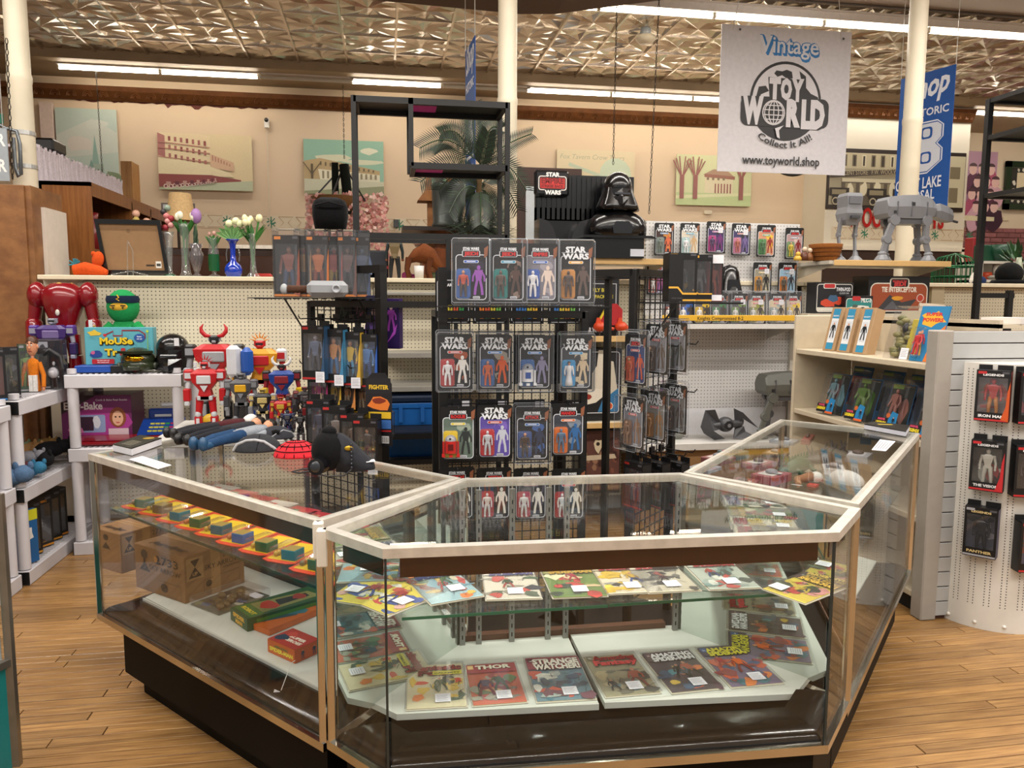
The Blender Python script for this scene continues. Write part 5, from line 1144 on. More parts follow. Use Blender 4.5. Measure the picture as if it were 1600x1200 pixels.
desc=['dark orange picture and grey figure','pale desert picture and white figure','purple picture and magenta insert with price tag','violet picture and pink insert with price tag','tan picture and green figure','grey pink picture and yellow clad figure']
for k,(px,kw) in enumerate(zip((1037,1077,1118,1157,1196,1240),pal)):
    py=(399,399,396,399,401,405)[k];q=aty(px,py,5.33);carded('carded figure, white pegboard top row, '+desc[k],(q.x,5.33,q.z),0,GB,W_=.147,shell=False,**kw)
for k,(px,py) in enumerate(((1190,459),(1229,459))):
    q=aty(px,py,5.33);carded('carded figure, white pegboard lower row, '+('yellow pill, dark picture','blue pill, pale grey picture')[k],(q.x,5.33,q.z),0,GB,title='B',W_=.147,shell=False,priced=1,pill=('#c2a23a','#6a8aae')[k],photo=(('#8a8474','#23211f','#b0a88f'),('#8fb0c6','#3a3a40','#c9d2d8'))[k],insert=('#c98a2c','#c9762c')[k],fig=('#5a5040',None,'#4a3f34'))
q=aty(1026,460,5.33);carded('carded figure with purple picture and red insert, half behind the right rack',(q.x,5.33,q.z),0,GB,title='B',shell=False,photo=('#5a3a6a','#a05a8a','#3a2a4a'),insert='#b5402c')
GC='carded figures standing on the yellow-edged shelf'
for k,px in enumerate((1050,1074,1098,1125,1154,1183,1214,1248)):
    q=aty(px,507,5.06);
    if px==1248:q=aty(px-8,507,5.06)
    c_=(('#8a3a2c','red'),('#2c5aa6','blue'),('#c2a02c','amber'),('#3f7a4a','green'),('#6a8a4a','olive'),('#8a8f3a','yellow green'),('#9aa6a0','pale grey'),('#d8b83a','yellow'))[k]
    carded('carded figure on the yellow-edged shelf with '+c_[1]+' insert, '+('far left','second','third','fourth','fifth','sixth','seventh','far right')[k],(q.x,5.06+.012*(k % 2),zY),0,GC,title='B',W_=.14,H_=.215,shell=(k>2),priced=1 if k in (4,5,6) else False,insert=c_[0],photo=('#c9b89a' if k>4 else '#4a4a50','#3a3028',c_[0]),tilt=math.radians(-4))
# ---- window boxes
def wbox(label,loc,rz=0.,group=None,W_=.13,H_=.24,D_=.06,col='#0f0f11',accent='#b5262a',inner='#2a2a30',fig=('#8a8a8e',None,'#8a8a8e'),kind='man',title='LEGENDS',tcol='#d8d8da',sub='',tilt=0.,priced=False,side=None,foot=.18,name='window_box',cat='boxed figure',tab=True,key=None,hero=None):
    if key and key in PC:return copy_tree(PC[key],loc,None,label,group,rot=(tilt,0,rz))
    t=thing(name,label,cat,loc,group=group,rot=(tilt,0,rz));w,d,h=W_/2,D_,H_
    b=M(col);b.box(-w,w,d-.003,d,0,h);b.box(-w,-w+.004,0,d,0,h,side);b.box(w-.004,w,0,d,0,h,side);b.box(-w,w,0,d,0,.004);b.box(-w,w,0,d,h-.004,h)
    b.box(-w,w,-.001,.001,0,h*foot);b.box(-w,w,-.001,.001,h*.86,h);b.box(-w,-w*.84,-.001,.001,h*foot,h*.86);b.box(w*.84,w,-.001,.001,h*foot,h*.86)
    b.box(-w*.99,w*.99,d-.005,d-.0035,.004,h-.004,inner)
    if tab:b.box(-w,-w*.2,d-.003,d,h,h+.022);b.box(w*.1,w,d-.003,d,h,h+.022)
    bx=b.build('carton',PLAS,t)
    A=M();A.lay=-.0012;A.eps=1.2e-4
    A.rect(-w*.98,h*.015,w*.98,h*.05,accent)
    if title:A.text(title,0,h*.895,h*.04,w=min(W_*.6,W_*.11*len(title)),col=tcol,bold=.04)
    if sub:A.text(sub,0,h*.085,h*.05,w=min(W_*.75,W_*.12*len(sub)),col=tcol,bold=.04)
    A.rect(-w*.9,h*.93,-w*.4,h*.98,accent);A.rect(w*.5,h*.94,w*.9,h*.98,'#4a4a50')
    if hero:A.pp([(w*.55,h*.05),(w,h*.02),(w,h*.8),(w*.86,h*.6),(w*.8,h*.3)],hero)
    if priced:tagprint(A,w*.6,h*.06,.045,.05)
    A.build('print',INK,bx)
    A=M();A.lay=d-.0062;r_=random.Random(sum(map(ord,label)));pl=(hero or accent,fig[0],inner,fig[2] or inner,accent)
    for i in range(9):A.blob(w*r_.uniform(-.6,.6),h*r_.uniform(foot+.05,.8),w*r_.uniform(.15,.45),h*r_.uniform(.04,.14),pl[i % 5],8,.4,r_)
    A.build('scene_print',INK,bx)
    b=M();b.box(-w*.84,w*.84,-.0004,.0002,h*foot,h*.86);b.build('window',CLEAR,t)
    b=M();mini(b,0,d*.5,h*foot*.6,h*(.84-foot*.6),*fig[:3],kind=kind,helm=fig[3] if len(fig)>3 else None)
    b.build('figure',PLAS,t)
    if key:PC[key]=t
    return t
# clear cases on the left rack's top shelf
GD='clear cased window boxes on the left rack shelf'
for k,(px,wpx,c,f,lb) in enumerate(((449,42,'#5a4a44',('#8a4a3a','#3a4a6a','#b07a5a'),'clear cased figure box at the left end of the rack shelf, brown and blue figure'),(474,26,'#2a1a14',('#c98f3a','#3a5a6a','#c23a20','#e6b23a'),'clear cased box with yellow masked picture, second on the rack shelf'),(497,36,'#6a3a2c',('#c26a2a','#8a3a20','#b57a4a'),'clear cased figure box in the middle of the rack shelf, orange figure'),(522,28,'#4a2018',('#b53a28','#c9a23a','#b5301e','#e8e0d8'),'clear cased box with red faced white haired picture on the rack shelf'),(543,30,'#3a3438',('#6a4a44','#3a3a40','#8a6a5a'),'clear cased dark figure box right of the hammer on the rack shelf'),(566,26,'#8a8fa0',('#4a5a7a','#2a3a5a','#6a7a9a'),'clear cased blue grey box at the right end of the rack shelf'))):
    q=aty(px,464,3.72);t=wbox(lb,(q.x,3.72+.02*(k % 2),zsh+.004),math.radians((-8,-4,-2,0,0,0)[k]),GD,W_=mpx(wpx,q)*.96,H_=.285,D_=.10,col='#15100f',accent='#c9762c',inner=c,fig=f,title='',tab=False,foot=.1,hero=f[0])
    w=mpx(wpx,q)/2;b=M();b.box(-w,w,-.012,.115,.0,.315,ch=.004);b.build('clear_case',CLEAR,t)
# hammer and black cap
t=thing('toy_hammer','grey toy war hammer with ribbed brown handle on the rack shelf','toy hammer',aty(495,463,3.5));t.location.z=zsh+.005;k=mpx(1,t.location)
b=M('#8b8e92');b.box(-14*k,48*k,-.05,.05,0,25*k,ch=7*k);b.build('hammer_head',PLAS,t);b=M('#9ea2a8');b.lathe([(5*k,0),(6.5*k,.004),(6.5*k,.012),(4.5*k,.012),(4*k,.004),(.001,.004)],n=16);o=b.build('round_boss',PLAS,t);o.location=(31*k,-.05,12.5*k);o.rotation_euler=(PI/2,0,0)
b=M('#4a3226');b.tube([(-44*k+3.*i*k,0,12*k) for i in range(11)],[(5.6+.8*(i % 2))*k for i in range(11)],14);b.build('grip',CLOTH,t);b=M('#9a9ea2');b.ell((-49*k,0,12*k),(6*k,7*k,8.5*k),14,8);b.build('pommel',PLAS,t)
t=thing('black_hood','plain black fabric hood standing on the clear boxes','hood',aty(517,371,3.75));t.location.z=zsh+.32;k=mpx(1,t.location)
b=M('#07070a');b.loft([[(sx*k*a_,sy*.09*k2,z*k) for sx,sy in ((-.8,-1),(.8,-1),(1,-.5),(1,.6),(.7,1),(-.7,1),(-1,.6),(-1,-.5))] for a_,k2,z in ((23,.8,0),(26,1,18),(26.5,1,33),(24,.95,42),(15,.7,47),(3,.3,48))]);b.build('hood_shell',CLOTH,t);M('#0d0d10').tube([(-21*k,-.1,33*k),(0,-.115,38*k),(21*k,-.1,33*k)],.004,6).build('brim_seam',CLOTH,t)
# hanging window boxes on the left rack
GE='window boxes hung on the left rack'
row=[(490,594,'#8a8f98',('#5a6a86','#3a4658','#9a9aa6'),'#2a4a6a','grey blue figure and white tag'),(519,599,'#b06a4a',('#c9884a','#3a6a9a','#c98f6c'),'#3a7aa0','orange figure'),(545,603,'#6a7a86',('#d8b23a','#4a90b8','#c98f6c'),'#c9a23a','yellow haired blue picture'),(571,606,'#2c3440',('#4a7ab8','#24407a','#8ab0d8'),'#2a5ab0','bright blue side panel')]
for k,(px,py,inn,f,hero,lb) in enumerate(row):
    q=aty(px,py,3.62);wbox('window box on the left rack upper row, '+lb,(q.x,3.62,q.z),math.radians((-25,-22,-18,-14)[k]),GE,W_=.115,H_=.25,D_=.055,inner=inn,fig=f,accent='#b02a2a',title='',priced=True,hero=hero,side=hero)
row=[(497,637,'#a02a6a','magenta'),(518,638,'#c9a23a','yellow'),(540,640,'#d08a4a','orange'),(563,645,'#b07a4a','tan')]
for k,(px,py,c,nm) in enumerate(row):
    q=aty(px,py,3.66);wbox('window box on the left rack middle row with '+nm+' artwork',(q.x,3.66,q.z),math.radians(-20),GE,W_=.10,H_=.14,D_=.04,inner=c,fig=(c,'#c9b08a','#c98f6c'),accent='#d8b22a',title='',hero=c,tab=False)
row=[(498,705,'#7a6a6a',('#4a4a5a',None,'#8a7a70'),'grey hooded figure'),(524,712,'#8a8480',('#7a7068',None,'#9a8a78'),'pale robed figure'),(552,722,'#7a6a5a',('#5a4a40',None,'#b08a6a'),'brown coated figure'),(572,728,'#1c1a1c',('#2a2428',None,'#c98f6c','#1a1210'),'dark haired woman picture and white tag')]
for k,(px,py,inn,f,lb) in enumerate(row):
    q=aty(px,py,3.5);wbox('window box on the left rack lower row, '+lb,(q.x,3.5-.04*k,q.z),math.radians(-20),GE,W_=.115,H_=.23,D_=.055,inner=inn,fig=f,accent='#b02a2a',title='',priced=(k==3))
# tall narrow cards seen at the side of the left rack
for k,(px,py,H_,c1,c2,lb) in enumerate(((586,600,.42,'#1a1a3a','#6a4a9a','tall dark blue and purple figure box hanging right of the left rack post'),(612,545,.24,'#2a1450','#b04ac0','tall purple window card far right of the left rack'),(560,505,.13,'#141214','#6a3a4a','black boxed figure hanging just under the rack shelf, maroon face'),(535,505,.13,'#141614','#3a4a3a','black boxed figure hanging just under the rack shelf, pale face'))):
    q=aty(px,py,(3.7,3.72,3.95,3.95)[k]);A_=thing('hanging_box',lb,'boxed figure',q,math.radians(-22));M(c1).box(-.04,.04,0,.05,0,H_,ch=.002).build('carton',PLAS,A_);A=M();A.lay=-.001;A.rect(-.036,.01,.036,H_*.97,c1);A.man(0,H_*.35,H_*.5,c2,c2,'#c9a0a0');A.pp([(-.03,.02),(.02,H_*.3),(.03,H_*.5),(-.01,H_*.2)],c2);A.build('print',INK,A_)
q=aty(593,697,3.45);t=thing('toy_card','tall card with orange burger picture, yellow band and barcode on the left rack','toy card',q,math.radians(-18));H_=.33;M('#15151a').prism([(-.06,0),(.06,0),(.06,H_*.85),(.03,H_),(-.03,H_),(-.06,H_*.9)],0,.003,ax='y').build('card',PLAS,t)
A=M();A.rect(-.055,H_*.72,.055,H_*.93,'#1a1a1e');A.text('FIGHTER',0,H_*.78,.018,w=.09,col='#d8b22a',bold=.04);A.blob(0,H_*.58,.045,.035,'#d8742a');A.blob(.0,H_*.62,.03,.012,'#7a2a14');A.rect(-.055,H_*.38,.055,H_*.47,'#d8b22a');A.rect(-.055,H_*.24,.055,H_*.36,'#3a6ab0');A.rect(-.055,H_*.2,.055,H_*.22,'#b5262a');A.rect(.01,H_*.04,.045,H_*.14,'#e8e8e8')
for k in range(7):A.rect(.013+.0045*k,H_*.05,.015+.0045*k,H_*.13,'#1a1a1a')
A.build('print',INK,t)
b=M();b.loft([[(.03+a_*.03*kk,.02+y,H_*.3+c_*.06*kk) for a_,c_ in ((-1,-1),(1,-1),(1,1),(-1,1))] for kk,y in ((1,0),(.8,.04))],sm=False);b.build('blister',CLEAR,t)
# ---- right rack: clear packs end on
GF='clear packs hung on the right rack'
spec=[(992,601,.0,'upper row left, blue card with orange title','#2b3a6a','#c2502a'),(1025,584,.05,'upper row middle, hazy clear front','#8a8a90','#6a5a50'),(1054,580,.1,'upper row right, hazy clear front','#8a8a90','#5a5a50'),(988,700,0,'lower row left, hazy clear with brown figure','#7a7a80','#8a6a50'),(1022,688,.05,'lower row middle, hazy clear with tan figure','#8a8680','#a87a4a'),(1054,676,.1,'lower row right, hazy clear with dark figure','#7a7a78','#5a4a44')]
for px,py,dy,lb,c1,c2 in spec:
    q=aty(px,py,3.12+dy);t=carded('clear packed carded figure on the right rack, '+lb,(q.x,3.12+dy,q.z),math.radians(-66),GF,photo=(c1,c2,c1),insert=c2,fig=(c2,None,'#b08a6a'),W_=.135,H_=.215,title='B' if px==992 else 'A')
for k,(px,py) in enumerate(((988,742),(1018,740),(1048,738))):
    q=aty(px,py+52,3.1+.05*k);wbox('black and red boxed figure low on the right rack, '+('left','middle','right')[k],(q.x,3.1+.05*k,q.z),math.radians(-66),GF,W_=.12,H_=.2,D_=.05,inner='#3a1512',fig=('#7a2a20',None,'#3a2a24'),title='',accent='#8a2018')
# black hooks and clips on both racks
def hooks(rk,w,rows,cols,l=.12,name='display_hook'):
    for z in rows:
        for k in range(cols):
            x=-w/2+w*(k+.5)/cols;b=M('#0b0b0c');b.tube([(x,0,z),(x,-l,z-.004),(x,-l-.012,z+.012)],.003,5);b.box(x-.02,x+.02,-.008,.004,z-.015,z+.02);b.build(name,BLACKM,rk)
hooks(rkL,.52,(1.02,1.24,1.46),4);hooks(rkR,.3,(.86,1.14,1.36),3,.16);hooks(rkC,.56,(1.36,),4,.05)
# black boxes on the right rack's top shelf
for k,(px,W_,inn,f,lb,sd) in enumerate(((1066,.122,'#2a2a2c',('#3a3a3c',None,'#5a5a5c'),'big black window box with gold corner band on the right rack shelf','#0d0d0f'),(1098,.085,'#4a4a4c',('#5a5a5e',None,'#6a6a6e'),'middle black window box on the right rack shelf','#0d0d0f'),(1121,.058,'#7a3a30',('#a84a34',None,'#b0604a'),'narrow window box with red figure and white label on the right rack shelf','#a82a20'))):
    q=aty(px,471,3.12);zb_=aty(1080,473,3.15).z+.004;t=wbox(lb,(q.x,3.12+.01*k,zb_),math.radians(-6),'window boxes on the right rack shelf',W_=W_,H_=(.205,.2,.195)[k],D_=.1,inner=inn,fig=f,title='',tab=False,side=sd,accent='#d8a23a' if k<2 else '#c22a20',foot=.16)
    w=W_/2;A=M();A.lay=-.004;h=.2
    if k==0:A.rect(-w,0,w*.0,h,'#0d0d0f');A.line([(-w,h*.3),(-w*.35,h*.3),(w*.0,h*.17),(w,h*.17)],.008,'#d8a23a');A.text('STAR WARS',-w*.4,h*.06,.006,col='#5a5a5c')
    elif k==1:A.line([(-w,h*.26),(-w*.4,h*.17),(w,h*.17)],.006,'#d8a23a')
    else:A.rect(-w,h*.82,w,h,'#dcdce2');A.rect(-w*.9,.005,w*.9,.03,'#dcdce2')
    A.build('band_print',INK,t)
# ---- round display boxes
GG='boxed figures hung on the round display'
def on_drum(px,py,off=.012):
    # first hit of the pixel ray with the drum, pushed out by off
    d=ray(px,py);best=None
    for i in range(600):
        q=CP+d*(2.2+i*.002)
        if (q.x-cx)**2+(q.y-cy)**2<(R+off)**2:return q
    return aty(px,py,cy-R)
for px,py,lb,kw in ((1546,663,'red and gold armoured figure, flame side panel, top left',dict(inner='#8a7a78',fig=('#a82a2a','#b8742a','#b82a2a'),sub='IRON MAN',hero='#c2501c',side='#6a1a10',tcol='#e4e4e6')),
    (1537,774,'pale grey figure and red foot band, middle left',dict(inner='#3a2a28',fig=('#b9b5a8',None,'#c4c0b4'),sub='THE VISION',accent='#b5242a',hero='#b5242a',kind='man')),
    (1525,880,'black suited figure and silver foot band, lower left',dict(inner='#5a5a66',fig=('#141416',None,'#1c1c1e'),sub='PANTHER',accent='#9a9aa0',tcol='#c9b27a',side='#2a2450')),
    (1604,775,'dark box at the right edge, middle',dict(inner='#1a1a1e',fig=('#2a2a30',None,'#3a3a40'))),
    (1606,890,'red and blue artwork box at the right edge, lower',dict(inner='#3a5a9a',fig=('#b5402a','#2a4a9a','#b5402a'),hero='#c2601c')),
    (1612,662,'dark red box at the right edge, top',dict(inner='#2a1a1a',fig=('#8a1a1a',None,'#8a1a1a')))):
    q=on_drum(px,py-40);zz_=CP.z+(q-CP).z if False else None
    z=(CP+ray(px,py)*((q-CP).dot(FW)/1.0)).z
    a_=math.atan2(q.y-cy,q.x-cx);rz=a_+PI/2;n_=V((math.cos(a_),math.sin(a_),0));pos=V((cx,cy,0))+n_*(R+.068);pos.z=z
    wbox('boxed figure on the round display, '+lb,pos,rz,GG,W_=.135,H_=.235,D_=.06,**kw)
    M('#0b0b0c').tube([(0,.062,.262),(0,.02,.262)],.003,5).build('hook',BLACKM,[o for o in [bpy.context.scene.objects[-1]] if 0][0] if 0 else None) if 0 else None
# ---- boxes on right bay shelves (facing left: rotated -90 degrees)
def bay(py_or_z,px,X=2.66):q=atx(px,py_or_z,X);return q
GH='kraft boxes on the right bay top shelf'
for k,(px,py) in enumerate(((1294,541),(1316,548),(1341,556))):
    q=atx(px,py,2.66);t=thing('kraft_box','tall kraft box with blue ended label, '+('first','second','third')[k]+' from the left, top bay shelf','boxed figure',(2.66,q.y,1.257),group=GH,rot=(math.radians(-14),0,-PI/2+math.radians(10)))
    M('#a98a66').box(-.05,.05,0,.07,0,.27,ch=.002).build('carton',PLAS,t);A=M();A.lay=-.001;A.rect(-.028,.01,.028,.26,'#d9dde0');A.rect(-.028,.2,.028,.26,'#2f87ad');A.rect(-.028,.01,.028,.05,'#2f87ad');A.text('BOUNTY',0,.212,.008,w=.045,col='#e8e8e8',bold=.03);A.rr(-.02,.07,.02,.185,.004,'#c9cdd2');A.man(0,.08,.095,'#16181c');A.build('print',INK,t)
q=atx(1392,574,2.62);t=thing('vehicle_pack','clear case with olive and yellow toy pieces on the top bay shelf','boxed toy',(2.64,q.y,1.257),group=None,rot=(math.radians(-15),0,-PI/2+math.radians(10)));M('#b5ab92').box(-.085,.085,.05,.055,0,.27).build('backing_card',PLAS,t);b=M()
rg=random.Random(8)
for i in range(16):b.ell((rg.uniform(-.06,.03),.03,.03+i*.013),(.03,.015,.016),7,5,rg.choice(('#6b6a3c','#7f7a48','#5a5534','#8c8552')))
b.box(.03,.065,.02,.045,.05,.22,'#b8a63a',.004);b.ell((.0,.02,.17),(.02,.015,.03),8,6,'#1a1a1c');b.build('toy_parts',PLAS,t);M().box(-.088,.088,0,.058,0,.285,ch=.004).build('clear_case',CLEAR,t);A=M();A.lay=-.001;tagprint(A,.05,.03,.05,.06);A.build('price_tag',INK,t)
q=atx(1436,580,2.62);t=thing('carded_figure','blue and red action card with yellow burst on the top bay shelf','carded figure',(2.64,3.42,1.257),rot=(math.radians(-15),0,-PI/2+math.radians(10)));M('#1f6a9a').box(-.085,.085,.0,.004,0,.285,ch=.001).build('card',PLAS,t);A=M();A.lay=-.001
A.rect(-.083,.002,.083,.283,'#1f78a8');A.blob(0,.22,.07,.035,'#e0a62c',16,.3);A.text('SUPER',0,.235,.016,w=.1,col='#c2282a',bold=.05);A.text('POWERS',0,.205,.018,w=.12,col='#c2282a',bold=.05);A.pp([(.0,.0),(.083,.0),(.083,.19),(.03,.14)],'#d8742a');A.blob(.045,.1,.03,.05,'#c2282a');A.man(-.045,.03,.13,'#c2282a','#d8a62c');A.build('print',INK,t);M().box(-.075,-.01,-.035,0,.02,.17,ch=.008).build('blister',CLEAR,t);b=M();mini(b,-.043,-.017,.03,.12,'#c2282a','#c2282a','#c98f6c');b.build('figure',PLAS,t)
GI='clear packed figures on the lower bay shelf'
def blue_pack(label,px,py,X,dx=0.):
    q=atx(px,py,X);t=thing('hanging_pack',label,'boxed figure',(X,q.y,.877),group=GI,rot=(math.radians(-16),0,-PI/2+math.radians(10)));return t
for k,(px,py,fc,lb,X) in enumerate(((1293,644,'#5f7f86','grey blue figure, leftmost in front',2.63),(1338,655,'#4a6a2c','green muscular figure, second in front',2.63),(1388,668,'#8a5a50','brown and white figure, third in front',2.63),(1440,684,'#4a4038','dark figure, rightmost in front',2.63),(1326,612,'#8a4a5a','pink banded card, behind the leftmost two',2.78),(1372,625,'#5a6a7a','blue card, behind the green figure',2.78),(1416,638,'#3a5a8a','blue card, behind the brown figure',2.78))):
    t=blue_pack('clear pack with blue card, '+lb,px,py,X);front=k<4
    M('#174f78').box(-.078,.078,.03,.034,0,.26 if front else .30,ch=.001).build('card',PLAS,t);A=M();A.lay=.0295;A.rect(-.075,.0,.075,.255,'#2a2c28' if front else '#1c5a86');A.rect(-.07,.27 if not front else .23,.0,.29 if not front else .25,'#6a8a3a');A.blob(.03,.12,.03,.07,fc)
    if not front:A.rect(-.07,.2,.07,.24,fc)
    A.build('print',INK,t)
    b=M('#c9cfd6');b.box(-.078,.078,-.025,.03,0,.25 if front else .28,ch=.008);b.build('clear_shell',CLEAR,t)
    b=M();mini(b,-.005,.002,.055,.17,fc,None,fc,kind='brute' if k in (1,) else 'man');b.build('figure',PLAS,t)
    if front:
        A=M();A.lay=-.0255;A.rr(-.075,.008,.0,.06,.004,'#14141a');A.text('MARVEL',-.038,.046,.011,w=.05,col='#d84a6a',bold=.05);A.text('LEGENDS',-.038,.024,.015,w=.068,col='#e6cf2a',bold=.06);A.pp([(.005,.012),(.06,.012),(.06,.09),(.02,.1),(.005,.06)],'#1f7ab0');A.man(.038,.02,.05,'#14141a');A.rect(.0,.004,.06,.016,'#d8602a');A.disc(.0,.075,.013,None,'#c2602a');A.build('front_label',INK,t)
# boxes on the shelf left of the slatwall: three vintage vehicle boxes
def vbox(name,label,px0,px1,pyt,pyb,Y,D_,draw,z=None):
    a,c=aty(px0,pyt,Y),aty(px1,pyb,Y);w,h=(c.x-a.x)/2,a.z-c.z;z0=c.z if z is None else z;h=a.z-z0
    t=thing(name,label,'toy box',((a.x+c.x)/2,Y,z0));M('#101012').box(-w,w,0,D_,0,h,ch=.002).build('carton',PLAS,t);A=M();A.lay=-.001;A.eps=1.5e-4;draw(A,w,h);A.build('print',INK,t);return t
def dv1(A,w,h):
    A.frame(-w*.93,h*.05,w*.93,h*.95,.02,.005,'#d2cfc8','#15151b');A.rr(-w*.6,h*.8,w*.05,h*.97,.01,'#d2cfc8');A.rr(-w*.56,h*.82,0,h*.95,.01,'#b02a2c');A.text('TWIN-POD',w*.45,h*.72,.026,w=w*.75,col='#dfe0e4',bold=.03);A.text('CLOUD CAR',w*.5,h*.63,.012,w=w*.5,col='#dfe0e4');A.rect(-w*.9,h*.08,w*.9,h*.2,'#c9c6bc');A.blob(-w*.3,h*.35,w*.4,h*.14,'#c2442a');A.blob(w*.2,h*.42,w*.3,h*.12,'#c2442a');A.blob(-w*.1,h*.5,w*.3,h*.12,'#3a5a7a');A.blob(w*.55,h*.3,w*.2,h*.1,'#8a3a2a')
def dv2(A,w,h):
    A.frame(-w*.93,h*.06,w*.93,h*.86,.02,.004,'#e4e2da','#2c7f7c');A.rr(-w*.5,h*.72,w*.1,h*.97,.01,'#b02a2c');A.text('MLC-3',w*.5,h*.64,.028,w=w*.7,col='#e8e8e4',bold=.03);A.blob(0,h*.3,w*.75,h*.2,'#d9d8cf');A.blob(-w*.3,h*.4,w*.2,h*.1,'#4a5a52');A.blob(w*.3,h*.28,w*.25,h*.08,'#23302c')
def dv3(A,w,h):
    A.frame(-w*.94,h*.05,w*.94,h*.82,.05,.008,'#d9d4c8','#9a4a2a',5);A.rr(-w*.32,h*.68,w*.32,h*.95,.02,'#d9d4c8');A.rr(-w*.28,h*.71,w*.28,h*.92,.015,'#14080a');A.text('RETURN OF THE',0,h*.84,.016,w=w*.45,col='#c2383a',bold=.03);A.text('JEDI',0,h*.74,.03,w=w*.4,col='#c2383a',bold=.05);A.text('TIE INTERCEPTOR',0,h*.58,.035,w=w*1.15,col='#e2d9cc',bold=.04);A.pp([(-w*.7,h*.1),(-w*.3,h*.5),(w*.1,h*.3),(w*.6,h*.4),(w*.3,h*.1)],'#3a3a3e');A.pp([(-w*.5,h*.1),(-w*.2,h*.35),(0,h*.12)],'#5a5a60');A.blob(-w*.05,h*.42,w*.2,h*.06,'#d8962c');A.blob(w*.7,h*.42,w*.15,h*.1,'#c2443a');A.disc(w*.7,h*.42,w*.12,None,'#d9d4c8',14);A.disc(w*.7,h*.42,w*.1,None,'#b5402c',14);A.man(w*.72,h*.08,h*.25,'#d9d4c8')
zb_=aty(1380,490,5.05).z;a=aty(1262,490,4.95);c=aty(1462,490,4.95)
t=thing('display_shelf','low shelf carrying the vintage spacecraft boxes','shelf',(a.x,4.95,zb_));M().box(0,c.x-a.x,0,.47,-.03,0).build('board',SAND,t)
vbox('toy_box','black framed spacecraft box with orange pods picture under the walker shelf',1275,1332,441,490,5.02,.12,dv1,zb_);vbox('toy_box','small teal pictured vehicle box with white craft',1321,1363,462,490,4.97,.05,dv2,zb_);vbox('toy_box','large orange pictured box of grey winged fighter, bottom right of the walker shelf',1358,1450,431,490,5.08,.2,dv3,zb_)
# centre column of shelves beside the rack
def dv4(A,w,h):
    A.rect(-w,0,w,h,'#121216');A.line([(-w*.9,h*.2),(-w*.9,h*.9),(w*.85,h*.9),(w*.85,h*.2)],.006,'#c9c9cc');A.text('EARLY BIRD',0,h*.76,.025,w=w*1.2,col='#c9b83a',bold=.03);A.text('GIFT PACKAGE',0,h*.65,.022,w=w*1.4,col='#c9b83a',bold=.03);A.text('CERTIFICATE INSIDE',0,h*.5,.012,w=w*1.3,col='#c9c9cc');A.text('STAR WARS',-w*.3,h*.06,.03,w=w,col='#e2e2e6',bold=.05)
def dv5(A,w,h):
    A.frame(-w*.97,h*.1,w*.9,h*.96,.02,.006,'#c9c9cc','#0f0f13');A.pp([(-w*.1,h*.98),(w*.2,h*.98),(w*.3,h*.35),(-w*.3,h*.35)],'#cfc6b4');A.pp([(w*.2,h*.85),(w*.6,h*.82),(w*.85,h*.35),(w*.3,h*.3)],'#bdb4a2');A.pp([(-w*.7,h*.5),(-w*.1,h*.8),(-w*.2,h*.3),(-w*.9,h*.25)],'#c9bfac');A.pp([(-w,h*.2),(-w*.3,h*.45),(w*.5,h*.42),(-w*.2,h*.25)],'#d8cfbe');A.blob(-w*.55,h*.33,w*.15,h*.04,'#8a2a20');A.pp([(w*.1,h*.28),(w*.85,h*.45),(w*.85,h*.12),(-w*.1,h*.12)],'#2f6a96');A.disc(w*.45,h*.2,w*.17,None,'#d8cfbe',16);A.disc(w*.45,h*.2,w*.14,None,'#c2502c',16)
def dv6(A,w,h):
    A.rect(-w*.95,h*.05,w*.95,h*.98,'#5f3b33');rg=random.Random(6)
    for i in range(30):A.blob(rg.uniform(-w*.9,w*.9),rg.uniform(h*.08,h*.9),w*.12,h*.05,rg.choice(('#7a4a3c','#4a2a24','#8f6a52','#3a211d')),6)
    A.pp([(-w*.9,h*.6),(w*.7,h*.62),(w*.8,h*.55),(-w*.9,h*.52)],'#c2b096');A.blob(-w*.1,h*.75,w*.18,h*.12,'#cfbf9f');A.disc(-w*.1,h*.78,w*.09,None,'#2a1a16')
    for q in range(5):A.man(-w*.7+q*w*.33,h*.15,h*.12,'#c9b89a')
vbox('toy_box','black gift package box with yellow lettering on the high centre shelf',905,966,434,524,5.12,.1,dv4,None);vbox('toy_box','black toy box picturing a white three-winged shuttle',905,970,545,656,5.1,.2,dv5);vbox('toy_box','toy box with a reddish brown village scene',905,968,672,770,5.1,.2,dv6)
# red and yellow wing card piece, orange craft
q=aty(950,507,5.03);t=thing('toy_wing','red toy wing with yellow edge in front of the gift package box','toy wing',q);M('#a81c20').prism([(-.07,-.005),(.1,-.005),(.1,.1),(.06,.14),(.01,.14)],0,.02,ax='y').build('wing',PLAS,t);M('#d8c02a').prism([(-.085,-.005),(-.07,-.005),(.01,.14),(-.005,.14)],0,.018,ax='y').build('edge_stripe',PLAS,t)
for k,px in enumerate((942,976)):
    q=aty(px,526,4.95);t=thing('orange_craft','small bright orange twin pod craft toy, '+('left','right')[k]+' one on the tan shelf','toy vehicle',(q.x,5.03,q.z+.004));b=M('#c9421c');b.ell((0,0,.06),(.045,.04,.035),12,8);b.tube([(.03,0,.05),(.1,0,.045)],[.018,.01],8);b.build('pod',PLAS,t);M('#3a2a24').cyl((0,0,0),(0,0,.03),.006,n=6).build('stand',PLAS,t);M('#c9421c').prism([(-.03,.08),(.01,.08),(0,.12),(-.02,.12)],-.01,.01,ax='y').build('fin',PLAS,t)
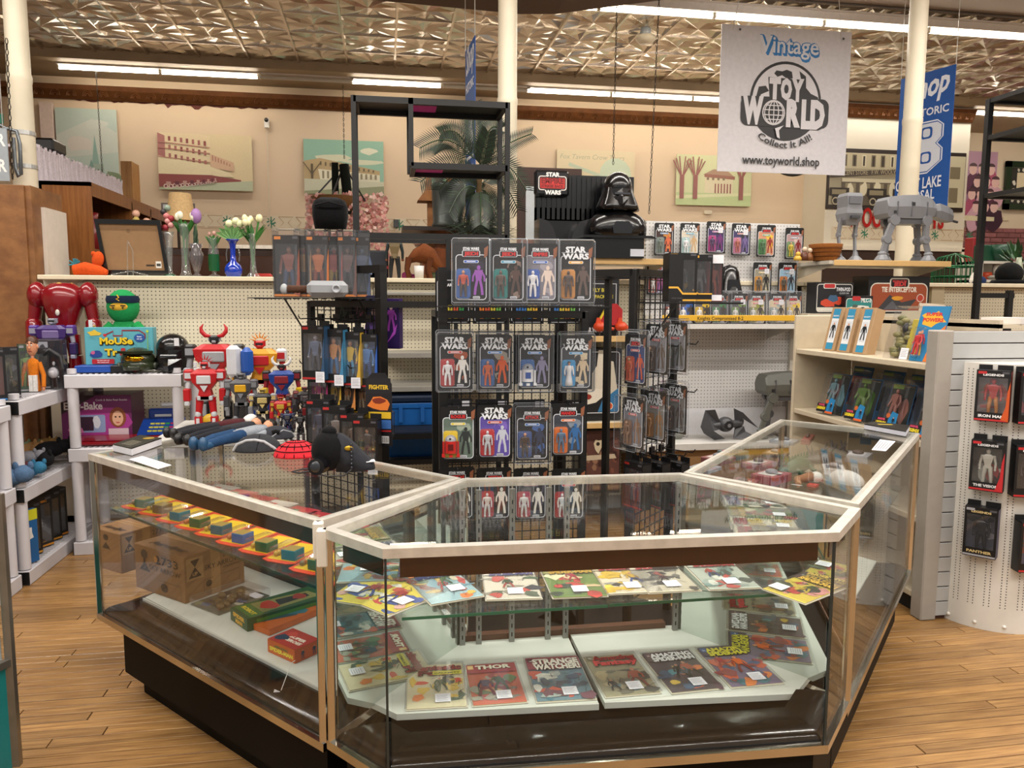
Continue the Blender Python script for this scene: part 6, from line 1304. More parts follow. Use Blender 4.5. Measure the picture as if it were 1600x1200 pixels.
# ================================================================== toys
def place(px,py,Y,z=None):
    q=aty(px,py,Y);return V((q.x,Y,q.z if z is None else z))
def robot(label,px,Y,z,H_,c,name='toy_robot',cat='toy robot',rz=0.,group=None,horns=None,wide=1.,chest=None,crest=None):
    """jointed toy robot; c = (torso, arms, forearms, thighs, shins, head, trim)"""
    q=aty(px,600,Y);t=thing(name,label,cat,(q.x,Y,z),rz,group);u=H_;w=wide;to,ar,fo,th,sh_,he,tr=c
    b=M(to);b.loft([[(sx*a*u*w,sy*d*u,zz*u) for sx,sy in ((-1,-1),(-.6,-1.25),(.6,-1.25),(1,-1),(1,1),(-1,1))] for a,d,zz in ((.09,.06,.46),(.085,.06,.52),(.07,.055,.58),(.15,.08,.68),(.17,.085,.79),(.10,.06,.84))],sm=False)
    b.box(-.1*u*w,.1*u*w,-.075*u,.06*u,.45*u,.51*u,tr,.01*u);b.box(-.09*u*w,.09*u*w,-.115*u,-.09*u,.66*u,.77*u,chest or tr,.012*u)
    b.prism([(-.05*u*w,.64*u),(.05*u*w,.64*u),(.0,.56*u)],-.10*u,-.06*u,tr,'y');b.box(-.06*u,.06*u,.06*u,.11*u,.62*u,.78*u,tr,.01*u);b.build('torso',PLAS,t)
    b=M(he);b.box(-.045*u,.045*u,-.05*u,.045*u,.85*u,.93*u,None,.014*u);b.box(-.038*u,.038*u,-.056*u,-.04*u,.885*u,.905*u,'#16181c');b.box(-.02*u,.02*u,-.06*u,-.045*u,.855*u,.88*u,tr,.004*u);b.cyl((0,0,.82*u),(0,0,.86*u),.03*u,n=8,col=tr)
    for s_ in (-1,1):b.box(s_*.045*u,s_*.06*u,-.02*u,.02*u,.87*u,.93*u,tr)
    b.build('head',PLAS,t)
    if horns:
        b=M(horns)
        for s_ in (-1,1):b.tube([(s_*.03*u,-.02*u,.92*u),(s_*.085*u,-.03*u,.93*u),(s_*.12*u,-.03*u,.97*u),(s_*.125*u,-.03*u,1.01*u),(s_*.10*u,-.03*u,1.05*u)],[.014*u,.022*u,.022*u,.016*u,.004*u],8)
        b.build('horns',PLAS,t)
    if crest:
        b=M(crest)
        for k in range(7):a=PI*(k+.5)/7;b.prism([(.05*u*math.cos(a-.2),.92*u+.04*u*math.sin(a-.2)),(.05*u*math.cos(a+.2),.92*u+.04*u*math.sin(a+.2)),(.12*u*math.cos(a),.92*u+.10*u*math.sin(a)+.01*u)],.0,.015*u,ax='y')
        b.build('flame_crest',PLAS,t)
    for s_ in (-1,1):
        b=M(ar);x=s_*.2*u*w;b.box(x-.055*u,x+.055*u,-.07*u,.06*u,.70*u,.84*u,None,.02*u);b.box(x-.04*u,x+.04*u,-.075*u,-.06*u,.73*u,.8*u,tr);b.cyl((x,0,.71*u),(x+s_*.02*u,-.01*u,.60*u),.034*u,.03*u,8,tr)
        xx=x+s_*.025*u;b.box(xx-.042*u,xx+.042*u,-.08*u,.03*u,.44*u,.60*u,fo,.014*u);b.box(xx-.03*u,xx+.03*u,-.085*u,.0,.385*u,.44*u,tr,.01*u);b.build('arm',PLAS,t)
        b=M(th);x=s_*.075*u*w;b.cyl((x,0,.48*u),(x+s_*.02*u,-.01*u,.27*u),.05*u,.04*u,10);xx=x+s_*.025*u;b.ell((xx,-.03*u,.27*u),(.04*u,.035*u,.04*u),8,6,tr)
        b.box(xx-.045*u,xx+.045*u,-.05*u,.05*u,.06*u,.25*u,sh_,.016*u);b.box(xx-.02*u,xx+.02*u,-.065*u,-.045*u,.09*u,.22*u,tr,.006*u);b.box(xx-.05*u,xx+.05*u,-.11*u,.06*u,0,.065*u,sh_,.014*u);b.build('leg',PLAS,t)
    return t
TZ=.832;z_of=lambda px,py,Y:aty(px,py,Y).z
def rob(label,px,ytop,Y,c,**k):return robot(label,px,Y,TZ,(z_of(px,ytop,Y)-TZ)/k.pop('top',.96),c,**k)
RED,BK,SV,YW,BU='#b3121a','#17171a','#8d9096','#d8a414','#173f8f'
rob('large red horned toy robot with black and yellow shoulders at the back left',338,509,4.62,(RED,BK,SV,RED,BK,BK,SV),horns=RED,wide=1.2,chest='#9a9ca0',top=1.03)
rob('large orange and yellow toy robot with flame shaped crest and white shoulders',408,528,4.6,('#d8921a','#d5d6d8','#d8a01a','#a81a1c',BU,'#b3181a',RED),crest='#e08a1c',wide=1.15,chest=RED)
o=M('#c9ccd2');
t=thing('toy_block','white and blue slab shaped robot limb leaning between the big robots','toy part',place(374,590,4.5));M('#cfd2d8').box(-.07,.005,0,.06,0,.18,ch=.02).build('white_shell',PLAS,t);M('#1b4fa3').box(.008,.075,-.01,.05,.01,.17,ch=.025).build('blue_shell',PLAS,t);M('#2a2a2e').box(-.03,.03,.01,.05,TZ-t.location.z,.01).build('strut',PLAS,t)
rob('red toy robot warrior with silver chest and white kneecaps, front left',321,562,4.25,(RED,RED,RED,RED,'#b3181e',RED,'#c4c6ca'),chest='#c9cbcf',wide=.95,crest=RED)
rob('slim grey and black toy robot with yellow belly emblem',377,580,4.2,('#4a4a4e','#5a5a5e','#3a3a3e','#2c2c30','#3c3c40','#5c5c60','#7d7f84'),chest=YW,wide=.9)
rob('small silver black and gold toy robot between the grey and red ones',410,605,4.15,('#1c1c20','#9a9ca2','#77797f','#24242a','#1a2444','#b0953a','#c4b070'),wide=1.)
rob('small red toy robot with gold chest at the front right',438,618,4.12,('#b01a1c','#8a1a1a','#b01a1c','#8a8c92','#b01a1c','#b01a1c','#c9a23a'),wide=.9,crest='#b01a1c')
rob('blue toy robot with yellow forearms and white horned black head',441,558,4.4,(BU,BK,'#e0b818','#3a2a6a',BU,BK,'#8a1f2a'),horns='#e2e2e2',wide=1.05,top=1.03)
for k,(px,yt,c) in enumerate(((462,608,('#3a1a1a','#5a1a1a','#2a2a2e')),(476,602,('#2a2424','#6a1c1c','#3a3a3e')),(490,610,('#2a2a2e','#3a2a2a','#7a1c20')),(448,640,('#14224a','#14224a','#1a1a1e')),(468,645,('#1a1a1c','#2a2226','#3a2a2a')))):
    rob(('small dark maroon','small black and red','small black and crimson','small navy blue','small plain black')[k]+' action figure standing right of the robots',px,yt,4.3-.08*k,(c[0],c[1],c[2],c[0],c[2],c[1],'#55555a'),name='action_figure',cat='action figure',wide=.85)
t=thing('toy_ball','small yellow and red toy ball behind the red robot legs','toy ball',place(330,670,4.35,TZ));b=M('#d8b01c');b.ell((0,0,.05),.05,14,9);b.build('ball',PLAS,t);M('#b01a1c').lathe([(.0505,.04),(.0512,.05),(.0505,.06)],n=14).build('band',PLAS,t)
# ---- red armoured giant
q=place(97,437,5.2);zs_=1.015;H_=(q.z-zs_)
t=thing('armoured_figure','huge glossy dark red armoured toy with massive shoulders and gold collar','toy figure',(q.x,5.2,zs_));t.scale=(.66,.8,1);u=H_
cR,cG='#7a0d18','#b08a4a'
b=M(cR);b.loft([[(a*u*math.cos(t_),d*u*math.sin(t_),z*u) for t_ in [2*PI*k/16 for k in range(16)]] for a,d,z in ((.14,.11,.42),(.16,.13,.48),(.15,.12,.55),(.24,.18,.70),(.30,.21,.82),(.28,.19,.90),(.16,.13,.96),(.09,.08,.97))]);b.build('torso',GLOSS,t)
b=M(cG);b.tube([(.12*u*math.sin(a)*1.0,-.16*u*math.cos(a)-.02*u,(.93-.10*math.cos(a)*.9)*u) for a in [-1.9+3.8*k/10 for k in range(11)]],.018*u,6);b.build('collar',GLOSS,t)
b=M(cG);b.ell((0,-.09*u,.92*u),(.075*u,.05*u,.055*u),12,8);b.box(-.04*u,.04*u,-.145*u,-.11*u,.90*u,.915*u,'#e8e0c8');b.build('head',GLOSS,t)
b=M('#c9c6bc');b.ell((0,-.19*u,.69*u),(.03*u,.012*u,.03*u),10,6);b.build('chest_lamp',GLOSS,t)
for s_ in (-1,1):
    b=M(cR);b.ell((s_*.34*u,0,.85*u),(.13*u,.14*u,.13*u),14,9);b.tube([(s_*.36*u,0,.80*u),(s_*.40*u,0,.62*u)],[.09*u,.08*u],12);b.loft([[(s_*.40*u+a*u*math.cos(t_),a*u*math.sin(t_)-.01,z*u) for t_ in [2*PI*k/12 for k in range(12)]] for a,z in ((.06,.64),(.105,.60),(.11,.42),(.08,.36),(.05,.30))])
    b.ell((s_*.38*u,-.03*u,.28*u),(.07*u,.08*u,.08*u),10,7);b.build('arm',GLOSS,t)
    M(cG).box(s_*.40*u-.03*u,s_*.40*u+.06*u,-.12*u,-.08*u,.42*u,.58*u,ch=.01).build('gold_plate',GLOSS,t)
    b=M(cR);b.tube([(s_*.10*u,0,.46*u),(s_*.13*u,-.02*u,.28*u)],[.10*u,.085*u],12);b.tube([(s_*.13*u,0,.27*u),(s_*.14*u,0,.06*u)],[.09*u,.11*u],12);b.box(s_*.14*u-.09*u,s_*.14*u+.09*u,-.16*u,.09*u,0,.07*u,None,.02*u);b.build('leg',GLOSS,t)
A=M('#d8d8dc');A.box(.38*u,.43*u,-.135*u,-.13*u,.55*u,.62*u);A.build('price_tag',MATTE,t)
# purple robot and hooded clear pack in front of it
robot('purple and silver winged toy robot in front of the red giant',88,5.03,1.018,(z_of(84,494,5.03)-1.018)/.96,('#3a2266','#4a2a80','#2c1a50','#22183c','#3a2266','#7a7a84','#8a8a9a'),wide=1.15,chest='#6a5a8a')
q=place(77,592,4.92,1.018);t=thing('clear_pack','clear pack with dark helmeted trooper and grey badge in front of the purple robot','boxed figure',q);t.scale=(.85,1,.95);b=M('#1c1a26');b.box(-.1,.1,.05,.054,0,.30);b.build('card',PLAS,t);A=M();A.lay=.049;A.rect(-.09,.18,-.02,.29,'#a8a8b2');A.blob(-.055,.24,.025,.03,'#3a3a40');A.rect(-.09,.1,-.03,.16,'#8a8a94');A.build('print',INK,t);M().box(-.105,.105,-.03,.056,0,.31,ch=.01).build('clear_shell',CLEAR,t);b=M('#17171b');b.tube([(-.04,.0,.2),(.02,-.01,.24),(.08,0,.2),(.09,0,.12)],.018,8);b.ell((.03,-.005,.1),(.035,.03,.035),10,7,'#c9c9cf');mini(b,.03,.01,.0,.17,'#2a2a30',None,'#d8d8dc');b.build('figure',PLAS,t)
# doll with brown hair and orange shirt
q=place(108,572,4.78,1.02);u=(z_of(120,527,4.72)-1.02);t=thing('cloth_doll','toy man with brown hair, orange shirt and white vest by the board game','doll',q);t.scale=(.72,.8,1);t.location.x=-1.985
b=M('#c98a68');b.ell((0,0,.82*u),(.13*u,.13*u,.18*u),14,10);b.ell((0,-.13*u,.80*u),(.025*u,.035*u,.03*u),6,5);b.ell((-.13*u,0,.82*u),(.03*u,.03*u,.045*u),6,5);b.ell((.13*u,0,.82*u),(.03*u,.03*u,.045*u),6,5);b.cyl((0,0,.58*u),(0,0,.68*u),.05*u,n=8)
for s_ in (-1,1):b.ell((s_*.045*u,-.115*u,.85*u),(.022*u,.012*u,.018*u),6,5,'#e8e4dc');b.ell((s_*.045*u,-.126*u,.85*u),(.009*u,.006*u,.009*u),6,4,'#3a2a1a');b.box(s_*.02*u,s_*.075*u,-.13*u,-.11*u,.885*u,.9*u,'#3a2215')
b.box(-.04*u,.04*u,-.128*u,-.115*u,.735*u,.748*u,'#8a3a30');b.build('head',PLAS,t);b=M('#4a2a18');b.ell((0,.02*u,.90*u),(.14*u,.13*u,.12*u),14,7,v1=.55);b.build('hair',PLAS,t)
b=M('#c9701c');b.loft([[(a*u*math.cos(t_),d*u*math.sin(t_),z*u) for t_ in [2*PI*k/12 for k in range(12)]] for a,d,z in ((.17,.11,0),(.16,.1,.1),(.13,.09,.3),(.17,.1,.5),(.12,.08,.58),(.05,.05,.61))]);b.build('shirt',CLOTH,t)
for s_ in (-1,1):b=M('#c9701c');b.tube([(s_*.15*u,0,.52*u),(s_*.25*u,-.02*u,.3*u),(s_*.27*u,-.10*u,.08*u)],[.06*u,.055*u,.05*u],8);b.ell((s_*.27*u,-.11*u,.05*u),.04*u,8,5,'#c98a68');b.build('arm',CLOTH,t);M('#e2e0dc').loft([[(s_*.05*u+x*u,-.118*u+y,z*u) for x,y in ((-.02,0),(.07*1,0),(.07,.02),(-.02,.02))] for z in (0,.3)],sm=False).build('vest_panel',CLOTH,t)
# board game and flat console box
q0=place(131,572,5.0);a,c=aty(131,513,5.0),aty(242,576,5.0);zg=1.115;w,h=c.x-a.x,a.z-zg-.03
t=thing('board_game','light blue board game box with big yellow cartoon lettering','board game',(a.x,5.0,zg+.035));M('#4a9fae').box(0,w,0,.07,0,h,ch=.002).build('carton',PLAS,t);A=M();A.lay=-.001;A.eps=3e-4;A.rect(.004,.004,w-.004,h-.004,'#5aa9b8')
rg=random.Random(3)
for i in range(12):x=rg.uniform(.02,w-.04);z=rg.uniform(.02,h-.03);A.line([(x,z),(x+.02,z),(x+.02,z-.015)],.0015,'#3f8c9c')
A.line([(w*.3,h*.8),(w*.42,h*.9),(w*.42,h*.78),(w*.55,h*.78),(w*.55,h*.92),(w*.8,h*.92),(w*.88,h*.82),(w*.88,h*.7)],.008,'#8a1f2c');A.blob(w*.14,h*.85,w*.09,h*.08,'#d8b83a');A.blob(w*.3,h*.8,w*.03,h*.04,'#c2202a')
for t_,z,ww,hh,x in (('MoUSe',.56,.5,.24,.46),('Tr',.26,.2,.24,.38),('p',.26,.1,.22,.64)):
    A.text(t_,w*x+.003,h*z-.004,h=hh*h*.7,w=w*ww,col='#16140f',bold=.09);A.text(t_,w*x,h*z,h=hh*h*.7,w=w*ww*.96,col='#e2c21c',bold=.045)
A.pp([(w*.5,h*.25),(w*.61,h*.25),(w*.58,h*.45),(w*.53,h*.45)],'#b5202a');A.disc(w*.8,h*.72,w*.08,h*.11,'#1f4f9a',16);A.text('Easier',w*.8,h*.74,.008,col='#e8e8ee',bold=.03);A.text('set up!',w*.8,h*.68,.008,col='#e8e8ee',bold=.03)
A.blob(w*.16,h*.3,w*.08,h*.1,'#1c3f8a');A.blob(w*.12,h*.34,w*.03,h*.05,'#c25a8a');A.rect(w*.1,h*.03,w*.42,h*.16,'#b5202a');A.text('The classic action and',w*.26,h*.11,.0055,col='#eeeeee',bold=.03);A.text('chain reaction game!',w*.26,h*.06,.0055,col='#eeeeee',bold=.03);A.line([(w*.92,h*.35),(w*.92,h*.9)],.004,'#7fae3a');A.disc(w*.92,h*.9,w*.02,None,'#b8d23a',10);A.build('print',INK,t)
t=thing('flat_box','flat blue and black toy box lying under the board game','toy box',(a.x-.04,4.93,zg-.005));M('#1c4aa0').box(0,.2,0,.16,0,.04,ch=.003).build('blue_end',PLAS,t);M('#14151a').box(.2,.33,0,.16,0,.04,ch=.003).build('black_end',PLAS,t);M('#a01c28').box(.33,.345,.0,.16,0,.035,ch=.003).build('red_end',PLAS,t)
# plush
q=place(191,452,5.2);zb_=1.11;k=mpx(1,q);t=thing('plush_doll','green plush ninja with dark headband behind the board game','plush toy',(q.x,5.2,zb_));top=q.z-zb_
b=M('#1f8a4a');b.ell((0,0,top-27*k),(24*k,20*k,27*k),18,12);b.build('head',CLOTH,t);b=M('#16243a');b.lathe([(23.2*k,-5*k),(24.3*k,0),(22.6*k,6*k)],(0,0,top-16*k),20);b.build('headband',CLOTH,t);b=M('#d8a83a');b.ell((-1*k,-16*k,top-27*k),(14*k,6*k,7*k),14,6);b.build('face_panel',CLOTH,t)
b=M('#1a1512')
for s_ in (-1,1):b.box(-1*k+s_*4*k,-1*k+s_*11*k,-22.3*k,-21*k,top-26*k,top-24.5*k);b.ell((-1*k+s_*7*k,-21.6*k,top-28.5*k),1.5*k,6,4)
b.build('eyes',PLAS,t);b=M('#e0b02a');b.tube([(2*k,-23.2*k,top-18*k),(-2*k,-24*k,top-15*k),(2*k,-24*k,top-13*k),(-1*k,-23.4*k,top-9*k)],1*k,5);b.build('emblem',PLAS,t)
b=M('#1f8a4a');b.loft([[(a_*k*math.cos(t_),a_*.7*k*math.sin(t_),z) for t_ in [2*PI*j/14 for j in range(14)]] for a_,z in ((30,0),(34,top*.12),(28,top*.35),(14,top-50*k))]);b.build('body',CLOTH,t)
for s_ in (-1,1):b=M('#23954f');b.tube([(s_*16*k,0,top-56*k),(s_*32*k,-4*k,top-72*k),(s_*38*k,-10*k,top-100*k)],[9*k,9*k,8*k],10);b.build('arm',CLOTH,t)
# helmets
q=place(217,583,4.98,1.11);k=mpx(1,q);t=thing('toy_helmet','dark green toy helmet with mirrored gold visor','toy helmet',q)
b=M('#2c3420');b.ell((0,0,19*k),(25*k,24*k,19*k),18,12);b.lathe([(24*k,3*k),(27*k,10*k),(25*k,15*k)],(0,0,0),18);b.build('shell',GLOSS,t);b=M('#d8a01c');b.ell((0,-11*k,21*k),(18*k,14*k,9*k),16,10);b.build('visor',mat('gold_visor','#c98f1a',.08,metal=1.),t)
b=M('#232a1a');b.loft([[(x*k,y*k,z*k) for x in (0,) for x,y in ((-26,-14),(0,-30),(26,-14),(20,4),(-20,4))] for z in (29,33)],sm=False);b.build('brow',GLOSS,t);b=M('#4a4f44')
for s_ in (-1,1):b.ell((s_*26*k,-6*k,10*k),(4*k,5*k,5*k),8,6)
b.box(-9*k,9*k,-27*k,-20*k,3*k,11*k,None,2*k);b.build('chin_vents',METALC,t)
q=place(271,578,5.0,1.11);k=mpx(1,q);t=thing('toy_helmet','glossy black flared toy helmet with plain angled face shield','toy helmet',q)
b=M('#0b0b0d');b.ell((0,2*k,36*k),(24*k,25*k,22*k),20,10,v1=.55);b.lathe([(24*k,35*k),(25*k,25*k),(29*k,8*k),(28*k,2*k),(22*k,20*k)],(0,2*k,0),20,wob=lambda a_,j:1. if math.sin(a_)>-.3 else .93);b.build('dome',GLOSS,t)
b=M('#101013');b.loft([[(x*k,y*k,z*k) for x,y in ((-16*s1,-18),(0,-27-o_),(16*s1,-18),(14*s1,2),(-14*s1,2))] for z,s1,o_ in ((1,.8,2),(10,1.05,4),(20,1.1,0),(34,1.1,-2))],sm=False);b.build('face_shield',GLOSS,t);M('#2c2e33').box(-13*k,13*k,-27*k,-18*k,22*k,27*k,ch=1.5*k).build('eye_slot',GLOSS,t);M('#d5d6da').box(8*k,15*k,-21*k,-20*k,40*k,52*k).build('price_tag',MATTE,t)
# ---- lower level of the resin shelf: oven box, laptop toy, keyboard toy, black and red cases
zl_=.665;t=thing('toy_box','pink and purple toy oven box with smiling child picture','toy box',place(86,690,5.15,zl_));a,c=aty(86,628,5.05),aty(200,690,5.05);w=c.x-a.x;h=.29
t.location=(a.x+.02,5.08,zl_);M('#5a1f4a').box(0,w,0,.26,0,h,ch=.002).build('carton',PLAS,t);A=M();A.lay=-.001;A.eps=2.5e-4;A.rect(0,0,w,h,'#6a1f5a');A.pp([(0,h*.6),(w*.5,h),(0,h)],'#2a1420');A.blob(w*.55,h*.4,w*.45,h*.35,'#a83a8f',12,.1);A.text('Easy-Bake',w*.04,h*.7,.045,w=w*.55,col='#e4dfe4',bold=.03,al='l');A.text('Cook & Bake Real Snacks',w*.72,h*.88,.012,w=w*.45,col='#e4dfe4');A.rr(w*.22,h*.2,w*.62,h*.58,.01,'#8fa0c9');A.rr(w*.25,h*.24,w*.45,h*.54,.006,'#3a2038');A.blob(w*.5,h*.42,w*.06,h*.14,'#d8dce8');A.disc(w*.8,h*.52,w*.12,h*.22,'#8a4a28',18);A.disc(w*.8,h*.5,w*.08,h*.16,'#e0b090',18);A.disc(w*.77,h*.53,.006,None,'#3a2418',8);A.disc(w*.83,h*.53,.006,None,'#3a2418',8);A.disc(w*.8,h*.42,w*.03,h*.03,'#c25a5a',10,PI,2*PI);A.rect(w*.66,h*.1,w*.95,h*.28,'#d8c0c8');A.blob(w*.2,h*.25,w*.12,h*.08,'#d87ab0');A.build('print',INK,t)
t=thing('toy_laptop','glossy dark red toy laptop lying flat in front of the oven box','toy computer',place(165,693,4.93,zl_));M('#8a0f1c').box(-.19,.19,-.0,.13,0,.03,ch=.01).build('base',GLOSS,t);M('#9a1522').prism([(-.0,.03),(.13,.03),(.13,.045)],-.18,.18,ax='x').build('lid',GLOSS,t);M('#d8d8d8').box(.12,.15,-.002,.0,.01,.018).build('badge',PLAS,t)
t=thing('learning_toy','blue and red electronic learning toy with yellow keys on the lower resin shelf','learning toy',place(247,680,4.98,zl_));M('#a81820').box(-.12,.12,0,.22,0,.05,ch=.012).build('base',PLAS,t);M('#17429a').prism([(.0,.05),(.2,.05),(.2,.13),(.16,.13)],-.125,.115,ax='x').build('keyboard_deck',PLAS,t);b=M('#e0d44a')
nrm=V((0,-.08,.16)).normalized()
for i in range(5):
    for j in range(3):y=.03+.035*j;z=.05+y*.5+.0005;b.box(-.07+i*.03,-.045+i*.03,y,y+.02,z,z+.008,'#d8d24a' if i<3 else ('#2f9a4a' if i==3 else '#c22a5a'))
b.build('keys',PLAS,t);M('#173a8a').box(-.1,.1,.17,.21,.12,.19,ch=.01).build('screen_back',PLAS,t);M('#c9cfd2').box(-.06,.04,.165,.17,.14,.155).build('display',PLAS,t);M('#d8dce2').box(-.03,.1,.18,.21,.20,.225,ch=.008).build('handle',PLAS,t)
for k,(px,c,lb) in enumerate(((222,'#14161a','black handheld toy case by the red laptop'),(250,'#c2341c','orange red ribbed toy case at the shelf corner'))):
    o=M(c).box(-.05,.055,-.03,.06,0,.04,ch=.008).build('toy_case',PLAS);o.location=place(px,690,4.93,zl_);tag(o,lb,'toy case')
# items on the top of resin unit 1 (running along the left)
GX='glossy window boxes on the left resin shelf'
for k,(px,py,W_,H_,col,inn,f,lb) in enumerate(((18,628,.15,.27,'#121216','#8a3a1c',('#c2501c','#2a2a30','#c98f6c'),'black window box with orange figure nearest the left edge'),(50,622,.15,.27,'#14141a','#3a3a30',('#5a5a3a','#2a2a2a','#8a7a5a'),'black angled box with green brown figure and white letters'),(72,612,.09,.27,'#3a4a3a','#5a6a4a',('#7a9a4a',None,'#7a9a4a'),'green narrow pack with pale brute figure'),(88,608,.11,.24,'#1c1418','#3a2a2a',('#4a3a3a',None,'#6a5a4a'),'clear domed pack with dark figure'),(106,604,.11,.24,'#2a1830','#5a3a6a',('#6a5a7a',None,'#8a7a8a'),'clear domed pack with purple card'),(124,598,.07,.12,'#1a1220','#4a3a6a',('#c98a3a',None,'#c9a070'),'tiny pack with yellow label by the shelf corner'))):
    q=atz(px,py,1.02);t=wbox('boxed figure, left shelf unit, '+lb,(max(-2.25,min(q.x,-2.0)),q.y+.02,1.02),math.radians(28),GX,W_=W_,H_=H_,D_=.07,col=col,inner=inn,fig=f,title='',tab=False,accent='#8a8a90' if k else '#1f6fb0',foot=.12)
for k,(px,c,lb) in enumerate(((25,'#2a2c30','grey lidded flat box behind the orange figure box'),(45,'#c2571c','orange and black box top behind the front row'),(62,'#b9bcc2','white and orange pack behind the front row'),(8,'#1a1a1e','dark box stacked at the far left edge'))):
    q=atz(px,600,1.02);o=M(c).box(-.08,.08,0,.1,0,.30+.02*k,ch=.004).build('toy_box',PLAS);o.location=(-2.28,4.6+.13*k,1.02) if k<3 else (-2.3,4.42,1.02);o.rotation_euler=(0,0,.4);tag(o,lb,'toy box')
# soft toys on the middle level
rg=random.Random(12)
GP='heap of soft toys on the middle of the left shelf unit'
for k,(px,py,c,s_,lb) in enumerate(((45,672,'#6f7a5c',.07,'green big eared plush head at the back left'),(77,668,'#6f8a7c',.06,'grey green cat eared plush at the back'),(93,657,'#c27a1c',.025,'small orange and yellow toy'),(55,700,'#b08a5a',.085,'tan soft bear body in the middle'),(85,690,'#a89a9a',.05,'pink grey plush with white label'),(100,705,'#b0905a',.05,'tan plush leg beside the black sleeve'),(60,728,'#1a1a1d',.075,'black cloth doll lying in front'),(80,738,'#101013',.07,'black trousered doll lying at the shelf edge'),(45,722,'#8a8a92',.05,'grey and white striped plush'),(42,745,'#3a7aa0',.06,'light blue plush fish shape at the front left'),(10,745,'#4f6a8a',.08,'dusty blue plush at the left edge'),(4,725,'#5a2f36',.07,'maroon plush at the very edge'),(120,688,'#3a5a56',.035,'dark teal small plush by the corner leg'))):
    xq=-2.0-max(0,735-py)*.0042;q=atx(px,py,xq);t=thing('soft_toy',lb,'soft toy',(xq,max(4.46 if k<10 or k==12 else 4.15,min(q.y,5.25)),.545+(.05 if k in (5,7,8) else 0)),rz=rg.uniform(-1,1),group=None)
    b=M(c);b.ell((0,0,s_*.7),(s_*1.25,s_,s_*.7),12,8)
    b.build('body',CLOTH,t);b=M(c);b.ell((s_*1.1,-.3*s_,s_*.9),(s_*.65,s_*.6,s_*.6),12,8);b.build('head',CLOTH,t);b=M(c)
    for e in (-1,1):b.ell((s_*1.1+e*.45*s_,-.3*s_,s_*1.45),(s_*.2,s_*.12,s_*.3),6,5)
    b.build('ears',CLOTH,t)
    for e in (-1,1):M(c).tube([(-s_*.3,e*s_*.5,s_*.5),(-s_*1.1,e*s_*.9,s_*.3),(-s_*1.5,e*s_*.8,s_*.25)],[s_*.3,s_*.26,s_*.2],8).build('limb',CLOTH,t)
# black and gold boxes on the bottom level
GQ='black and gold figure boxes on the bottom of the left shelf unit'
for k,(px,py,c,lb) in enumerate(((128,838,'#c2761c','farthest box'),(118,845,'#c2841c','fourth box from the near end'),(104,855,'#c9841c','middle box with gold lettering'),(88,868,'#c9902c','second box from the near end'),(70,882,'#8a2a3a','red and white near box with coloured scene'))):
    q=atz(px,py,.09);t=wbox('boxed figure, bottom of left shelf unit, '+lb,(-2.0,q.y,.09),math.radians(62),GQ,W_=.17,H_=.30,D_=.09,col='#17140f' if k<4 else '#c9c4c8',inner='#2a221a' if k<4 else '#8a5a5a',fig=('#4a4038',None,'#5a5048'),accent=c,title='KLASSIC' if k in (2,) else '',tcol=c,tab=False,foot=.1)
t=thing('toy_box','blue and yellow striped book-like box at the near end of the bottom shelf','toy box',(-1.97,4.47,.09),math.radians(60));M('#1f5f9a').box(-.1,.1,0,.03,0,.30,ch=.002).build('carton',PLAS,t);A=M();A.lay=-.001;A.rect(-.1,.24,.1,.30,'#c9c82a');A.blob(.02,.17,.06,.04,'#e2e0dc');A.build('print',INK,t)
o=M('#3a8fb0').box(-.06,.06,0,.1,0,.13,ch=.004).build('toy_box',PLAS);o.location=(-2.03,3.95,.565);tag(o,'small light blue box on the nearest shelf unit','toy box')
o=M('#c9c9cc').box(-.05,.05,0,.02,0,.14,ch=.004).build('blister_pack',PLAS);o.location=(-1.96,4.2,.1);o.rotation_euler=(0,0,1.2);tag(o,'small white card pack low on the nearest shelf unit','toy card')
# ---- figures on the gondola ledge and beyond
q=place(617,433,5.55,1.70);t=thing('action_figure','tall action figure of a man seen from behind, brown vest and dark trousers','action figure',q,PI);b=M();mini(b,0,0,0,z_of(617,366,5.55)-1.70,'#6a5a3c','#0f1216','#7a4226',arms='#1d2a2c');b.build('body',PLAS,t);M('#5a2a14').ell((0,.0,.90*(z_of(617,366,5.55)-1.70)),.024,8,6).build('hair',PLAS,t)
q=place(657,433,5.6,1.70);t=thing('toy_animal','bent brown shaggy toy creature on the ledge','toy animal',q);b=M('#6b3a1c');b.loft([[(x+r*math.cos(a_)*.4,r*math.sin(a_),z+r*math.cos(a_)) for a_ in [2*PI*j/10 for j in range(10)]] for x,z,r in ((-.1,.13,.02),(-.07,.16,.05),(0,.19,.07),(.08,.16,.055),(.14,.09,.03),(.2,.03,.012))]);b.build('body',CLOTH,t);b=M('#c9a9a0');b.ell((-.02,0,.27),(.045,.04,.03),10,6);b.build('tuft',CLOTH,t)
for x,y in ((-.08,-.04),(-.08,.04),(.07,-.04),(.07,.04)):M('#5a3018').tube([(x,y,.15),(x-.015,y,.07),(x,y,0)],[.025,.018,.02],8).build('leg',CLOTH,t)
o=M('#c9c6c2').lathe([(.001,0),(.03,0),(.036,.09),(.033,.09),(.001,.01)],n=16).build('white_cup',PLAS);o.location=place(655,433,5.5,1.70);tag(o,'small white cup in front of the brown creature','cup')
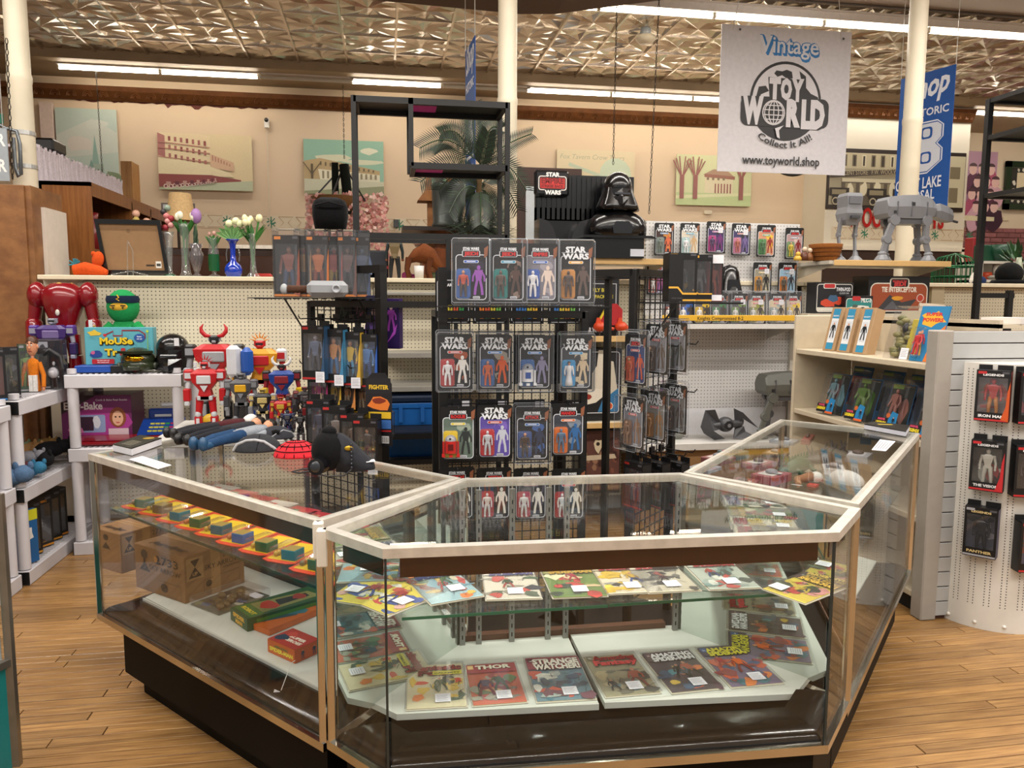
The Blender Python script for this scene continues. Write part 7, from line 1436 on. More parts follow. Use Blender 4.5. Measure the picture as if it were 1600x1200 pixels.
for k,(px,c,w_,h_,lb) in enumerate(((585,'#1d1f26',.10,.20,'black lunch box shaped case with red stripe on the ledge'),(575,'#24345a',.07,.08,'small blue picture box beside the rack post'),(636,'#a83a72',.035,.05,'pink trinket on the ledge'),(644,'#8a1f5a',.03,.035,'magenta blossom trinket on the ledge'),(684,'#5d6a44',.05,.05,'green mossy ornament right of the brown creature'),(410,'#a9302a',.06,.03,'flat red box on the ledge by the white vase'))):
    o=M(c).box(-w_,w_,0,.08,0,h_,ch=.012).build(('carry_case','picture_box','trinket','trinket','ornament','flat_box')[k],PLAS);o.location=place(px,433,5.6,1.70);tag(o,lb,('case','box','trinket','trinket','ornament','box')[k])
    if k==0:M('#8a2028').box(-w_-.001,w_+.001,-.002,.081,.07,.09).build('stripe',PLAS,o)
# black helmeted bust display
zb_=zBust+.004;q=place(960,403,5.05,zb_);k=mpx(1,q);BP=M;xc=q.x
t=thing('display_case_toy','black ribbed carry case stand with red and white title badge','toy case',(xc-70*k,5.15,zb_))
b=M('#0c0c0e');b.box(-50*k,110*k,.04,.08,0,80*k);
for i in range(20):b.box((-48+8*i)*k,(-43+8*i)*k,.032,.04,62*k,128*k)
b.box(-50*k,110*k,.04,.075,60*k,131*k);b.build('ribbed_back',GLOSS,t)
for x0 in (-50,28):
    P=[(x0*k+(78*k)*0,0)];b=M('#222224')
    for s_ in (0,1):
        xx=x0 if s_==0 else x0+78;sg=1 if s_==0 else -1
        pts=[(xx*k,0)]+[((xx+sg*(8+22*math.cos(a_)))*k,(2+56*math.sin(a_))*k) for a_ in [PI/2*j/8 for j in range(9)]]+[(xx*k,60*k)]
        b.prism(pts if sg>0 else pts[::-1],-.10,.04,ax='y')
    b.build('arched_side',GLOSS,t)
M('#0a0a0c').box(-50*k,110*k,-.14,.04,-1*k,4*k).build('ribbed_foot',GLOSS,t)
bd=M('#0d0d10').rr if False else None
b=M('#0d0d10');b.box(-54*k,2*k,-.01,.03,96*k,136*k,ch=4*k);bo=b.build('badge',GLOSS,t);A=M();A.lay=-.0115;A.eps=4e-4
A.rr(-48*k,105*k,-3*k,127*k,4*k,'#d8cfc8');A.rr(-46.5*k,106.5*k,-4.5*k,125.5*k,3*k,'#1a0c0c');A.rr(-45*k,108*k,-6*k,124*k,2*k,'#c22a26');A.text('EMPIRE',-25.5*k,115.5*k,8*k,w=36*k,col='#7a0f0f',bold=.05);A.text('STRIKES BACK',-25.5*k,109.5*k,4*k,w=36*k,col='#7a0f0f',bold=.05);A.rect(-36*k,124*k,-14*k,132*k,'#0d0d10');A.text('STAR',-25*k,126*k,6*k,w=22*k,col='#e2e0dc',bold=.06);A.rect(-38*k,98*k,-12*k,107*k,'#0d0d10');A.text('WARS',-25*k,99*k,6*k,w=26*k,col='#e2e0dc',bold=.06);A.build('lettering',INK,bo)
t=thing('helmeted_bust','glossy black bust with flared helmet and plain face shield on a black stand','bust',(xc,5.0,zb_))
b=M('#0a0a0c');b.box(-42*k,40*k,-.05,.1,0,30*k);b.prism([(-60*k,30*k),(58*k,30*k),(50*k,34*k),(-54*k,34*k)],-.08,.12,ax='y');b.build('stand',GLOSS,t)
b=M('#0b0b0d');b.loft([[(a_*k*math.cos(t_),d_*k*math.sin(t_),z*k) for t_ in [2*PI*j/20 for j in range(20)]] for a_,d_,z in ((46,24,34),(47,26,45),(44,24,58),(34,20,66),(18,14,72),(13,13,80))]);b.build('shoulders',GLOSS,t)
b=M('#1a1c20');b.prism([(-14*k,36*k),(14*k,36*k),(16*k,46*k),(10*k,54*k),(-10*k,54*k),(-16*k,46*k)],-.125,-.07,ax='y');b.build('chest_panel',GLOSS,t)
b=M('#08080a');b.ell((0,2*k,108*k),(22*k,24*k,23*k),22,10,v1=.55);b.lathe([(22*k,106*k),(24*k,98*k),(31*k,80*k),(33*k,72*k),(28*k,74*k),(20*k,96*k)],(0,2*k,0),22,wob=lambda a_,j:1.03 if abs(math.cos(a_))>.5 else .8);b.build('helmet',GLOSS,t)
b=M('#0e0e11');b.loft([[(x*k,y*k,z*k) for x,y in ((-13*s1,-16),(0,-24-o_),(13*s1,-16),(12*s1,2),(-12*s1,2))] for z,s1,o_ in ((72,.7,0),(80,.9,3),(92,1.1,1),(104,1.2,-1))],sm=False);b.build('face_shield',GLOSS,t);M('#35373c').box(-12*k,12*k,-25*k,-18*k,94*k,97*k).build('visor_line',GLOSS,t)
M('#c9cdd8').box(18*k,40*k,-.052,-.05,3*k,14*k).build('price_label',MATTE,t)
# dark helmet behind right rack boxes
q=place(1146,459,5.2);k=mpx(1,q);t=thing('toy_helmet','black flared helmet toy hanging behind the black window boxes','toy helmet',(q.x,5.28,q.z));b=M('#0a0a0c');b.lathe([(22*k,0),(17*k,20*k),(15*k,34*k),(11*k,42*k),(.001,46*k)],n=18);b.build('shell',GLOSS,t);M('#16161a').prism([(-12*k,2*k),(12*k,2*k),(8*k,22*k),(-8*k,22*k)],-19*k,-12*k,ax='y').build('face_shield',GLOSS,t)
# ---- grey walkers
GW='#77787c'
def leg(b,pts,r,col=None):b.tube(pts,r,6,col)
def walker4(label,loc,rz,k,col=GW,facing=1):
    """four legged machine toy; k = metres per pixel of a 160 px long side view"""
    t=thing('walker_toy',label,'toy vehicle',loc,rz);f=facing;B=lambda x:x*k*f
    b=M(col);b.loft([[(B(x),y*k,z*k) for y,z in ((-17,z0),(-19,(z0+z1)/2),(-14,z1),(14,z1),(19,(z0+z1)/2),(17,z0))] for x,z0,z1 in ((-40,72,92),(-36,66,97),(-12,65,100),(16,65,101),(36,67,96),(42,70,90))],sm=False);b.build('body',PLAS,t)
    b=M('#5a5b5f');b.box(B(-22),B(22),-14*k,14*k,57*k,66*k);
    for x in (-24,0,26):b.box(B(x)-.7*k,B(x)+.7*k,-19.2*k,-18*k,68*k,90*k)
    b.box(B(2)-2.5*k,B(2)+2.5*k,-19.6*k,-18*k,84*k,89*k,'#2a2b2e');b.box(B(-30),B(-26),-19*k,-18*k,72*k,76*k,'#2a2b2e');b.build('underbody',PLAS,t)
    b=M(col);b.tube([(B(40),0,80*k),(B(54),0,82*k)],[8*k,7*k],8,'#4a4b4f');b.loft([[(B(x),y*k,z*k) for y,z in ((-9*s,z0),(-11*s,(z0+z1)/2),(-7*s,z1),(7*s,z1),(11*s,(z0+z1)/2),(9*s,z0))] for x,z0,z1,s in ((50,70,86,.8),(56,67,90,1),(70,63,86,1),(80,62,80,.8))],sm=False);b.tube([(B(76),-5*k,65*k),(B(90),-5*k,62*k)],2.*k,6,'#3a3b3f');b.tube([(B(72),8*k,70*k),(B(86),8*k,68*k)],2.*k,6);b.build('head',PLAS,t)
    for x,kx,fx,y in ((-27,-38,-44,-15),(-19,-16,-18,15),(28,28,35,-15),(34,38,38,15)):
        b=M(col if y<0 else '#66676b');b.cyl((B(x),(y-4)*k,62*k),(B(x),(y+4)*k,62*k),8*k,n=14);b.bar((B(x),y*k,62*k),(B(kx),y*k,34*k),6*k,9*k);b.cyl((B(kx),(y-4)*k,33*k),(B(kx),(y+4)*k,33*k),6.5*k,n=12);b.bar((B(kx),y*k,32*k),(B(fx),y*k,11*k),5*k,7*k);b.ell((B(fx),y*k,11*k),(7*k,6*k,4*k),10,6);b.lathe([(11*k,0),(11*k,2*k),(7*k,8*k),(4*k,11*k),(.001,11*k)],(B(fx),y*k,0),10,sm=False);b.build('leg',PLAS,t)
    return t
q=place(1408,408,5.08,zW+.004);kk=mpx(1,q);walker4('large grey four-legged walker toy on the high right shelf, head to the right',q,0,kk)
q=place(1323,408,5.08,zW+.004);kk=mpx(1,q);t=thing('walker_toy','tall grey two-legged walker toy left of the four-legged one','toy vehicle',q)
b=M(GW);b.loft([[(x*kk,y*kk,z*kk) for x,y in ((-w_,-d_),(w_,-d_),(w_,d_),(-w_,d_))] for w_,d_,z in ((9,8,55),(13,12,62),(14,15,72),(12,14,82),(13,14,98),(11,12,103))],sm=False);b.box(-10*kk,10*kk,-16*kk,-12*kk,86*kk,97*kk,'#606166');b.box(-7*kk,7*kk,-19*kk,-14*kk,64*kk,68*kk,'#3a3b3f');b.build('cockpit',PLAS,t)
for s_ in (-1,1):b=M(GW);b.bar((s_*13*kk,0,66*kk),(s_*14*kk,4*kk,40*kk),4*kk,6*kk);b.bar((s_*14*kk,4*kk,40*kk),(s_*13*kk,0,12*kk),3*kk,5*kk);b.cyl(((s_*14-2.5)*kk,4*kk,40*kk),((s_*14+2.5)*kk,4*kk,40*kk),4*kk,n=10);b.lathe([(12*kk,0),(11*kk,2*kk),(5*kk,8*kk),(3*kk,15*kk),(.001,15*kk)],(s_*14*kk,0,0),8,sm=False);b.build('leg',PLAS,t)
q=place(1214,690,5.12,zBack+.003);kk=mpx(.98,q);walker4('weathered grey and olive walker toy on the white base shelf, partly behind cream bay',(q.x+.05,5.14,q.z),0,kk*1.02,'#6a6c66',1)
# winged craft
q=place(1138,690,5.05,zBack+.003);kk=mpx(1,q);t=thing('winged_craft','dark grey toy spacecraft with four bent dagger wings','toy vehicle',q);DG='#3f4044'
b=M(DG);b.ell((-6*kk,0,24*kk),(13*kk,13*kk,12*kk),16,10);b.tube([(-6*kk,0,24*kk),(22*kk,4*kk,24*kk)],[7*kk,5*kk],8);b.tube([(-6*kk,0,24*kk),(-28*kk,-3*kk,22*kk)],[7*kk,5*kk],8);b.cyl((-6*kk,-12.5*kk,24*kk),(-6*kk,-14*kk,24*kk),7*kk,n=16,col='#25262a');b.cyl((-6*kk,-14*kk,24*kk),(-6*kk,-14.5*kk,24*kk),3*kk,n=10,col='#77787c');b.build('cockpit_ball',PLAS,t)
for nm,P in (('wing',[(-45,2,20),(-38,2,46),(-26,-6,48),(-12,-4,18),(-30,-12,16)]),('wing',[(-45,2,20),(-30,-12,16),(-10,-10,3),(-24,-2,0),(-40,0,10)]),('wing',[(10,4,48),(14,6,20),(26,4,22),(26,2,30),(20,0,34),(46,-6,18),(22,-2,42)]),('wing',[(14,6,20),(8,-2,2),(48,-12,2),(28,0,12),(26,2,20)])):
    b=M(DG);n=len(P);vs=[(x*kk,y*kk,z*kk) for x,y,z in P]+[(x*kk,(y+2.5)*kk,z*kk) for x,y,z in P];b.add(vs,[tuple(range(n)),tuple(range(n,2*n))[::-1]]+[(i,n+i,n+(i+1) % n,(i+1) % n) for i in range(n)]);b.build(nm,PLAS,t)
o=M('#8a8f86').box(-.05,.04,0,.05,0,.09,ch=.02).build('rock_base',PLAS);o.location=place(1062,690,5.1,zBack+.003);tag(o,'pale grey rock shaped toy base at the left end of the white shelf','toy part')
# basket and small ornaments left of walkers
q=place(1289,408,5.12,zW+.004);k=mpx(1,q);t=thing('woven_basket','brown woven shallow basket left of the tall walker toy','basket',q);b=M('#7d4a1e');R2=[(18*k,0),(22*k,10*k),(24*k,20*k),(25*k,24*k),(23*k,24*k),(20*k,10*k),(16*k,1*k),(.001,1*k)];b.lathe(R2,n=24,wob=lambda a_,j:1+.02*math.sin(a_*24+j*PI));b.build('bowl',CLOTH,t)
for z in (6,12,18):M('#5f3514').lathe([((20+z*.22)*k,z*k),((21.4+z*.22)*k,(z+1)*k),((20+z*.22)*k,(z+2)*k)],n=24).build('weave_band',CLOTH,t)
M('#8a5526').tube([(24*k*math.cos(a_),24*k*math.sin(a_),24.5*k) for a_ in [2*PI*j/24 for j in range(25)]],1.3*k,6).build('rim',CLOTH,t)
for k_,(px,c,h_,lb) in enumerate(((1246,'#c9a23a',.05,'small yellow toy dog shape by the basket'),(1256,'#5a2f1c',.09,'brown and white figurine by the basket'),(1264,'#7a4a22',.08,'brown figurine with yellow ribbon by the basket'))):
    q=place(px,410,5.1,zW+.004);t=thing('figurine',lb,'figurine',q);M(c).lathe([(.001,0),(.03,0),(.026,h_*.4),(.015,h_*.7),(.001,h_*.8)],n=10).build('body',PLAS,t);b=M('#cfb9a0' if k_ else c);b.ell((0,-.004,h_*.88),.018,8,6);b.build('head',PLAS,t)
# things in the shop window beyond the right ledge
q=place(1500,415,7.5);t=thing('birdcage','green wire birdcage beyond the walker shelf','birdcage',(aty(1490,420,7.5).x,7.5,1.72));b=M('#14572f');R3=.21;H3=z_of(1502,396,7.5)-1.72
for i in range(26):a_=2*PI*i/26;b.tube([(R3*math.cos(a_),R3*math.sin(a_),0),(R3*math.cos(a_),R3*math.sin(a_),H3*.6),(R3*.75*math.cos(a_),R3*.75*math.sin(a_),H3*.87),(.01,0,H3)],.006,4)
for z in (0,H3*.3,H3*.6):b.tube([(R3*math.cos(a_),R3*math.sin(a_),z) for a_ in [2*PI*j/20 for j in range(21)]],.009,4)
b.build('cage_wire',METALC,t);M('#14572f').lathe([(.001,-.04),(R3,-.04),(R3*1.02,.03),(.001,.02)],n=20).build('tray',PLAS,t);M('#3a2a1c').box(-.5,.6,-.3,.3,-1.72,-.04).build('stand',PLAS,t)
t=thing('far_shelf','white shelf unit with bric-a-brac and black hat beyond the right ledge','shelf unit',(aty(1532,430,8.2).x,8.2,0));W3=aty(1640,430,8.2).x-t.location.x;zz_=[z_of(1560,y_,8.2) for y_ in (437,408,372)];
for z in zz_[:2]:M('#c9c4ba').box(0,W3,0,.4,z-.03,z).build('board',PLAS,t)
M('#c9c4ba').box(0,W3,.4,.42,0,zz_[1]).build('back',PLAS,t);M('#b9b4aa').box(0,.03,0,.4,0,zz_[1]).build('side',PLAS,t);M('#b9b4aa').box(W3-.03,W3,0,.4,0,zz_[1]).build('side',PLAS,t)
for k,(px,zi,c,w_,h_,nm,lb,cat) in enumerate(((1545,1,'#0f3f2a',.1,.2,'green_box','dark green box on top of the far white shelf','box'),(1543,1,'#8a1a20',.08,.3,'red_box','red box behind the green one on the far shelf','box'),(1563,1,'#14402c',.15,.2,'green_bowl','dark green bowl on top of the far white shelf','bowl'),(1541,0,'#b5411c',.07,.09,'orange_jar','orange jar on the far white shelf','jar'),(1550,0,'#8a8478',.12,.05,'grey_dish','grey dish on the far white shelf','dish'),(1556,0,'#b9b2a6',.04,.2,'pale_cup','pale stacked cups on the far white shelf','cup'))):
    q=place(px,420,8.3,zz_[zi]);o=M(c);
    if k in (0,1):o.box(-w_,w_,.0,.15,0,h_,ch=.01)
    else:o.lathe([(.001,0),(w_*.6,0),(w_,h_*.6),(w_*.9,h_),(.001,h_)],n=16)
    o=o.build(nm,PLAS);o.location=q+V((0,.0 if k != 1 else .16,0));tag(o,lb,cat)
q=place(1576,438,6.0,1.70);t=thing('fur_hat','round black furry hat on the ledge behind the right tower','hat',q);b=M('#060607');b.ell((0,0,.10),(.11,.11,.105),16,10);b.build('crown',CLOTH,t);M('#060607').lathe([(.12,0),(.15,.02),(.13,.05),(.1,.03)],n=18).build('brim',CLOTH,t)
q=place(1519,438,5.7,1.70);t=thing('cap','dark blue cap with white peak on the right ledge','cap',q);b=M('#14244a');b.ell((.05,0,.03),(.07,.06,.045),12,7);b.build('crown',CLOTH,t);b=M('#c9c6be');b.ell((-.0,-.01,.06),(.025,.02,.055),10,6,rot=(0,.5,0));b.build('peak',CLOTH,t)
q=place(1590,435,6.2,1.70);o=M('#9aa08a').lathe([(.001,0),(.03,0),(.05,.1),(.03,.2),(.02,.26),(.001,.26)],n=12).build('pale_vase',GLOSS);o.location=q;tag(o,'pale greenish vase beside the black furry hat','vase')
q=place(1593,400,7.0);t=thing('potted_plant','small leafy plant at the right edge beyond the tower','plant',(q.x,7.0,1.70));M('#2a2a2a').lathe([(.001,0),(.1,0),(.12,.2),(.001,.2)],n=12).build('pot',PLAS,t);b=M()
for i in range(40):a_=rg.uniform(0,6.28);l=rg.uniform(.1,.3);p0=V((0,0,.2));p1=V((math.cos(a_)*l,math.sin(a_)*l,.25+rg.uniform(0,.25)));s_=(p1-p0).cross(V((0,0,1))).normalized()*.018;b.add([p0.lerp(p1,.5),p0.lerp(p1,.75)+s_,p1,p0.lerp(p1,.75)-s_],[(0,1,2,3)],rg.choice(('#2f5a34','#3f6f44','#244a2c')))
o=b.build('leaves',LEAF,t);o['kind']='stuff'
# papers on the bay top and slatwall top
for k,(px,py,w_,lb) in enumerate(((1500,505,.09,'white folded paper bag lying on the bay top'),(1550,508,.09,'clear plastic wrap bundle on the slatwall top'))):
    q=atz(px,py,1.47);o=M('#d8d4d0').loft([[(x*w_,y*.12,z) for x,y in ((-1,-1),(1,-.8),(1,1),(-1,.8))] for z in (0,.03)],sm=False).build('paper_bag' if k==0 else 'plastic_bundle',PLAS if k==0 else CLEAR);o.location=((3.15,3.45,1.446),(3.45,3.4,1.446))[k];o.rotation_euler=(0,0,.2);tag(o,lb,'bag' if k==0 else 'plastic wrap')
o=M('#c9b9a6').prism([(-.07,0),(.075,0),(.05,.09),(-.05,.10)],0,.06,ax='y').build('cardboard_box',PLAS);q=place(1462,508,3.6,1.446);o.location=q;tag(o,'open beige cardboard box standing on the bay top','box');M('#1a1512').box(.052,.06,-.002,.06,0,.085).build('dark_edge',PLAS,o)
# ================================================================== vases and picture frame on the ledge
VG=glass_mat('vase_glass',(.93,.95,.94),haze=.05,gain=1.6)
VGG=glass_mat('green_vase_glass',(.05,.32,.16),haze=.04,gain=1.6);VGB=mat('cobalt_glass','#0c2f9a',.08,coat=.6,noise=.1);VGP=glass_mat('mauve_vase_glass',(.62,.5,.52),haze=.06,gain=1.6)
def vase(name,label,px,ytop,prof,m,Y=5.50,ybot=427):
    q=aty(px,ybot+2,Y);z0=1.70;h=z_of(px,ytop,Y)-z0;k=mpx(1,q)
    t=thing(name,label,'vase',(q.x,Y,z0));M().lathe([(r*k,z*h) for r,z in prof],n=18).build('glass_body',m,t);return t,k,h
FL=((8,0),(9,.01),(4,.06),(3.5,.2),(5,.5),(6,.8),(8.5,1),(7.5,1),(5,.8),(3,.2),(.001,.08))
t,k,h=vase('glass_vase','tall clear trumpet vase with white tulips beside the brown-backed frame',291,350,((9,0),(9.5,.02),(7,.08),(6,.3),(6.5,.6),(7.5,.9),(9,1),(8,1),(6,.6),(5.4,.3),(.001,.05)),VG)
def flowers(t,k,h,n,col,spread,top,leafc='#2c6a24',leaves=8,bud=3.6,seed=1):
    bud *= 1.5;spread *= 1.25;leaves=int(leaves*1.6)
    r_=random.Random(seed);b=M('#3f7a34');c=M(col);l=M(leafc)
    for i in range(n):
        a_=r_.uniform(0,6.28);e=V((math.cos(a_)*spread*k*r_.uniform(.3,1),math.sin(a_)*spread*.5*k,h+top*k*r_.uniform(.7,1.05)));b.tube([(0,0,h*.15),(e.x*.3,e.y*.3,h*.8),e],.9*k,5);c.ell(e,(bud*k*.8,bud*k*.8,bud*1.15*k),8,6)
    for i in range(leaves):
        a_=2*PI*i/leaves+r_.random();e=V((math.cos(a_)*spread*1.3*k,math.sin(a_)*spread*.5*k,h+top*k*r_.uniform(.3,.75)));p0=V((0,0,h*.7));mm=p0.lerp(e,.55)+V((0,0,.01));s_=V((e.y,-e.x,0));s_=(s_.normalized() if s_.length>1e-6 else V((1,0,0)))*4*k+V((0,0,2.6*k));l.add([p0,mm-s_,e,mm+s_],[(0,1,2,3)])
    b.build('stems',LEAF,t);l.build('leaves',LEAF,t);c.build('blossoms',LEAF,t)
flowers(t,k,h,6,'#dcd8bf',12,14,seed=2)
t,k,h=vase('glass_vase','tall clear flared vase with cream tulips right of the blue one',396,366,((11,0),(10,.03),(5,.12),(4,.4),(4.5,.7),(6.5,.92),(8.5,1),(7.5,1),(4,.7),(3,.3),(.001,.06)),VG);flowers(t,k,h,7,'#e0dcae',13,24,seed=5,leaves=11)
t,k,h=vase('glass_vase','clear vase with dark green foot beside the frame corner',266,362,FL,VG);M('#0c3a20').lathe([(9*k,0),(8*k,.012),(3*k,.02),(.001,.02)],n=16).build('green_foot',GLOSS,t);b=M('#8a1f2c');
for q_ in ((-4,6,'#8a1f2c'),(4,10,'#c98a86'),(0,16,'#c98a86'),(-2,24,'#b56a6a'),(5,20,'#8a1f2c'),(-6,30,'#2a2224'),(0,36,'#7a8a7a')):b.ell((q_[0]*k,0,h+q_[1]*k),5*k,8,6,q_[2])
b.build('dried_roses',LEAF,t)
t,k,h=vase('glass_vase','mauve pressed glass urn vase with purple rose',308,381,((7,0),(7.5,.03),(3,.1),(5,.2),(11,.6),(10,.72),(7,.8),(10,1),(9,1),(6,.8),(9,.66),(4,.2),(.001,.12)),VGP);flowers(t,k,h,1,'#8f6a9c',2,44,leaves=9,leafc='#4a5f4a',bud=7);
t,k,h=vase('glass_vase','clear and dark green tall vase with pink stems',335,372,((9,0),(9,.02),(3,.08),(4,.15),(8,.4),(8,.62),(6,.9),(9,1),(8,1),(5,.9),(6.5,.5),(.001,.12)),VG);M('#0c4a24').lathe([(8.2*k,h*.15),(8.6*k,h*.4),(8.4*k,h*.58)],n=16).build('green_band',GLOSS,t);flowers(t,k,h,3,'#b58a7c',8,8,leaves=5,bud=2,seed=9)
t,k,h=vase('cobalt_vase','cobalt blue ruffled bottle vase with clear handles',365,374,((10,0),(11,.02),(13,.12),(13.5,.2),(11,.32),(4.5,.42),(3.8,.6),(4.5,.85),(7,.95),(11,1),(9,.99),(4,.85),(.001,.84)),VGB)
for s_ in (-1,1):b=M();b.tube([(s_*9*k,0,h*.42),(s_*10*k,0,h*.6),(s_*8*k,0,h*.8),(s_*4.5*k,0,h*.84)],1*k,6);b.build('handle',VG,t)
b=M();
for i in range(7):a_=PI*(i+.5)/7;e=V((math.cos(a_)*26*k,0,h+(6+math.sin(a_)*18)*k));mm=e*.5+V((0,-.01,h*.5+2*k));s_=V((-math.sin(a_),0,math.cos(a_)))*5*k;b.add([V((0,0,h*.95)),mm-s_,e,mm+s_],[(0,1,2,3)],'#5a8a4a' if i % 2 else '#6f9a5a')
b.build('broad_leaves',LEAF,t);b=M('#d8dcae')
for x,z in ((6,28),(-4,24),(12,24)):b.ell((x*k,0,h+z*k),6*k,8,6)
b.build('blossoms',LEAF,t)
# framed picture turned away, on an easel
a,c=aty(153,345,5.52),aty(262,345,5.52);w=(c.x-a.x);hb=z_of(200,421,5.52)-1.70;h=z_of(200,345,5.52)-1.70
t=thing('framed_picture','black picture frame seen from its brown backing on a clear easel','picture frame',(a.x,5.5,1.705),rot=(math.radians(6),0,0));b=M('#0c0c0d')
w2=.045*0+.04;P0=[(0,h),(w*.93,h),(w,0),(w*.08,0)]
def lerp2(p,q,u):return (p[0]+(q[0]-p[0])*u,p[1]+(q[1]-p[1])*u)
inn=[(w*.055,h-.03),(w*.885,h-.03),(w*.95,.035),(w*.13,.035)]
for i in range(4):
    j=(i+1) % 4;b.prism([P0[i],P0[j],inn[j],inn[i]][::-1],-.015,.015,ax='y')
b.build('frame',GLOSS,t);M('#8a6a48').prism(inn[::-1],-.003,.003,ax='y').build('backing_board',MATTE,t)
A=M();A.lay=-.0035;A.rect(w*.82,h*.14,w*.9,h*.26,'#d8d8d4');A.rect(w*.83,h*.17,w*.89,h*.22,'#3a3a3a');A.rect(w*.68,h*.17,w*.8,h*.2,'#2a211a');A.disc(w*.46,h*.8,.012,None,'#6f5538',10);A.build('labels',INK,t)
b=M();
for x in (.42,.5):b.tube([(w*x,-.03,0),(w*x+.01,-.03,h*.45),(w*.46,-.03,h*.62)],.004,6)
b.tube([(w*.2,-.05,.006),(w*.46,-.03,.03),(w*.72,-.05,.006)],.005,6);b.build('easel',VG,t)
q=place(140,424,5.45,1.70);k=mpx(1,q);t=thing('plush_doll','orange plush creature with teal hair tuft lying on the ledge','plush toy',q);OR='#c24a18'
b=M(OR);b.tube([(-22*k,0,8*k),(-6*k,0,10*k),(16*k,0,7*k),(26*k,0,5*k)],[9*k,11*k,8*k,4*k],12);b.build('body',CLOTH,t);b=M(OR);b.ell((12*k,3*k,25*k),(9*k,5*k,13*k),10,8,rot=(0,.2,0));b.ell((6*k,3*k,34*k),(4*k,3*k,4*k),8,6);b.build('foot',CLOTH,t)
b=M('#3f7f8c');rg=random.Random(4)
for i in range(16):a_=rg.uniform(0,6.28);b.tube([(-20*k,-2*k,16*k),((-20+math.cos(a_)*9)*k,-4*k,(18+math.sin(a_)*8)*k)],[2*k,.8*k],4)
b.build('hair_tuft',CLOTH,t)
# ================================================================== on top of the counter cases
TZC=TOPZ+.001
A3=atz
t=thing('hardcover_book','black hardcover book with gold seal on the left case top','book',atz(222,704,TZC));p0,p1,p3=atz(177,706,TZC),atz(206,713,TZC),atz(220,691,TZC);p2=atz(253,696,TZC)
ctr=(p0+p1+p2+p3)/4;t.location=(ctr.x,ctr.y,TZC);P=[(q.x-ctr.x,q.y-ctr.y) for q in (p0,p1,p2,p3)]
M('#c9c9d0').prism(P,.003,.027).build('pages',MATTE,t);M('#15130f').prism(P,.027,.031).build('cover',PLAS,t);M('#15130f').prism(P,0,.003).build('back_cover',PLAS,t)
A=M('#c9a63a');n=16;cx_,cy_=P[2][0]*.45+P[3][0]*.2,P[2][1]*.45+P[3][1]*.2;A.add([(cx_+.022*math.cos(2*PI*i/n),cy_+.022*math.sin(2*PI*i/n),.0315) for i in range(n)],[tuple(range(n))]);A.build('gold_seal',METALC,t)
for i in range(5):u=.15+.08*i;a0=V(P[0]).lerp(V(P[3]),u);a1=V(P[1]).lerp(V(P[2]),u);d=a0.lerp(a1,.75);e=a0.lerp(a1,.25);b=M('#8a8474');b.bar((*e,.0315),(*d,.0315),.003,.0006);b.build('title_line',INK,t)
def note(label,pts,z=TZC,name='paper_note',lines=5,cat='paper note'):
    Q=[atz(*p,z) for p in pts];ctr=sum(Q,V((0,0,0)))/4;t=thing(name,label,cat,(ctr.x,ctr.y,z));P=[(q.x-ctr.x,q.y-ctr.y) for q in Q];M('#e0dfe4').prism(P,0,.0012).build('sheet',MATTE,t);b=M('#5a5a62')
    for i in range(lines):u=(i+.8)/(lines+.6);a0=V(P[0]).lerp(V(P[3]),u);a1=V(P[1]).lerp(V(P[2]),u);b.bar((*a0.lerp(a1,.12),.0016),(*a0.lerp(a1,.88-.1*(i % 2)),.0016),.003,.0004)
    o=b.build('text_lines',INK,t);o['kind']='stuff';return t
note('white printed note taped flat on the left case top',((202,718),(222,713),(268,727),(247,733)))
note('white printed note on the right case top',((1362,703),(1375,687),(1399,690),(1384,705)))
q4=[atz(*p,TZC) for p in ((1350,671),(1362,667),(1421,673),(1415,683))];ctr=sum(q4,V((0,0,0)))/4;t=thing('hardcover_book','black and gold book at the far end of the right case top','book',(ctr.x,ctr.y,TZC));P=[(q.x-ctr.x,q.y-ctr.y) for q in q4];M('#b9bac4').prism(P,.003,.022).build('pages',MATTE,t);M('#14120f').prism(P,.022,.026).build('cover',PLAS,t);M('#14120f').prism(P,0,.003).build('back_cover',PLAS,t)
b=M('#c9ae2a');b.bar((*V(P[0]).lerp(V(P[2]),.3),.0262),(*V(P[0]).lerp(V(P[2]),.62),.0262),.014,.0006);b.build('gold_title',INK,t)
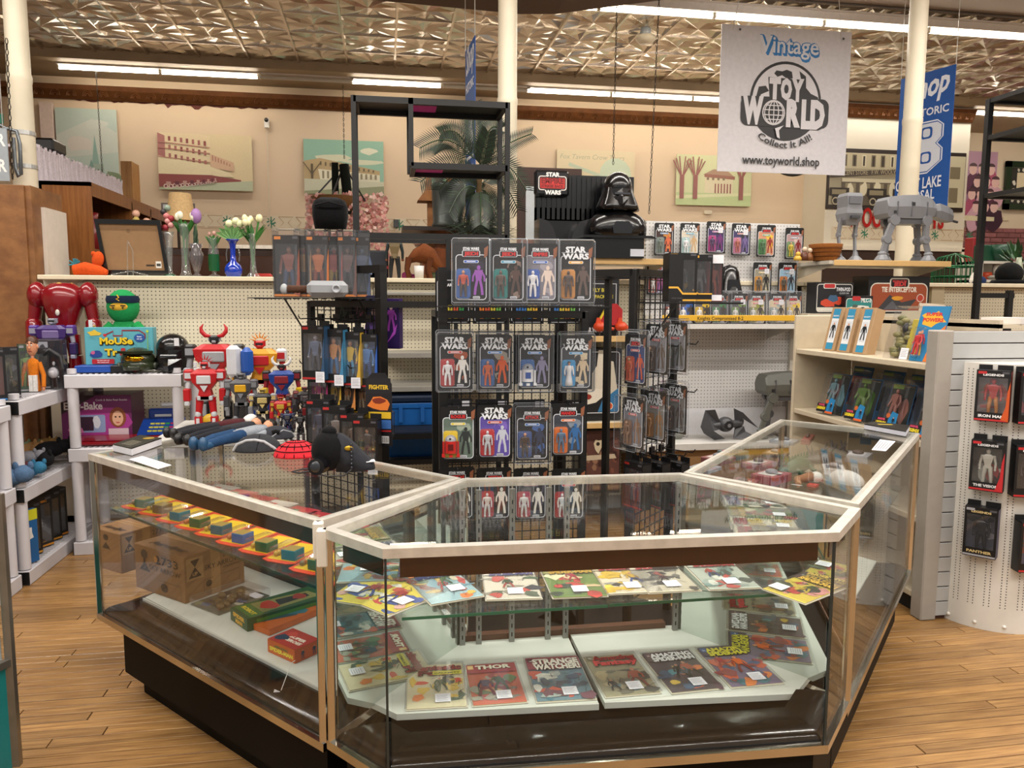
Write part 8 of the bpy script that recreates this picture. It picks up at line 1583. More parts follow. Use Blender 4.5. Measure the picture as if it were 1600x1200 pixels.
# lying dolls
def lying(label,feet,head,c,Y=None,z=TZC,r=.018,boots='#141416',name='lying_doll',hd='#c98f6c',hair='#1a1512',up='#3a3a40'):
    a,h_=atz(*feet,z),atz(*head,z);d=h_-a;L_=d.length;t=thing(name,label,'doll',(a.x,a.y,z+.0),math.atan2(d.y,d.x));u=L_
    for s_ in (-1,1):
        b=M(c);b.tube([(.06*u,s_*.04*u,r*1.1),(.26*u,s_*.055*u,r*1.5),(.5*u,s_*.045*u,r*1.4)],[r*.8,r*1.05,r*1.35],10);b.build('leg',CLOTH,t);b=M(boots);b.ell((.03*u,s_*.05*u,r*1.5),(.045*u,r*.9,r*1.5),8,6);b.tube([(.04*u,s_*.045*u,r),(.12*u,s_*.045*u,r)],[r,r*.9],8);b.build('boot',PLAS,t)
        b=M(up);b.tube([(.78*u,s_*.11*u,r*1.4),(.6*u,s_*.15*u,r*1.2),(.46*u,s_*.14*u,r)],[r*.8,r*.7,r*.55],8);b.ell((.43*u,s_*.14*u,r*.9),r*.7,6,5,hd);b.build('arm',CLOTH,t)
    b=M(up);b.loft([[(x*u,y_*u*w_,r*1.5+zz*r) for y_,zz in ((-1,0),(-.6,1),(.6,1),(1,0),(.6,-1),(-.6,-1))] for x,w_ in ((.46,.07),(.56,.065),(.72,.1),(.8,.1),(.84,.04))]);b.build('torso',CLOTH,t)
    b=M(hd);b.ell((.92*u,0,r*1.6),(.075*u,.055*u,r*1.7),10,8);b.ell((.94*u,0,r*1.9),(.07*u,.058*u,r*1.6),10,7,hair);b.build('head',PLAS,t);return t
lying('doll lying in dark grey trousers and black boots on the left case, farthest back',(262,686),(400,664),'#26262b',up='#4a1f24',hd='#d8d6d2',hair='#d5d3cf',r=.016)
lying('doll lying in black outfit and white gloves on the left case, middle one',(282,697),(412,668),'#1d1e24',up='#2c2d33',r=.016)
lying('doll lying in blue jeans and blue boots on the left case, nearest one',(306,706),(430,676),'#1c3a5c',boots='#1d4668',up='#8a9098',r=.019)
def dome(name,label,cat,px,py,k_,col,stripes,hollow=False,rz=0.,rot=None,sz=(1.,.8,.55)):
    q=atz(px,py,TZC);k=mpx(1,q)*k_;t=thing(name,label,cat,q,rot=rot or (0,0,rz));b=M(col);sx,sy,szz=sz
    ring=lambda f:[(k*sx*f*math.cos(a_),k*sy*f*math.sin(a_)) for a_ in [2*PI*j/24 for j in range(24)]]
    b.loft([[(x,y,k*szz*z) for x,y in ring(f)] for f,z in ((1,0),(.99,.12),(.92,.4),(.71,.7),(.44,.9),(.2,.98),(.02,1))]);b.build('shell',CLOTH,t)
    for nm,pts,r_,c in stripes:
        b=M(c);b.tube([(k*sx*math.sin(th)*math.cos(ph)*1.02,k*sy*math.sin(th)*math.sin(ph)*1.02,k*szz*math.cos(th)*1.03) for th,ph in pts],k*r_,6);b.build(nm,CLOTH,t)
    return t,k
arc=lambda ph0,ph1,th,n=9:[(th,ph0+(ph1-ph0)*i/(n-1)) for i in range(n)]
dome('costume_mask','dark grey padded costume mask with pale grey band on the left case','mask',403,703,34,'#2e2f33',(('pale_band',[(1.5,-2.9),(1.1,-2.7),(.8,-2.2),(.75,-1.7),(.9,-1.2),(1.35,-.8),(1.5,-.7)],.07,'#a5a7ab'),('seam',[(1.4,-1.6),(.9,-1.5),(.3,-1.2)],.02,'#1a1b1e')),rz=.1,sz=(1.05,.8,.75))
dome('costume_mask','dark grey costume mask with dark eye opening behind the banded mask','mask',432,684,24,'#33343a',(('edge_line',[(1.5,-1.9),(1.1,-1.5),(.8,-.9),(1.1,-.2),(1.5,.1)],.05,'#8d9096'),('eye_opening',[(1.0,-1.75),(.9,-1.5),(1.0,-1.25)],.16,'#08080a')),rz=0,sz=(1.1,.8,.8))
web=[('web_line',arc(-PI*1.0,0,th,13),.02,'#120a0c') for th in (.45,.8,1.15)]+[('web_line',[(0.1,ph),(.8,ph),(1.5,ph)],.022,'#120a0c') for ph in (-2.9,-2.4,-1.95,-1.5,-1.05,-.6,-.1)]
dome('costume_mask','bright red costume mask with black net lines beside the black cap','mask',463,712,33,'#c92a35',web,rz=-.1,sz=(1.05,.85,.75))
q=atz(538,735,TZC);k=mpx(1,q);t=thing('costume_hood','black hood with stiff dark grey brim and goggles on the left case corner','hood',q);b=M('#2a2b30');b.loft([[(x*k,y*k,z*k) for x,y,z in r_] for r_ in ([(-12,-10,0),(-12,-14,30),(-8,-8,62),(0,2,58),(2,6,20),(-4,2,0)],[(14,-16,0),(10,-18,26),(4,-10,52),(10,4,50),(14,10,18),(12,4,0)],[(46,-10,2),(42,-10,10),(36,-6,18),(40,6,18),(46,8,10),(48,2,2)])]);b.build('brim',CLOTH,t)
b=M('#0b0b0d');b.ell((-24*k,0,32*k),(26*k,24*k,32*k),14,10);b.ell((-22*k,0,62*k),(12*k,10*k,9*k),10,6);b.build('hood_body',CLOTH,t);b=M('#101013');b.cyl((-34*k,-14*k,14*k),(-40*k,-34*k,14*k),14*k,13*k,14);b.ell((-40*k,-34*k,14*k),(9*k,3*k,9*k),12,6,'#2a2d33');b.build('goggle',GLOSS,t)
b=M('#0a0a0c');b.tube([(-40*k,-20*k,6*k),(-66*k,-18*k,2*k),(-78*k,-8*k,2*k),(-66*k,2*k,3*k),(-44*k,-6*k,6*k)],1.4*k,6);b.tube([(-38*k,-30*k,3*k),(-22*k,-46*k,1.5*k),(2*k,-42*k,1.5*k),(12*k,-24*k,6*k)],1.2*k,6);b.build('elastic_cord',PLAS,t)
b=M('#3a3c42')
for i in range(7):b.ell((12*k,-18*k,(8+6*i)*k),2.2*k,6,4)
b.build('studs',METALC,t);M('#b8952a').ell((8*k,-16*k,38*k),(7*k,2*k,4*k),10,5).build('gold_emblem',METALC,t);M('#d8d8dc').prism([(34*k,-12*k),(48*k,-8*k),(46*k,8*k),(36*k,2*k)],14*k,15*k).build('price_tag',MATTE,t)
# ================================================================== comics
rgc=random.Random(21)
def cover(A,w,h,seed,bg,pal,title,tcol,sub=None,subcol=None,hd=.24,hcol=None,figs=(),nb=16):
    r_=random.Random(seed);lt=lambda c:tuple(min(1,v*1.5+.03) for v in C3(c));bg=lt(bg);pal=[lt(c) for c in pal];hcol=lt(hcol) if hcol else None;A.rect(-w,0,w,h,bg)
    for i in range(nb):
        x=r_.uniform(-.85,.85)*w;z=r_.uniform(.06,.95-hd)*h;A.blob(x,z,w*r_.uniform(.12,.38),h*r_.uniform(.03,.11),r_.choice(pal),8,.45,r_)
    for i in range(10):x=r_.uniform(-.8,.8)*w;z=r_.uniform(.05,.7)*h;a_=r_.uniform(0,PI);A.line([(x,z),(x+w*.3*math.cos(a_),z+w*.3*math.sin(a_))],w*.02,'#1c1818')
    for (fx,fz,fh,c1,c2) in figs:A.man(fx*w,fz*h,fh*h,c1,c2,'#c98a6a',lean=r_.uniform(-.1,.1),spread=.2)
    if hcol:A.rect(-w,h*(1-hd),w,h,hcol)
    A.rect(-w*.95,h*.87,-w*.72,h*.97,r_.choice(pal));A.text('25c',-w*.83,h*.9,h*.02,col='#f0ece0',bold=.03)
    n=len(title)
    for i,tt in enumerate(title):A.text(tt,w*.08+.0015,h*(.97-hd*.46*(i+1))-.0015,h=h*hd*.40,w=min(w*1.72,w*.36*len(tt)),col='#1a1414',bold=.08);A.text(tt,w*.08,h*(.97-hd*.46*(i+1)),h=h*hd*.40,w=min(w*1.72,w*.36*len(tt)),col=tcol,bold=.05)
    if sub:A.rect(w*-.1,h*(.74-hd*.1),w*.95,h*(.83-hd*.1),subcol or '#d8cf4a');A.text(sub,w*.42,h*(.765-hd*.1),h*.03,w=w*.95,col='#221a14',bold=.03)
def comic(label,bl,br,z,seed,bg,pal,title,tcol,H_=1.5,price=(.2,.1),group=None,W_=None,lift=0.,**kw):
    a,c=atz(*bl,z),atz(*br,z);d=c-a;w=(W_ or d.length)/2;h=w*2*H_;ang=math.atan2(d.y,d.x);mid=(a+c)/2 if not W_ else a+d.normalized()*w
    t=thing('comic_book',label,'comic book',(mid.x,mid.y,z+.001),group=group,rot=(-PI/2+PI/2+math.radians(lift),0,ang))
    A=M();A.eps=1.0e-4;A.lay=-.0045;cover(A,w*.93,h*.95,seed,bg,pal,title,tcol,**kw)
    def flat(b):b.v=[(x,zz+h*.02,-y) for x,y,zz in b.v];return b
    M('#cfcabb').box(-w*.97,w*.97,.002,h*.985,0,.002).build('backing_board',MATTE,t);M('#b9b09a').box(-w*.93,w*.93,h*.02,h*.97,.002,.0045).build('pages',MATTE,t)
    flat(A).build('cover_print',INK,t);b=M('#e2e2ea');px_,pz_=price or (0,0)
    if price:b.box(px_*w-.022,px_*w+.022,pz_*h,pz_*h+.045,.0088,.0092);
    if price:
        for i in range(5):b.box(px_*w-.017,px_*w+.014-.004*(i % 2),pz_*h+.034-.007*i,pz_*h+.0355-.007*i,.0092,.0094,'#8a8a96')
        b.build('price_tag',MATTE,t)
    M().box(-w,w,0,h,.0084,.0088).build('sleeve',BAG,t);return t
zd=.4205
GK=None
comic('bagged comic on the deck, leftmost: cream cover, red title, green flying figure and fire',(632,1113),(733,1107),zd,3,'#c9c0a0',['#4a5f4a','#d8742a','#c9402a','#8a9474','#2f3a30','#d8b24a'],('Fantastic','Four'),'#b53a3a',sub='CALAMITY',figs=((.2,.35,.3,'#3f5a34','#2f4a2a'),),hd=.28)
comic('bagged comic on the deck: red cover with big white title and caped figure',(737,1107),(827,1100),zd,5,'#b5563a',['#7a7a70','#5a7a4a','#8a3a30','#c9a86a','#9a9a8a'],('THOR',),'#e0dcc8',hcol='#8a2f34',figs=((-.4,.2,.45,'#2f3a5a','#7a2a2a'),(.2,.3,.4,'#3f6a3a','#3f6a3a')))
comic('bagged comic on the deck: maroon and teal cover, white and yellow titles, silvery glare',(837,1101),(935,1095),zd,7,'#5a7a86',['#2a6a7a','#c2543a','#d8d4c8','#6a3a4a','#9aa6a0','#3a4a5a'],('STRANGE','WATCHER!'),'#e0dcd0',hcol='#7a2a34',nb=30,hd=.3)
comic('bagged comic on the deck: tan cover, red title, kneeling figure in red',(945,1093),(1036,1085),zd,9,'#8a8468',['#5a5a48','#3a3a34','#a89a74','#4a6a70'],('Amazing','Fantasy'),'#c2383a',hd=.28,figs=((.45,.15,.45,'#b5502c','#8a3a24'),(-.5,.1,.25,'#2a2a28','#2a2a28')))
comic('bagged comic on the deck: dark cover, white slanted title, orange flames and black suited figure',(1049,1087),(1135,1078),zd,11,'#3a2a34',['#c2502c','#d8742a','#2a4a6a','#3a8a9a','#4a2a3a','#d8b23a'],('AMAZING','SPIDER-MAN'),'#e4e4e4',figs=((-.1,.3,.35,'#141418','#141418'),(.4,.3,.4,'#c2502c','#1c1c20')),hcol='#33252c')
comic('bagged comic on the deck, rightmost: purple cover, yellow title, big orange winged face',(1142,1078),(1228,1070),zd,13,'#6a5a7a',['#c2502c','#d8742a','#2a4a7a','#8a2f34','#c9502c','#2a6a7a'],('AMAZING','SPIDER-MAN'),'#d8d03a',figs=((-.55,.45,.3,'#b5282c','#b5282c'),(.1,.3,.4,'#d0602a','#8a2a20')),nb=24,hcol='#3a3440')
zs2=.7215
comic('bagged comic, glass shelf: yellow cover with red and blue acrobat, tilted, left corner',(533,936),(650,984),zs2,15,'#d8c23a',['#c2302c','#2a4a9a','#d8a8a0','#e0d8c8','#b5402c','#e2d44a'],('SPIDER-MAN',),'#b53a2c',W_=.2,H_=1.15,figs=((.1,.25,.45,'#b5282c','#2444a0'),),price=(.55,.3))
comic('bagged comic, glass shelf: blue cover with red and green figures, tilted, second from left',(672,949),(757,934),zs2+.003,17,'#8fb0b8',['#d8742a','#b53a34','#3f6a4a','#c9c2a8','#d8b24a','#5a8a9a'],('AMAZING','SPIDER-MAN'),'#2f3a6a',W_=.165,price=(.3,.25),figs=((0,.35,.3,'#b5282c','#b5282c'),(.2,.5,.3,'#3f6a3a','#3f6a3a')))
for k,(bl,br,bg,pal,tc,hc,lb,fg) in enumerate((((757,941),(858,938),'#c9c4b4',['#3f5a3c','#4a5a44','#b54a3c','#2a2c38','#8a8678'],'#5a5a8a','#cfcac0','cream cover with green cloaked swinging figure and red corner text',(-.1,.35,.3,'#3f5a3c','#b54a3c')),
    ((862,938),(957,934),'#5f7a34',['#c9b08a','#2a3a24','#b53a34','#7a8a4a','#d8cfa8'],'#c9a23a','#8a8a4a','green cover with a big coiled ring and red climbing figure',(.1,.5,.3,'#b5283c','#b5283c')),
    ((947,932),(1034,928),'#cfc6ae',['#d8b22a','#c2a42a','#3a3a38','#e0c83a','#8a8a84'],'#b53a44','#cfc6ae','cream cover with yellow costumed lady and red title',(.4,.3,.35,'#d8b22a','#2a4a9a')),
    ((1012,930),(1105,925),'#b9b4a0',['#2a2c28','#4a4a44','#8a3a34','#5a5a50'],'#b53a44','#cfc6ae','pale cover with dark speech burst and shadowy figures',(0,.3,.25,'#5a2f34','#2a2c28')),
    ((1107,925),(1199,921),'#a9b4a8',['#6a8a84','#c9cfc4','#3a4a44','#b54a44','#8fa09a'],'#b53a44','#c9cfc4','pale green cover with red title and glittering glare',(-.3,.4,.3,'#b53a3c','#2a4a8a')))):
    comic('bagged comic, glass shelf: '+lb,bl,br,zs2+.0012*k,30+k,bg,pal,('AMAZING','SPIDER-MAN'),tc,W_=.165,hcol=hc,figs=(fg,),price=(.1,.13),sub=('MAN ON A RAMPAGE!' if k==3 else None),subcol='#2a2418' if k==3 else None)
comic('bagged comic, glass shelf: red and yellow cover, tilted at the right corner',(1188,922),(1250,944),zs2+.004,41,'#c9b43a',['#3f5a34','#d8c23a','#b5302c','#c98a84','#2a2c2a'],('AMAZING','SPIDER-MAN'),'#d8b24a',W_=.145,H_=1.45,hcol='#4a2a34',figs=((.2,.3,.4,'#3f5a34','#d8c23a'),),price=(-.6,.12),nb=20)
comic('bagged comic on the glass shelf behind the right corner one, dark red header',(1190,868),(1262,888),zs2,43,'#5a3a3a',['#b5302c','#d8c23a','#7a8a4a'],('SPIDER-MAN',),'#c9b43a',W_=.17,price=None)
comic('bagged comic on the glass shelf behind the left corner ones, blue and purple figures',(560,892),(640,880),zs2,45,'#b9b4a4',['#2a4a9a','#7a5a9a','#5a7a6a','#c9c4b4'],('AMAZING',),'#5a4a8a',W_=.17,price=None)
# ================================================================== inside the left case
def corner_box(name,label,cat,zc,C_,L_,R_,top,cap_m,faces=None,cat_m=MATTE,col='#8a6a44'):
    """box standing on height zc: C_ nearest bottom corner, L_ and R_ its bottom neighbours, top = pixel row of the corner's top"""
    c,l,r=atz(*C_,zc),atz(*L_,zc),atz(*R_,zc);ex=(l-c);ey=(r-c);ey=ex.normalized().cross(V((0,0,1)))*(-1 if ex.cross(ey).z>0 else 1)*ey.length*1.
    lo,hi=zc,zc+1.2
    for _ in range(40):
        m_=(lo+hi)/2;v=V((c.x,c.y,m_))-CP;py=600-F*v.dot(UP)/v.dot(FW)
        if py>top:lo=m_
        else:hi=m_
    return c,ex,ey,lo-zc
CB=mat('kraft_cardboard','#7c5a38',.75,noise=.08,nscale=10)
def carton(label,zc,C_,L_,R_,top,texts):
    c,ex,ey,h=corner_box('carton',label,'carton',zc,C_,L_,R_,top,None);a=math.atan2(-ex.y,-ex.x);wl,wr=ex.length,ey.length
    # local x runs from the left corner to the near corner; the right face follows it
    t=thing('carton',label,'carton',(c.x+ex.x,c.y+ex.y,zc),a);M().box(0,wl,0,wr,0,h,ch=.002).build('box',CB,t)
    M('#8f6b42').box(0-.0006,wl+.0006,wr*.42,wr*.58,-.0,h+.0008).build('tape',PLAS,t)
    for s_ in (0,):M('#4a3521').box(0,wl,wr*.498,wr*.502,h,h+.0012).build('flap_seam',MATTE,t)
    A=M();A.eps=1.5e-4;A.lay=-.0012;texts(A,wl,h);A.build('front_print',INK,t)
    A=M();A.eps=1.5e-4;A.lay=-.0012;side_print(A,wr,h);o=A.build('side_print',INK,t);o.location=(wl,0,0);o.rotation_euler=(0,0,PI/2)
    A=M();A.eps=1.5e-4;A.lay=-.001;A.text('Aeroflyer',wl*.5,wr*.12,.03,w=wl*.7,col='#2a1d12',shear=.3,bold=.03);A.text('TOYMAKERS',wl*.5,wr*.68,.02,w=wl*.6,col='#4a3824');o=A.build('top_print',INK,t);o.location=(0,0,h);o.rotation_euler=(-PI/2,0,0);o.scale=(1,1,1)
    for v_ in o.data.vertices:pass
    return t
def side_print(A,w,h):
    A.rect(w*.03,h*.45,w*.3,h*.93,'#94724a');A.pp([(w*.06,h*.5),(w*.27,h*.5),(w*.165,h*.72)],'#1c140d');A.pp([(w*.09,h*.88),(w*.24,h*.88),(w*.165,h*.72)],'#1c140d');A.text('UP',w*.165,h*.54,h*.07,col='#94724a',bold=.05)
    A.text('2733',w*.74,h*.76,h*.13,col='#1c140d',bold=.0);A.text('SKY ARROW',w*.62,h*.58,h*.11,w=w*.6,col='#1c140d',bold=.0);A.text('APROXIMADO',w*.78,h*.5,h*.05,col='#2a1d12');A.line([(w*.3,h*.12),(w*.3,h*.38),(w*.46,h*.38)],.0015,'#2a1d12');A.disc(w*.38,h*.28,w*.05,None,'#1c140d',14);A.line([(w*.6,h*.38),(w*.9,h*.4),(w*.9,h*.12)],.0015,'#2a1d12')
def ft(A,w,h):
    A.pp([(w*.1,h*.45),(w*.32,h*.45),(w*.21,h*.66)],'#1c140d');A.disc(w*.21,h*.82,w*.07,h*.1,'#1c140d',10);A.rect(w*.19,h*.62,w*.23,h*.78,'#1c140d');A.text('2733',w*.66,h*.69,h*.17,w=w*.46,col='#0c0805',bold=.015);A.text('SKY ARROW',w*.62,h*.52,h*.11,w=w*.62,col='#1c140d',bold=.0)
    A.text('MODELO',w*.62,h*.87,h*.04,col='#4a2418');A.disc(w*.6,h*.2,w*.07,h*.1,'#1c140d',12)
    for p_ in (((w*.5,h*.05),(w*.5,h*.34)),((w*.5,h*.34),(w*.93,h*.34)),((w*.93,h*.34),(w*.93,h*.05)),((w*.93,h*.05),(w*.5,h*.05))):A.line(p_,.0015,'#3a2a1a')
    A.disc(w*.45,h*.78,w*.04,None,'#9a6a34',10)
def ft2(A,w,h):
    A.pp([(w*.35,h*.55),(w*.65,h*.55),(w*.5,h*.72)],'#1c140d');A.disc(w*.5,h*.84,w*.09,h*.08,'#1c140d',10);A.text('KE',w*.1,h*.55,h*.08,col='#1c140d',bold=.03)
carton('brown cardboard carton printed 2733 Sky Arrow, nearer one',LD+.001,(290,944),(213,917),(375,908),871,ft)
carton('brown cardboard carton at the far end of the left case, farther one',LD+.001,(190,897),(147,884),(270,872),835,ft2)
def slab(name,label,cat,zc,C_,L_,R_,h,col,draw_top=None,draw_l=None,draw_r=None,m=PLAS,clear=False):
    c,l,r=atz(*C_,zc),atz(*L_,zc),atz(*R_,zc);ex,ey=l-c,r-c;a=math.atan2(-ex.y,-ex.x);wl,wr=ex.length,ey.length
    t=thing(name,label,cat,(l.x,l.y,zc),a);M(col).box(0,wl,0,wr,0,h,ch=.0015).build('carton' if not clear else 'backing_card',m,t)
    if clear:M().box(-.004,wl+.004,-.004,wr+.004,-.0005,h+.03,ch=.004).build('clear_case',CLEAR,t)
    def put(nm,dr,w_,h_,loc,rot):
        if not dr:return
        A=M();A.eps=1.2e-4;A.lay=-.0008;dr(A,w_,h_);o=A.build(nm,INK,t);o.location=loc;o.rotation_euler=rot
    put('top_print',draw_top,wl,wr,(0,0,h),(-PI/2,0,0));put('side_print',draw_l,wl,h,(0,0,0),(0,0,0));put('end_print',draw_r,wr,h,(wl,0,0),(0,0,PI/2))
    return t,wl,wr
z0=LD+.001
def tp1(A,w,h):A.rect(0,0,w,h,'#1f4a24');A.rect(w*.05,h*.04,w*.95,h*.2,'#3a6a2a');A.text('ROBOT',w*.5,h*.09,.016,w=w*.7,col='#d8c22a',bold=.05);A.pp([(w*.12,h*.2),(w*.88,h*.2),(w*.8,h*.9),(w*.3,h*.85)],'#7a7a44');A.blob(w*.5,h*.35,w*.28,h*.1,'#a8281c');A.pp([(w*.3,h*.45),(w*.7,h*.42),(w*.65,h*.8),(w*.4,h*.8)],'#17171a');A.blob(w*.5,h*.7,w*.2,h*.08,'#8a2420')
def sp1(A,w,h):A.rect(0,0,w,h,'#1f4a24');A.text('SPIDER',w*.5,h*.55,h*.3,w=w*.7,col='#d8a42a',bold=.06);A.text('MAN',w*.5,h*.12,h*.3,w=w*.4,col='#d8a42a',bold=.06)
def fa(A,w,h):A.rect(0,0,w,h,'#1f4a24');A.rect(w*.1,h*.2,w*.9,h*.8,'#4a7a2a')
# long boxes: the wide face lies on top, its long side runs away from the glass
slab('toy_box','long green game box with red masked face and black figure picture','toy box',z0,(387,987),(361,968),(484,935),.045,'#1f4a24',tp1,sp1,fa)
def tp2(A,w,h):A.rect(0,0,w,h,'#b85a1c');A.pp([(w*.1,h*.05),(w*.3,h*.05),(w*.8,h*.5),(w*.5,h*.6)],'#3a4a5a');A.blob(w*.5,h*.6,w*.3,h*.12,'#3a6a7a');A.blob(w*.5,h*.85,w*.3,h*.06,'#a8281c');A.text('GLIDER',w*.3,h*.1,.01,w=w*.3,col='#3a1c0c')
slab('toy_box','long flat orange box with blue winged figures picture','toy box',z0,(421,994),(388,981),(500,948),.022,'#b85a1c',tp2)
def tp3(A,w,h):A.rect(0,0,w,h,'#a8281c');A.text('SUPER',w*.6,h*.5,.014,w=w*.55,col='#e8e0d0',bold=.05);A.text('HEROES',w*.6,h*.28,.014,w=w*.6,col='#e8e0d0',bold=.05);A.blob(w*.22,h*.35,w*.16,h*.2,'#1c2c4a');A.blob(w*.3,h*.7,w*.15,h*.15,'#c23a2c')
def sp3(A,w,h):A.rect(0,0,w,h,'#c05a18');A.text('AMAZING',w*.5,h*.6,h*.16,w=w*.5,col='#3a6a2a',bold=.04);A.text('SPIDER-MAN',w*.5,h*.25,h*.28,w=w*.86,col='#e0d03a',bold=.05)
def ep3(A,w,h):A.rect(0,0,w,h,'#b8501a');A.man(w*.3,h*.12,h*.7,'#1c2c4a');A.man(w*.75,h*.12,h*.7,'#1c2c4a')
slab('toy_box','small orange and red comic toy box with yellow title at the case corner','toy box',z0,(461,1037),(419,1018),(489,1016),.045,'#c05a18',tp3,sp3,ep3)
# clear clamshell lying beside the carton
def tp4(A,w,h):A.rect(0,0,w,h,'#4a4a3c');r_=random.Random(3);[A.blob(r_.uniform(.1,.9)*w,r_.uniform(.1,.9)*h,w*.14,h*.08,r_.choice(('#5a4a20','#8a3a2c','#3a4a6a','#6a6a3c','#b9b4a0','#2a241c'))) for _ in range(26)];A.rect(w*.62,h*.75,w*.95,h*.92,'#d8d8de')
t,wl,wr=slab('clear_pack','clear clamshell with brown toy figure lying between carton and green box','boxed figure',z0,(342,962),(298,945),(415,930),.004,'#5a543c',tp4,clear=True);b=M('#6a5224');r_=random.Random(5)
for i in range(12):b.ell((wl*r_.uniform(.25,.8),wr*r_.uniform(.15,.8),.016),(.02,.014,.012),8,5,r_.choice(('#6a5224','#7a6230','#4a3a18')))
b.build('figure',PLAS,t)
# hanging tag on a string
q=atz(461,1032,z0+.03);t=thing('string_tag','small white price tag hanging on a string at the plinth','price tag',q);a=aty(455,1036,q.y-.03)-q;c=aty(438,1082,q.y-.10)-q;b=M('#d8d4cc');b.tube([(0,0,0),a,c],.0012,5);b.build('string',PLAS,t);k=mpx(1,q)
b=M('#dcdade');b.box(-8*k,8*k,-.001,.001,-16*k,2*k,None,.0005);o=b.build('tag',MATTE,t);o.location=V(c)+V((-2*k,0,0));o.rotation_euler=(0,.35,-.3)
# carded toys on the upper glass shelf: front row with little boxes, rear row red and white
e=V(LP[1])-V(LP[0]);e.normalize();nrm=V((-e.y,e.x));L0=(V(LP[1])-V(LP[0])).length;zc=.753;ang=math.atan2(e.y,e.x)
protoA=None;GR='yellow and orange carded toys on the left case shelf'
cols=['#2f5a3a','#6a5a34','#1f6a7a','#2f5a34','#1f5a6a','#2a5a94','#2f5a34','#1f6a7a','#2f5a3a','#1f6a84']
for k in range(10):
    s_=.06+(L0-.16)*k/9.2;p=V(LP[0])+e*s_+nrm*.085;side=('far end','second from the far end','third from the far end','fourth from the far end','fifth from the far end','fifth from the near post','fourth from the near post','third from the near post','second from the near post','beside the near post')[k]
    t=thing('carded_toy','yellow carded toy with small '+('green','brown','teal','green','teal','bright blue','dark green','teal','green','blue')[k]+' box, left case shelf, '+side,'carded toy',(p.x,p.y,zc),ang+math.radians(14)+.05*math.sin(k*2))
    b=M('#c23f22');P=[(0,0),(.03,-.012),(.1,-.012),(.125,0),(.125,.19),(0,.19)];b.prism(P,0,.002);cd=b.build('card',PLAS,t);M('#cfae1c').prism([(.012,.008),(.113,.008),(.113,.17),(.012,.17)],.002,.0026).build('yellow_print',INK,cd)
    M(cols[k]).box(.062,.112,.012,.062,.003,.034,ch=.001).build('small_box',PLAS,t);M('#8a7434').box(.064,.11,.014,.06,.034,.0345).build('box_label',INK,t)
    b=M('#9a7a2c');r_=random.Random(k)
    for i in range(5):b.ell((.03+r_.uniform(-.008,.01),.03+i*.012,.012),(.008,.009,.009),6,4,r_.choice(('#b8922a','#7a6a4a','#a8602a')))
    b.build('toy_parts',PLAS,t);b=M();b.box(.012,.055,.01,.11,.002,.036,ch=.008);b.build('blister',CLEAR,t)
    p2=p+nrm*.24;t=thing('carded_toy',('red and white','white and red','red, white and grey')[k % 3]+' carded toy, rear row inside left case, '+side.replace('the ',''),'carded toy',(p2.x,p2.y,zc),ang+math.radians(10)+.08*math.sin(k*3))
    b=M('#b02630' if k % 3 else '#c9c4ba');b.box(0,.13,0,.2,0,.002);cd=b.build('card',PLAS,t);A=M('#d3cfc6');A.box(.03,.11,.03,.11,.002,.0026);A.box(.02,.06,.12,.16,.002,.0026,('#c23a2c','#5a8a6a','#c98a6a')[k % 3]);A.build('print',INK,cd);b=M();b.box(.03,.1,.03,.11,.002,.03,ch=.012);b.build('blister',CLEAR,t);M(('#8a8f94','#4a6a5a','#7a5a8a')[k % 3]).ell((.065,.07,.015),(.028,.03,.012),10,6).build('toy',PLAS,t)
# ================================================================== inside the right case
zg=.721;rg=random.Random(9)
def on_case(px,py,z=zg):return atz(px,py,z)
items=[(1243,741,'toy_boat','dark green speckled crocodile shaped toy in the right case','toy','boat'),(1290,722,'spiky_toy','black spiky toy lying in the middle of the right case','toy','spiky'),(1268,755,'bent_arm_toy','brown jointed doll lying in the right case','toy','arm'),(1325,764,'white_shell','white rounded shell toy near the front corner of the right case','toy','shell')]
q=on_case(1243,741);t=thing('toy_animal',items[0][3],'toy animal',q,.6);t.scale=(1.3,1.3,1.3);b=M('#2c4a30');b.tube([(-.12,0,.02),(-.06,0,.03),(.02,0,.035),(.08,0,.025),(.14,0,.012)],[.012,.03,.034,.022,.006],10);b.build('body',PLAS,t);b=M('#3a5a3a')
for i in range(8):b.prism([(-.08+.024*i-.008,.05),(-.08+.024*i+.008,.05),(-.08+.024*i,.075)],-.003,.003,ax='y')
b.build('back_spines',PLAS,t)
for x,y in ((-.05,-.03),(-.05,.03),(.05,-.03),(.05,.03)):M('#2c4a30').tube([(x,y*.8,.03),(x+.01,y*1.6,.01)],[.01,.008],6).build('leg',PLAS,t)
q=on_case(1290,722);t=thing('spiky_toy',items[1][3],'toy',q,.5);t.scale=(1.5,1.5,1.3);b=M('#18181a');b.ell((0,0,.025),(.13,.05,.025),14,8)
for i in range(16):a_=rg.uniform(-.11,.11);b.tube([(a_,rg.uniform(-.02,.02),.03),(a_+.02,rg.uniform(-.05,.05),.075)],[.008,.001],5)
b.build('body',PLAS,t)
q=on_case(1262,757);t=thing('jointed_doll',items[2][3],'doll',q,.7);b=M('#9a6a48');b.tube([(-.12,0,.02),(-.05,.03,.025),(.03,0,.03),(.1,.03,.02)],[.012,.018,.024,.014],8);b.build('limbs',PLAS,t);M('#d8d4cc').ell((.05,-.02,.03),(.03,.03,.025),10,7).build('torso',PLAS,t);M('#b5322c').box(-.04,.0,-.05,-.01,0,.01).build('red_piece',PLAS,t)
q=on_case(1322,760);t=thing('shell_toy',items[3][3],'toy',q,.4);M('#c9c8c6').ell((0,0,.03),(.045,.085,.045),16,10,v1=.6).build('shell',PLAS,t);M('#8a8a88').box(-.03,.03,-.085,-.06,0,.012,ch=.004).build('base',PLAS,t)
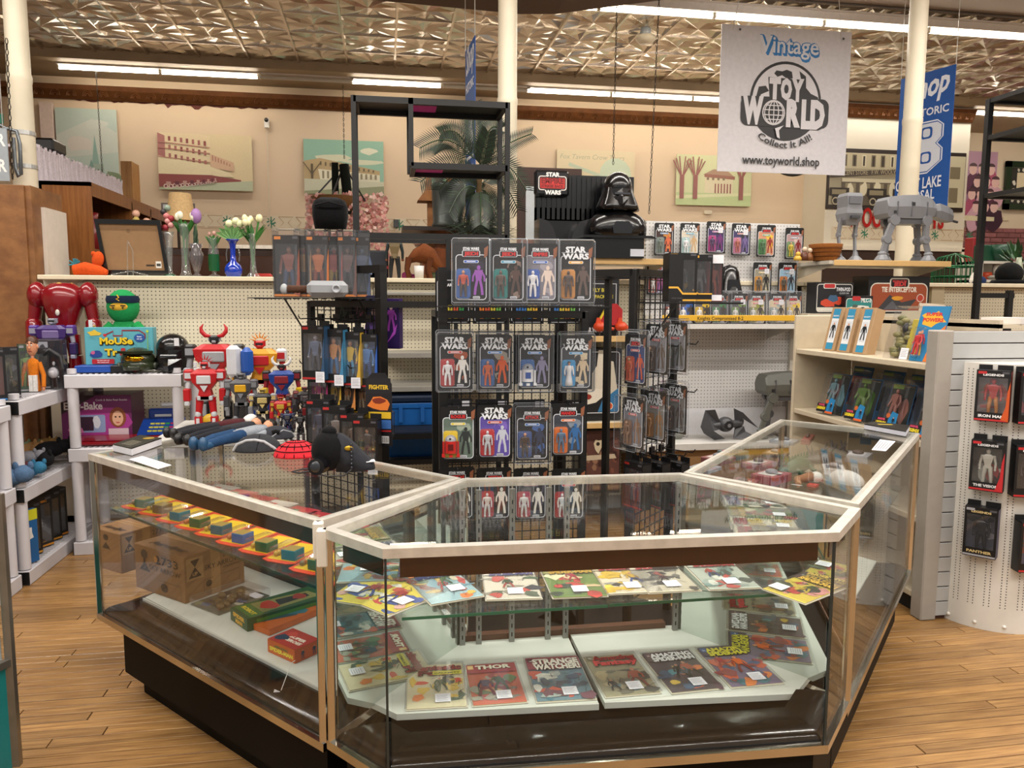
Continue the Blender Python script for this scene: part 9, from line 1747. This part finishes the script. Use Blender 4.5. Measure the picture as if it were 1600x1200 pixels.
for k,(px,py,w_,d_,c,c2,lb) in enumerate(((1100,735,.07,.12,'#8a8f96','#b9b4a8','grey picture pack nearest the back corner of the right case'),(1122,722,.07,.12,'#84504e','#c4bcb4','red and cream pack second along the back of the right case'),(1145,715,.06,.12,'#5a6a6a','#b54a4a','grey pack with red stripe in the right case'),(1212,712,.06,.12,'#4a3a34','#a89a8a','dark brown pack in the right case'),(1185,730,.08,.1,'#8f5a5e','#c9c6c2','pink and white packet in the middle of the right case'),(1205,752,.08,.12,'#8f3a40','#c9c5c0','red printed packet with white label in the right case'),(1160,760,.1,.1,'#7f4044','#b9b4ac','red and grey packet near the front edge of the right case'),(1302,738,.06,.1,'#b8b4b0','#5a5a60','pale packet under the note in the right case'),(1340,720,.07,.12,'#9a9ca2','#d8d8dc','silver grey packet near the far front of the right case'),(1225,692,.06,.14,'#77808a','#c9cdd2','grey card far in the right case'),(1262,690,.12,.05,'#8a4a44','#a8605a','long dusty red box at the back of the right case'))):
    q=on_case(px,py);t=thing('toy_packet',lb,'toy packet',q,math.radians(48)+rg.uniform(-.3,.3));M(c).box(-w_,w_,-d_/2,d_/2,0,.018+.01*(k % 3),ch=.002).build('packet',PLAS,t);hh=.018+.01*(k % 3)+.0005;M(c2).box(-w_*.7,w_*.5,-d_*.3,d_*.35,hh,hh+.001).build('label',INK,t)
    b=M();b.ell((0,0,hh+.008),(w_*.4,d_*.25,.012),10,5,'#7a7a80' if k % 2 else '#5a4a44');b.build('toy',PLAS,t)
for k,(px,py) in enumerate(((1335,690),(1352,700),(1368,694))):
    q=on_case(px,py-6);t=thing('blue_pack','tall blue and white card leaning at the far end of the right case, '+('left','middle','right')[k],'carded toy',(q.x,q.y,zg),math.radians(-40),rot=(math.radians(-20),0,math.radians(-40)));M('#2f6a94').box(-.03,.03,0,.01,0,.19,ch=.002).build('card',PLAS,t);A=M();A.lay=-.001;A.rect(-.02,.04,.02,.15,'#c9d2d8');A.man(0,.05,.08,'#2a2c34');A.build('print',INK,t)
for k,(px,py) in enumerate(((1183,722),(1245,758),(1300,706),(1215,740))):
    q=on_case(px,py,zg+.04);o=M('#dadade').box(-.025,.025,-.018,.018,0,.0015).build('price_tag_card',MATTE);o.location=(q.x,q.y,zg+.04);o.rotation_euler=(0,.2,.8);tag(o,'white price card in the right case, '+('by the red and cream pack','in front of the crocodile toy','beside the black spiky toy','between packet and crocodile toy')[k],'price tag')
# items on the deck of the right case: box seen through the side glass
t=thing('toy_box','brown boxed toy deep on the deck of the right case','toy box',(1.75,2.95,RD+.001),math.radians(48));M('#4a3a2a').box(-.15,.15,-.1,.1,0,.2,ch=.003).build('carton',PLAS,t);M('#a8602a').box(-.12,.12,-.101,-.1,.03,.17).build('print',INK,t)
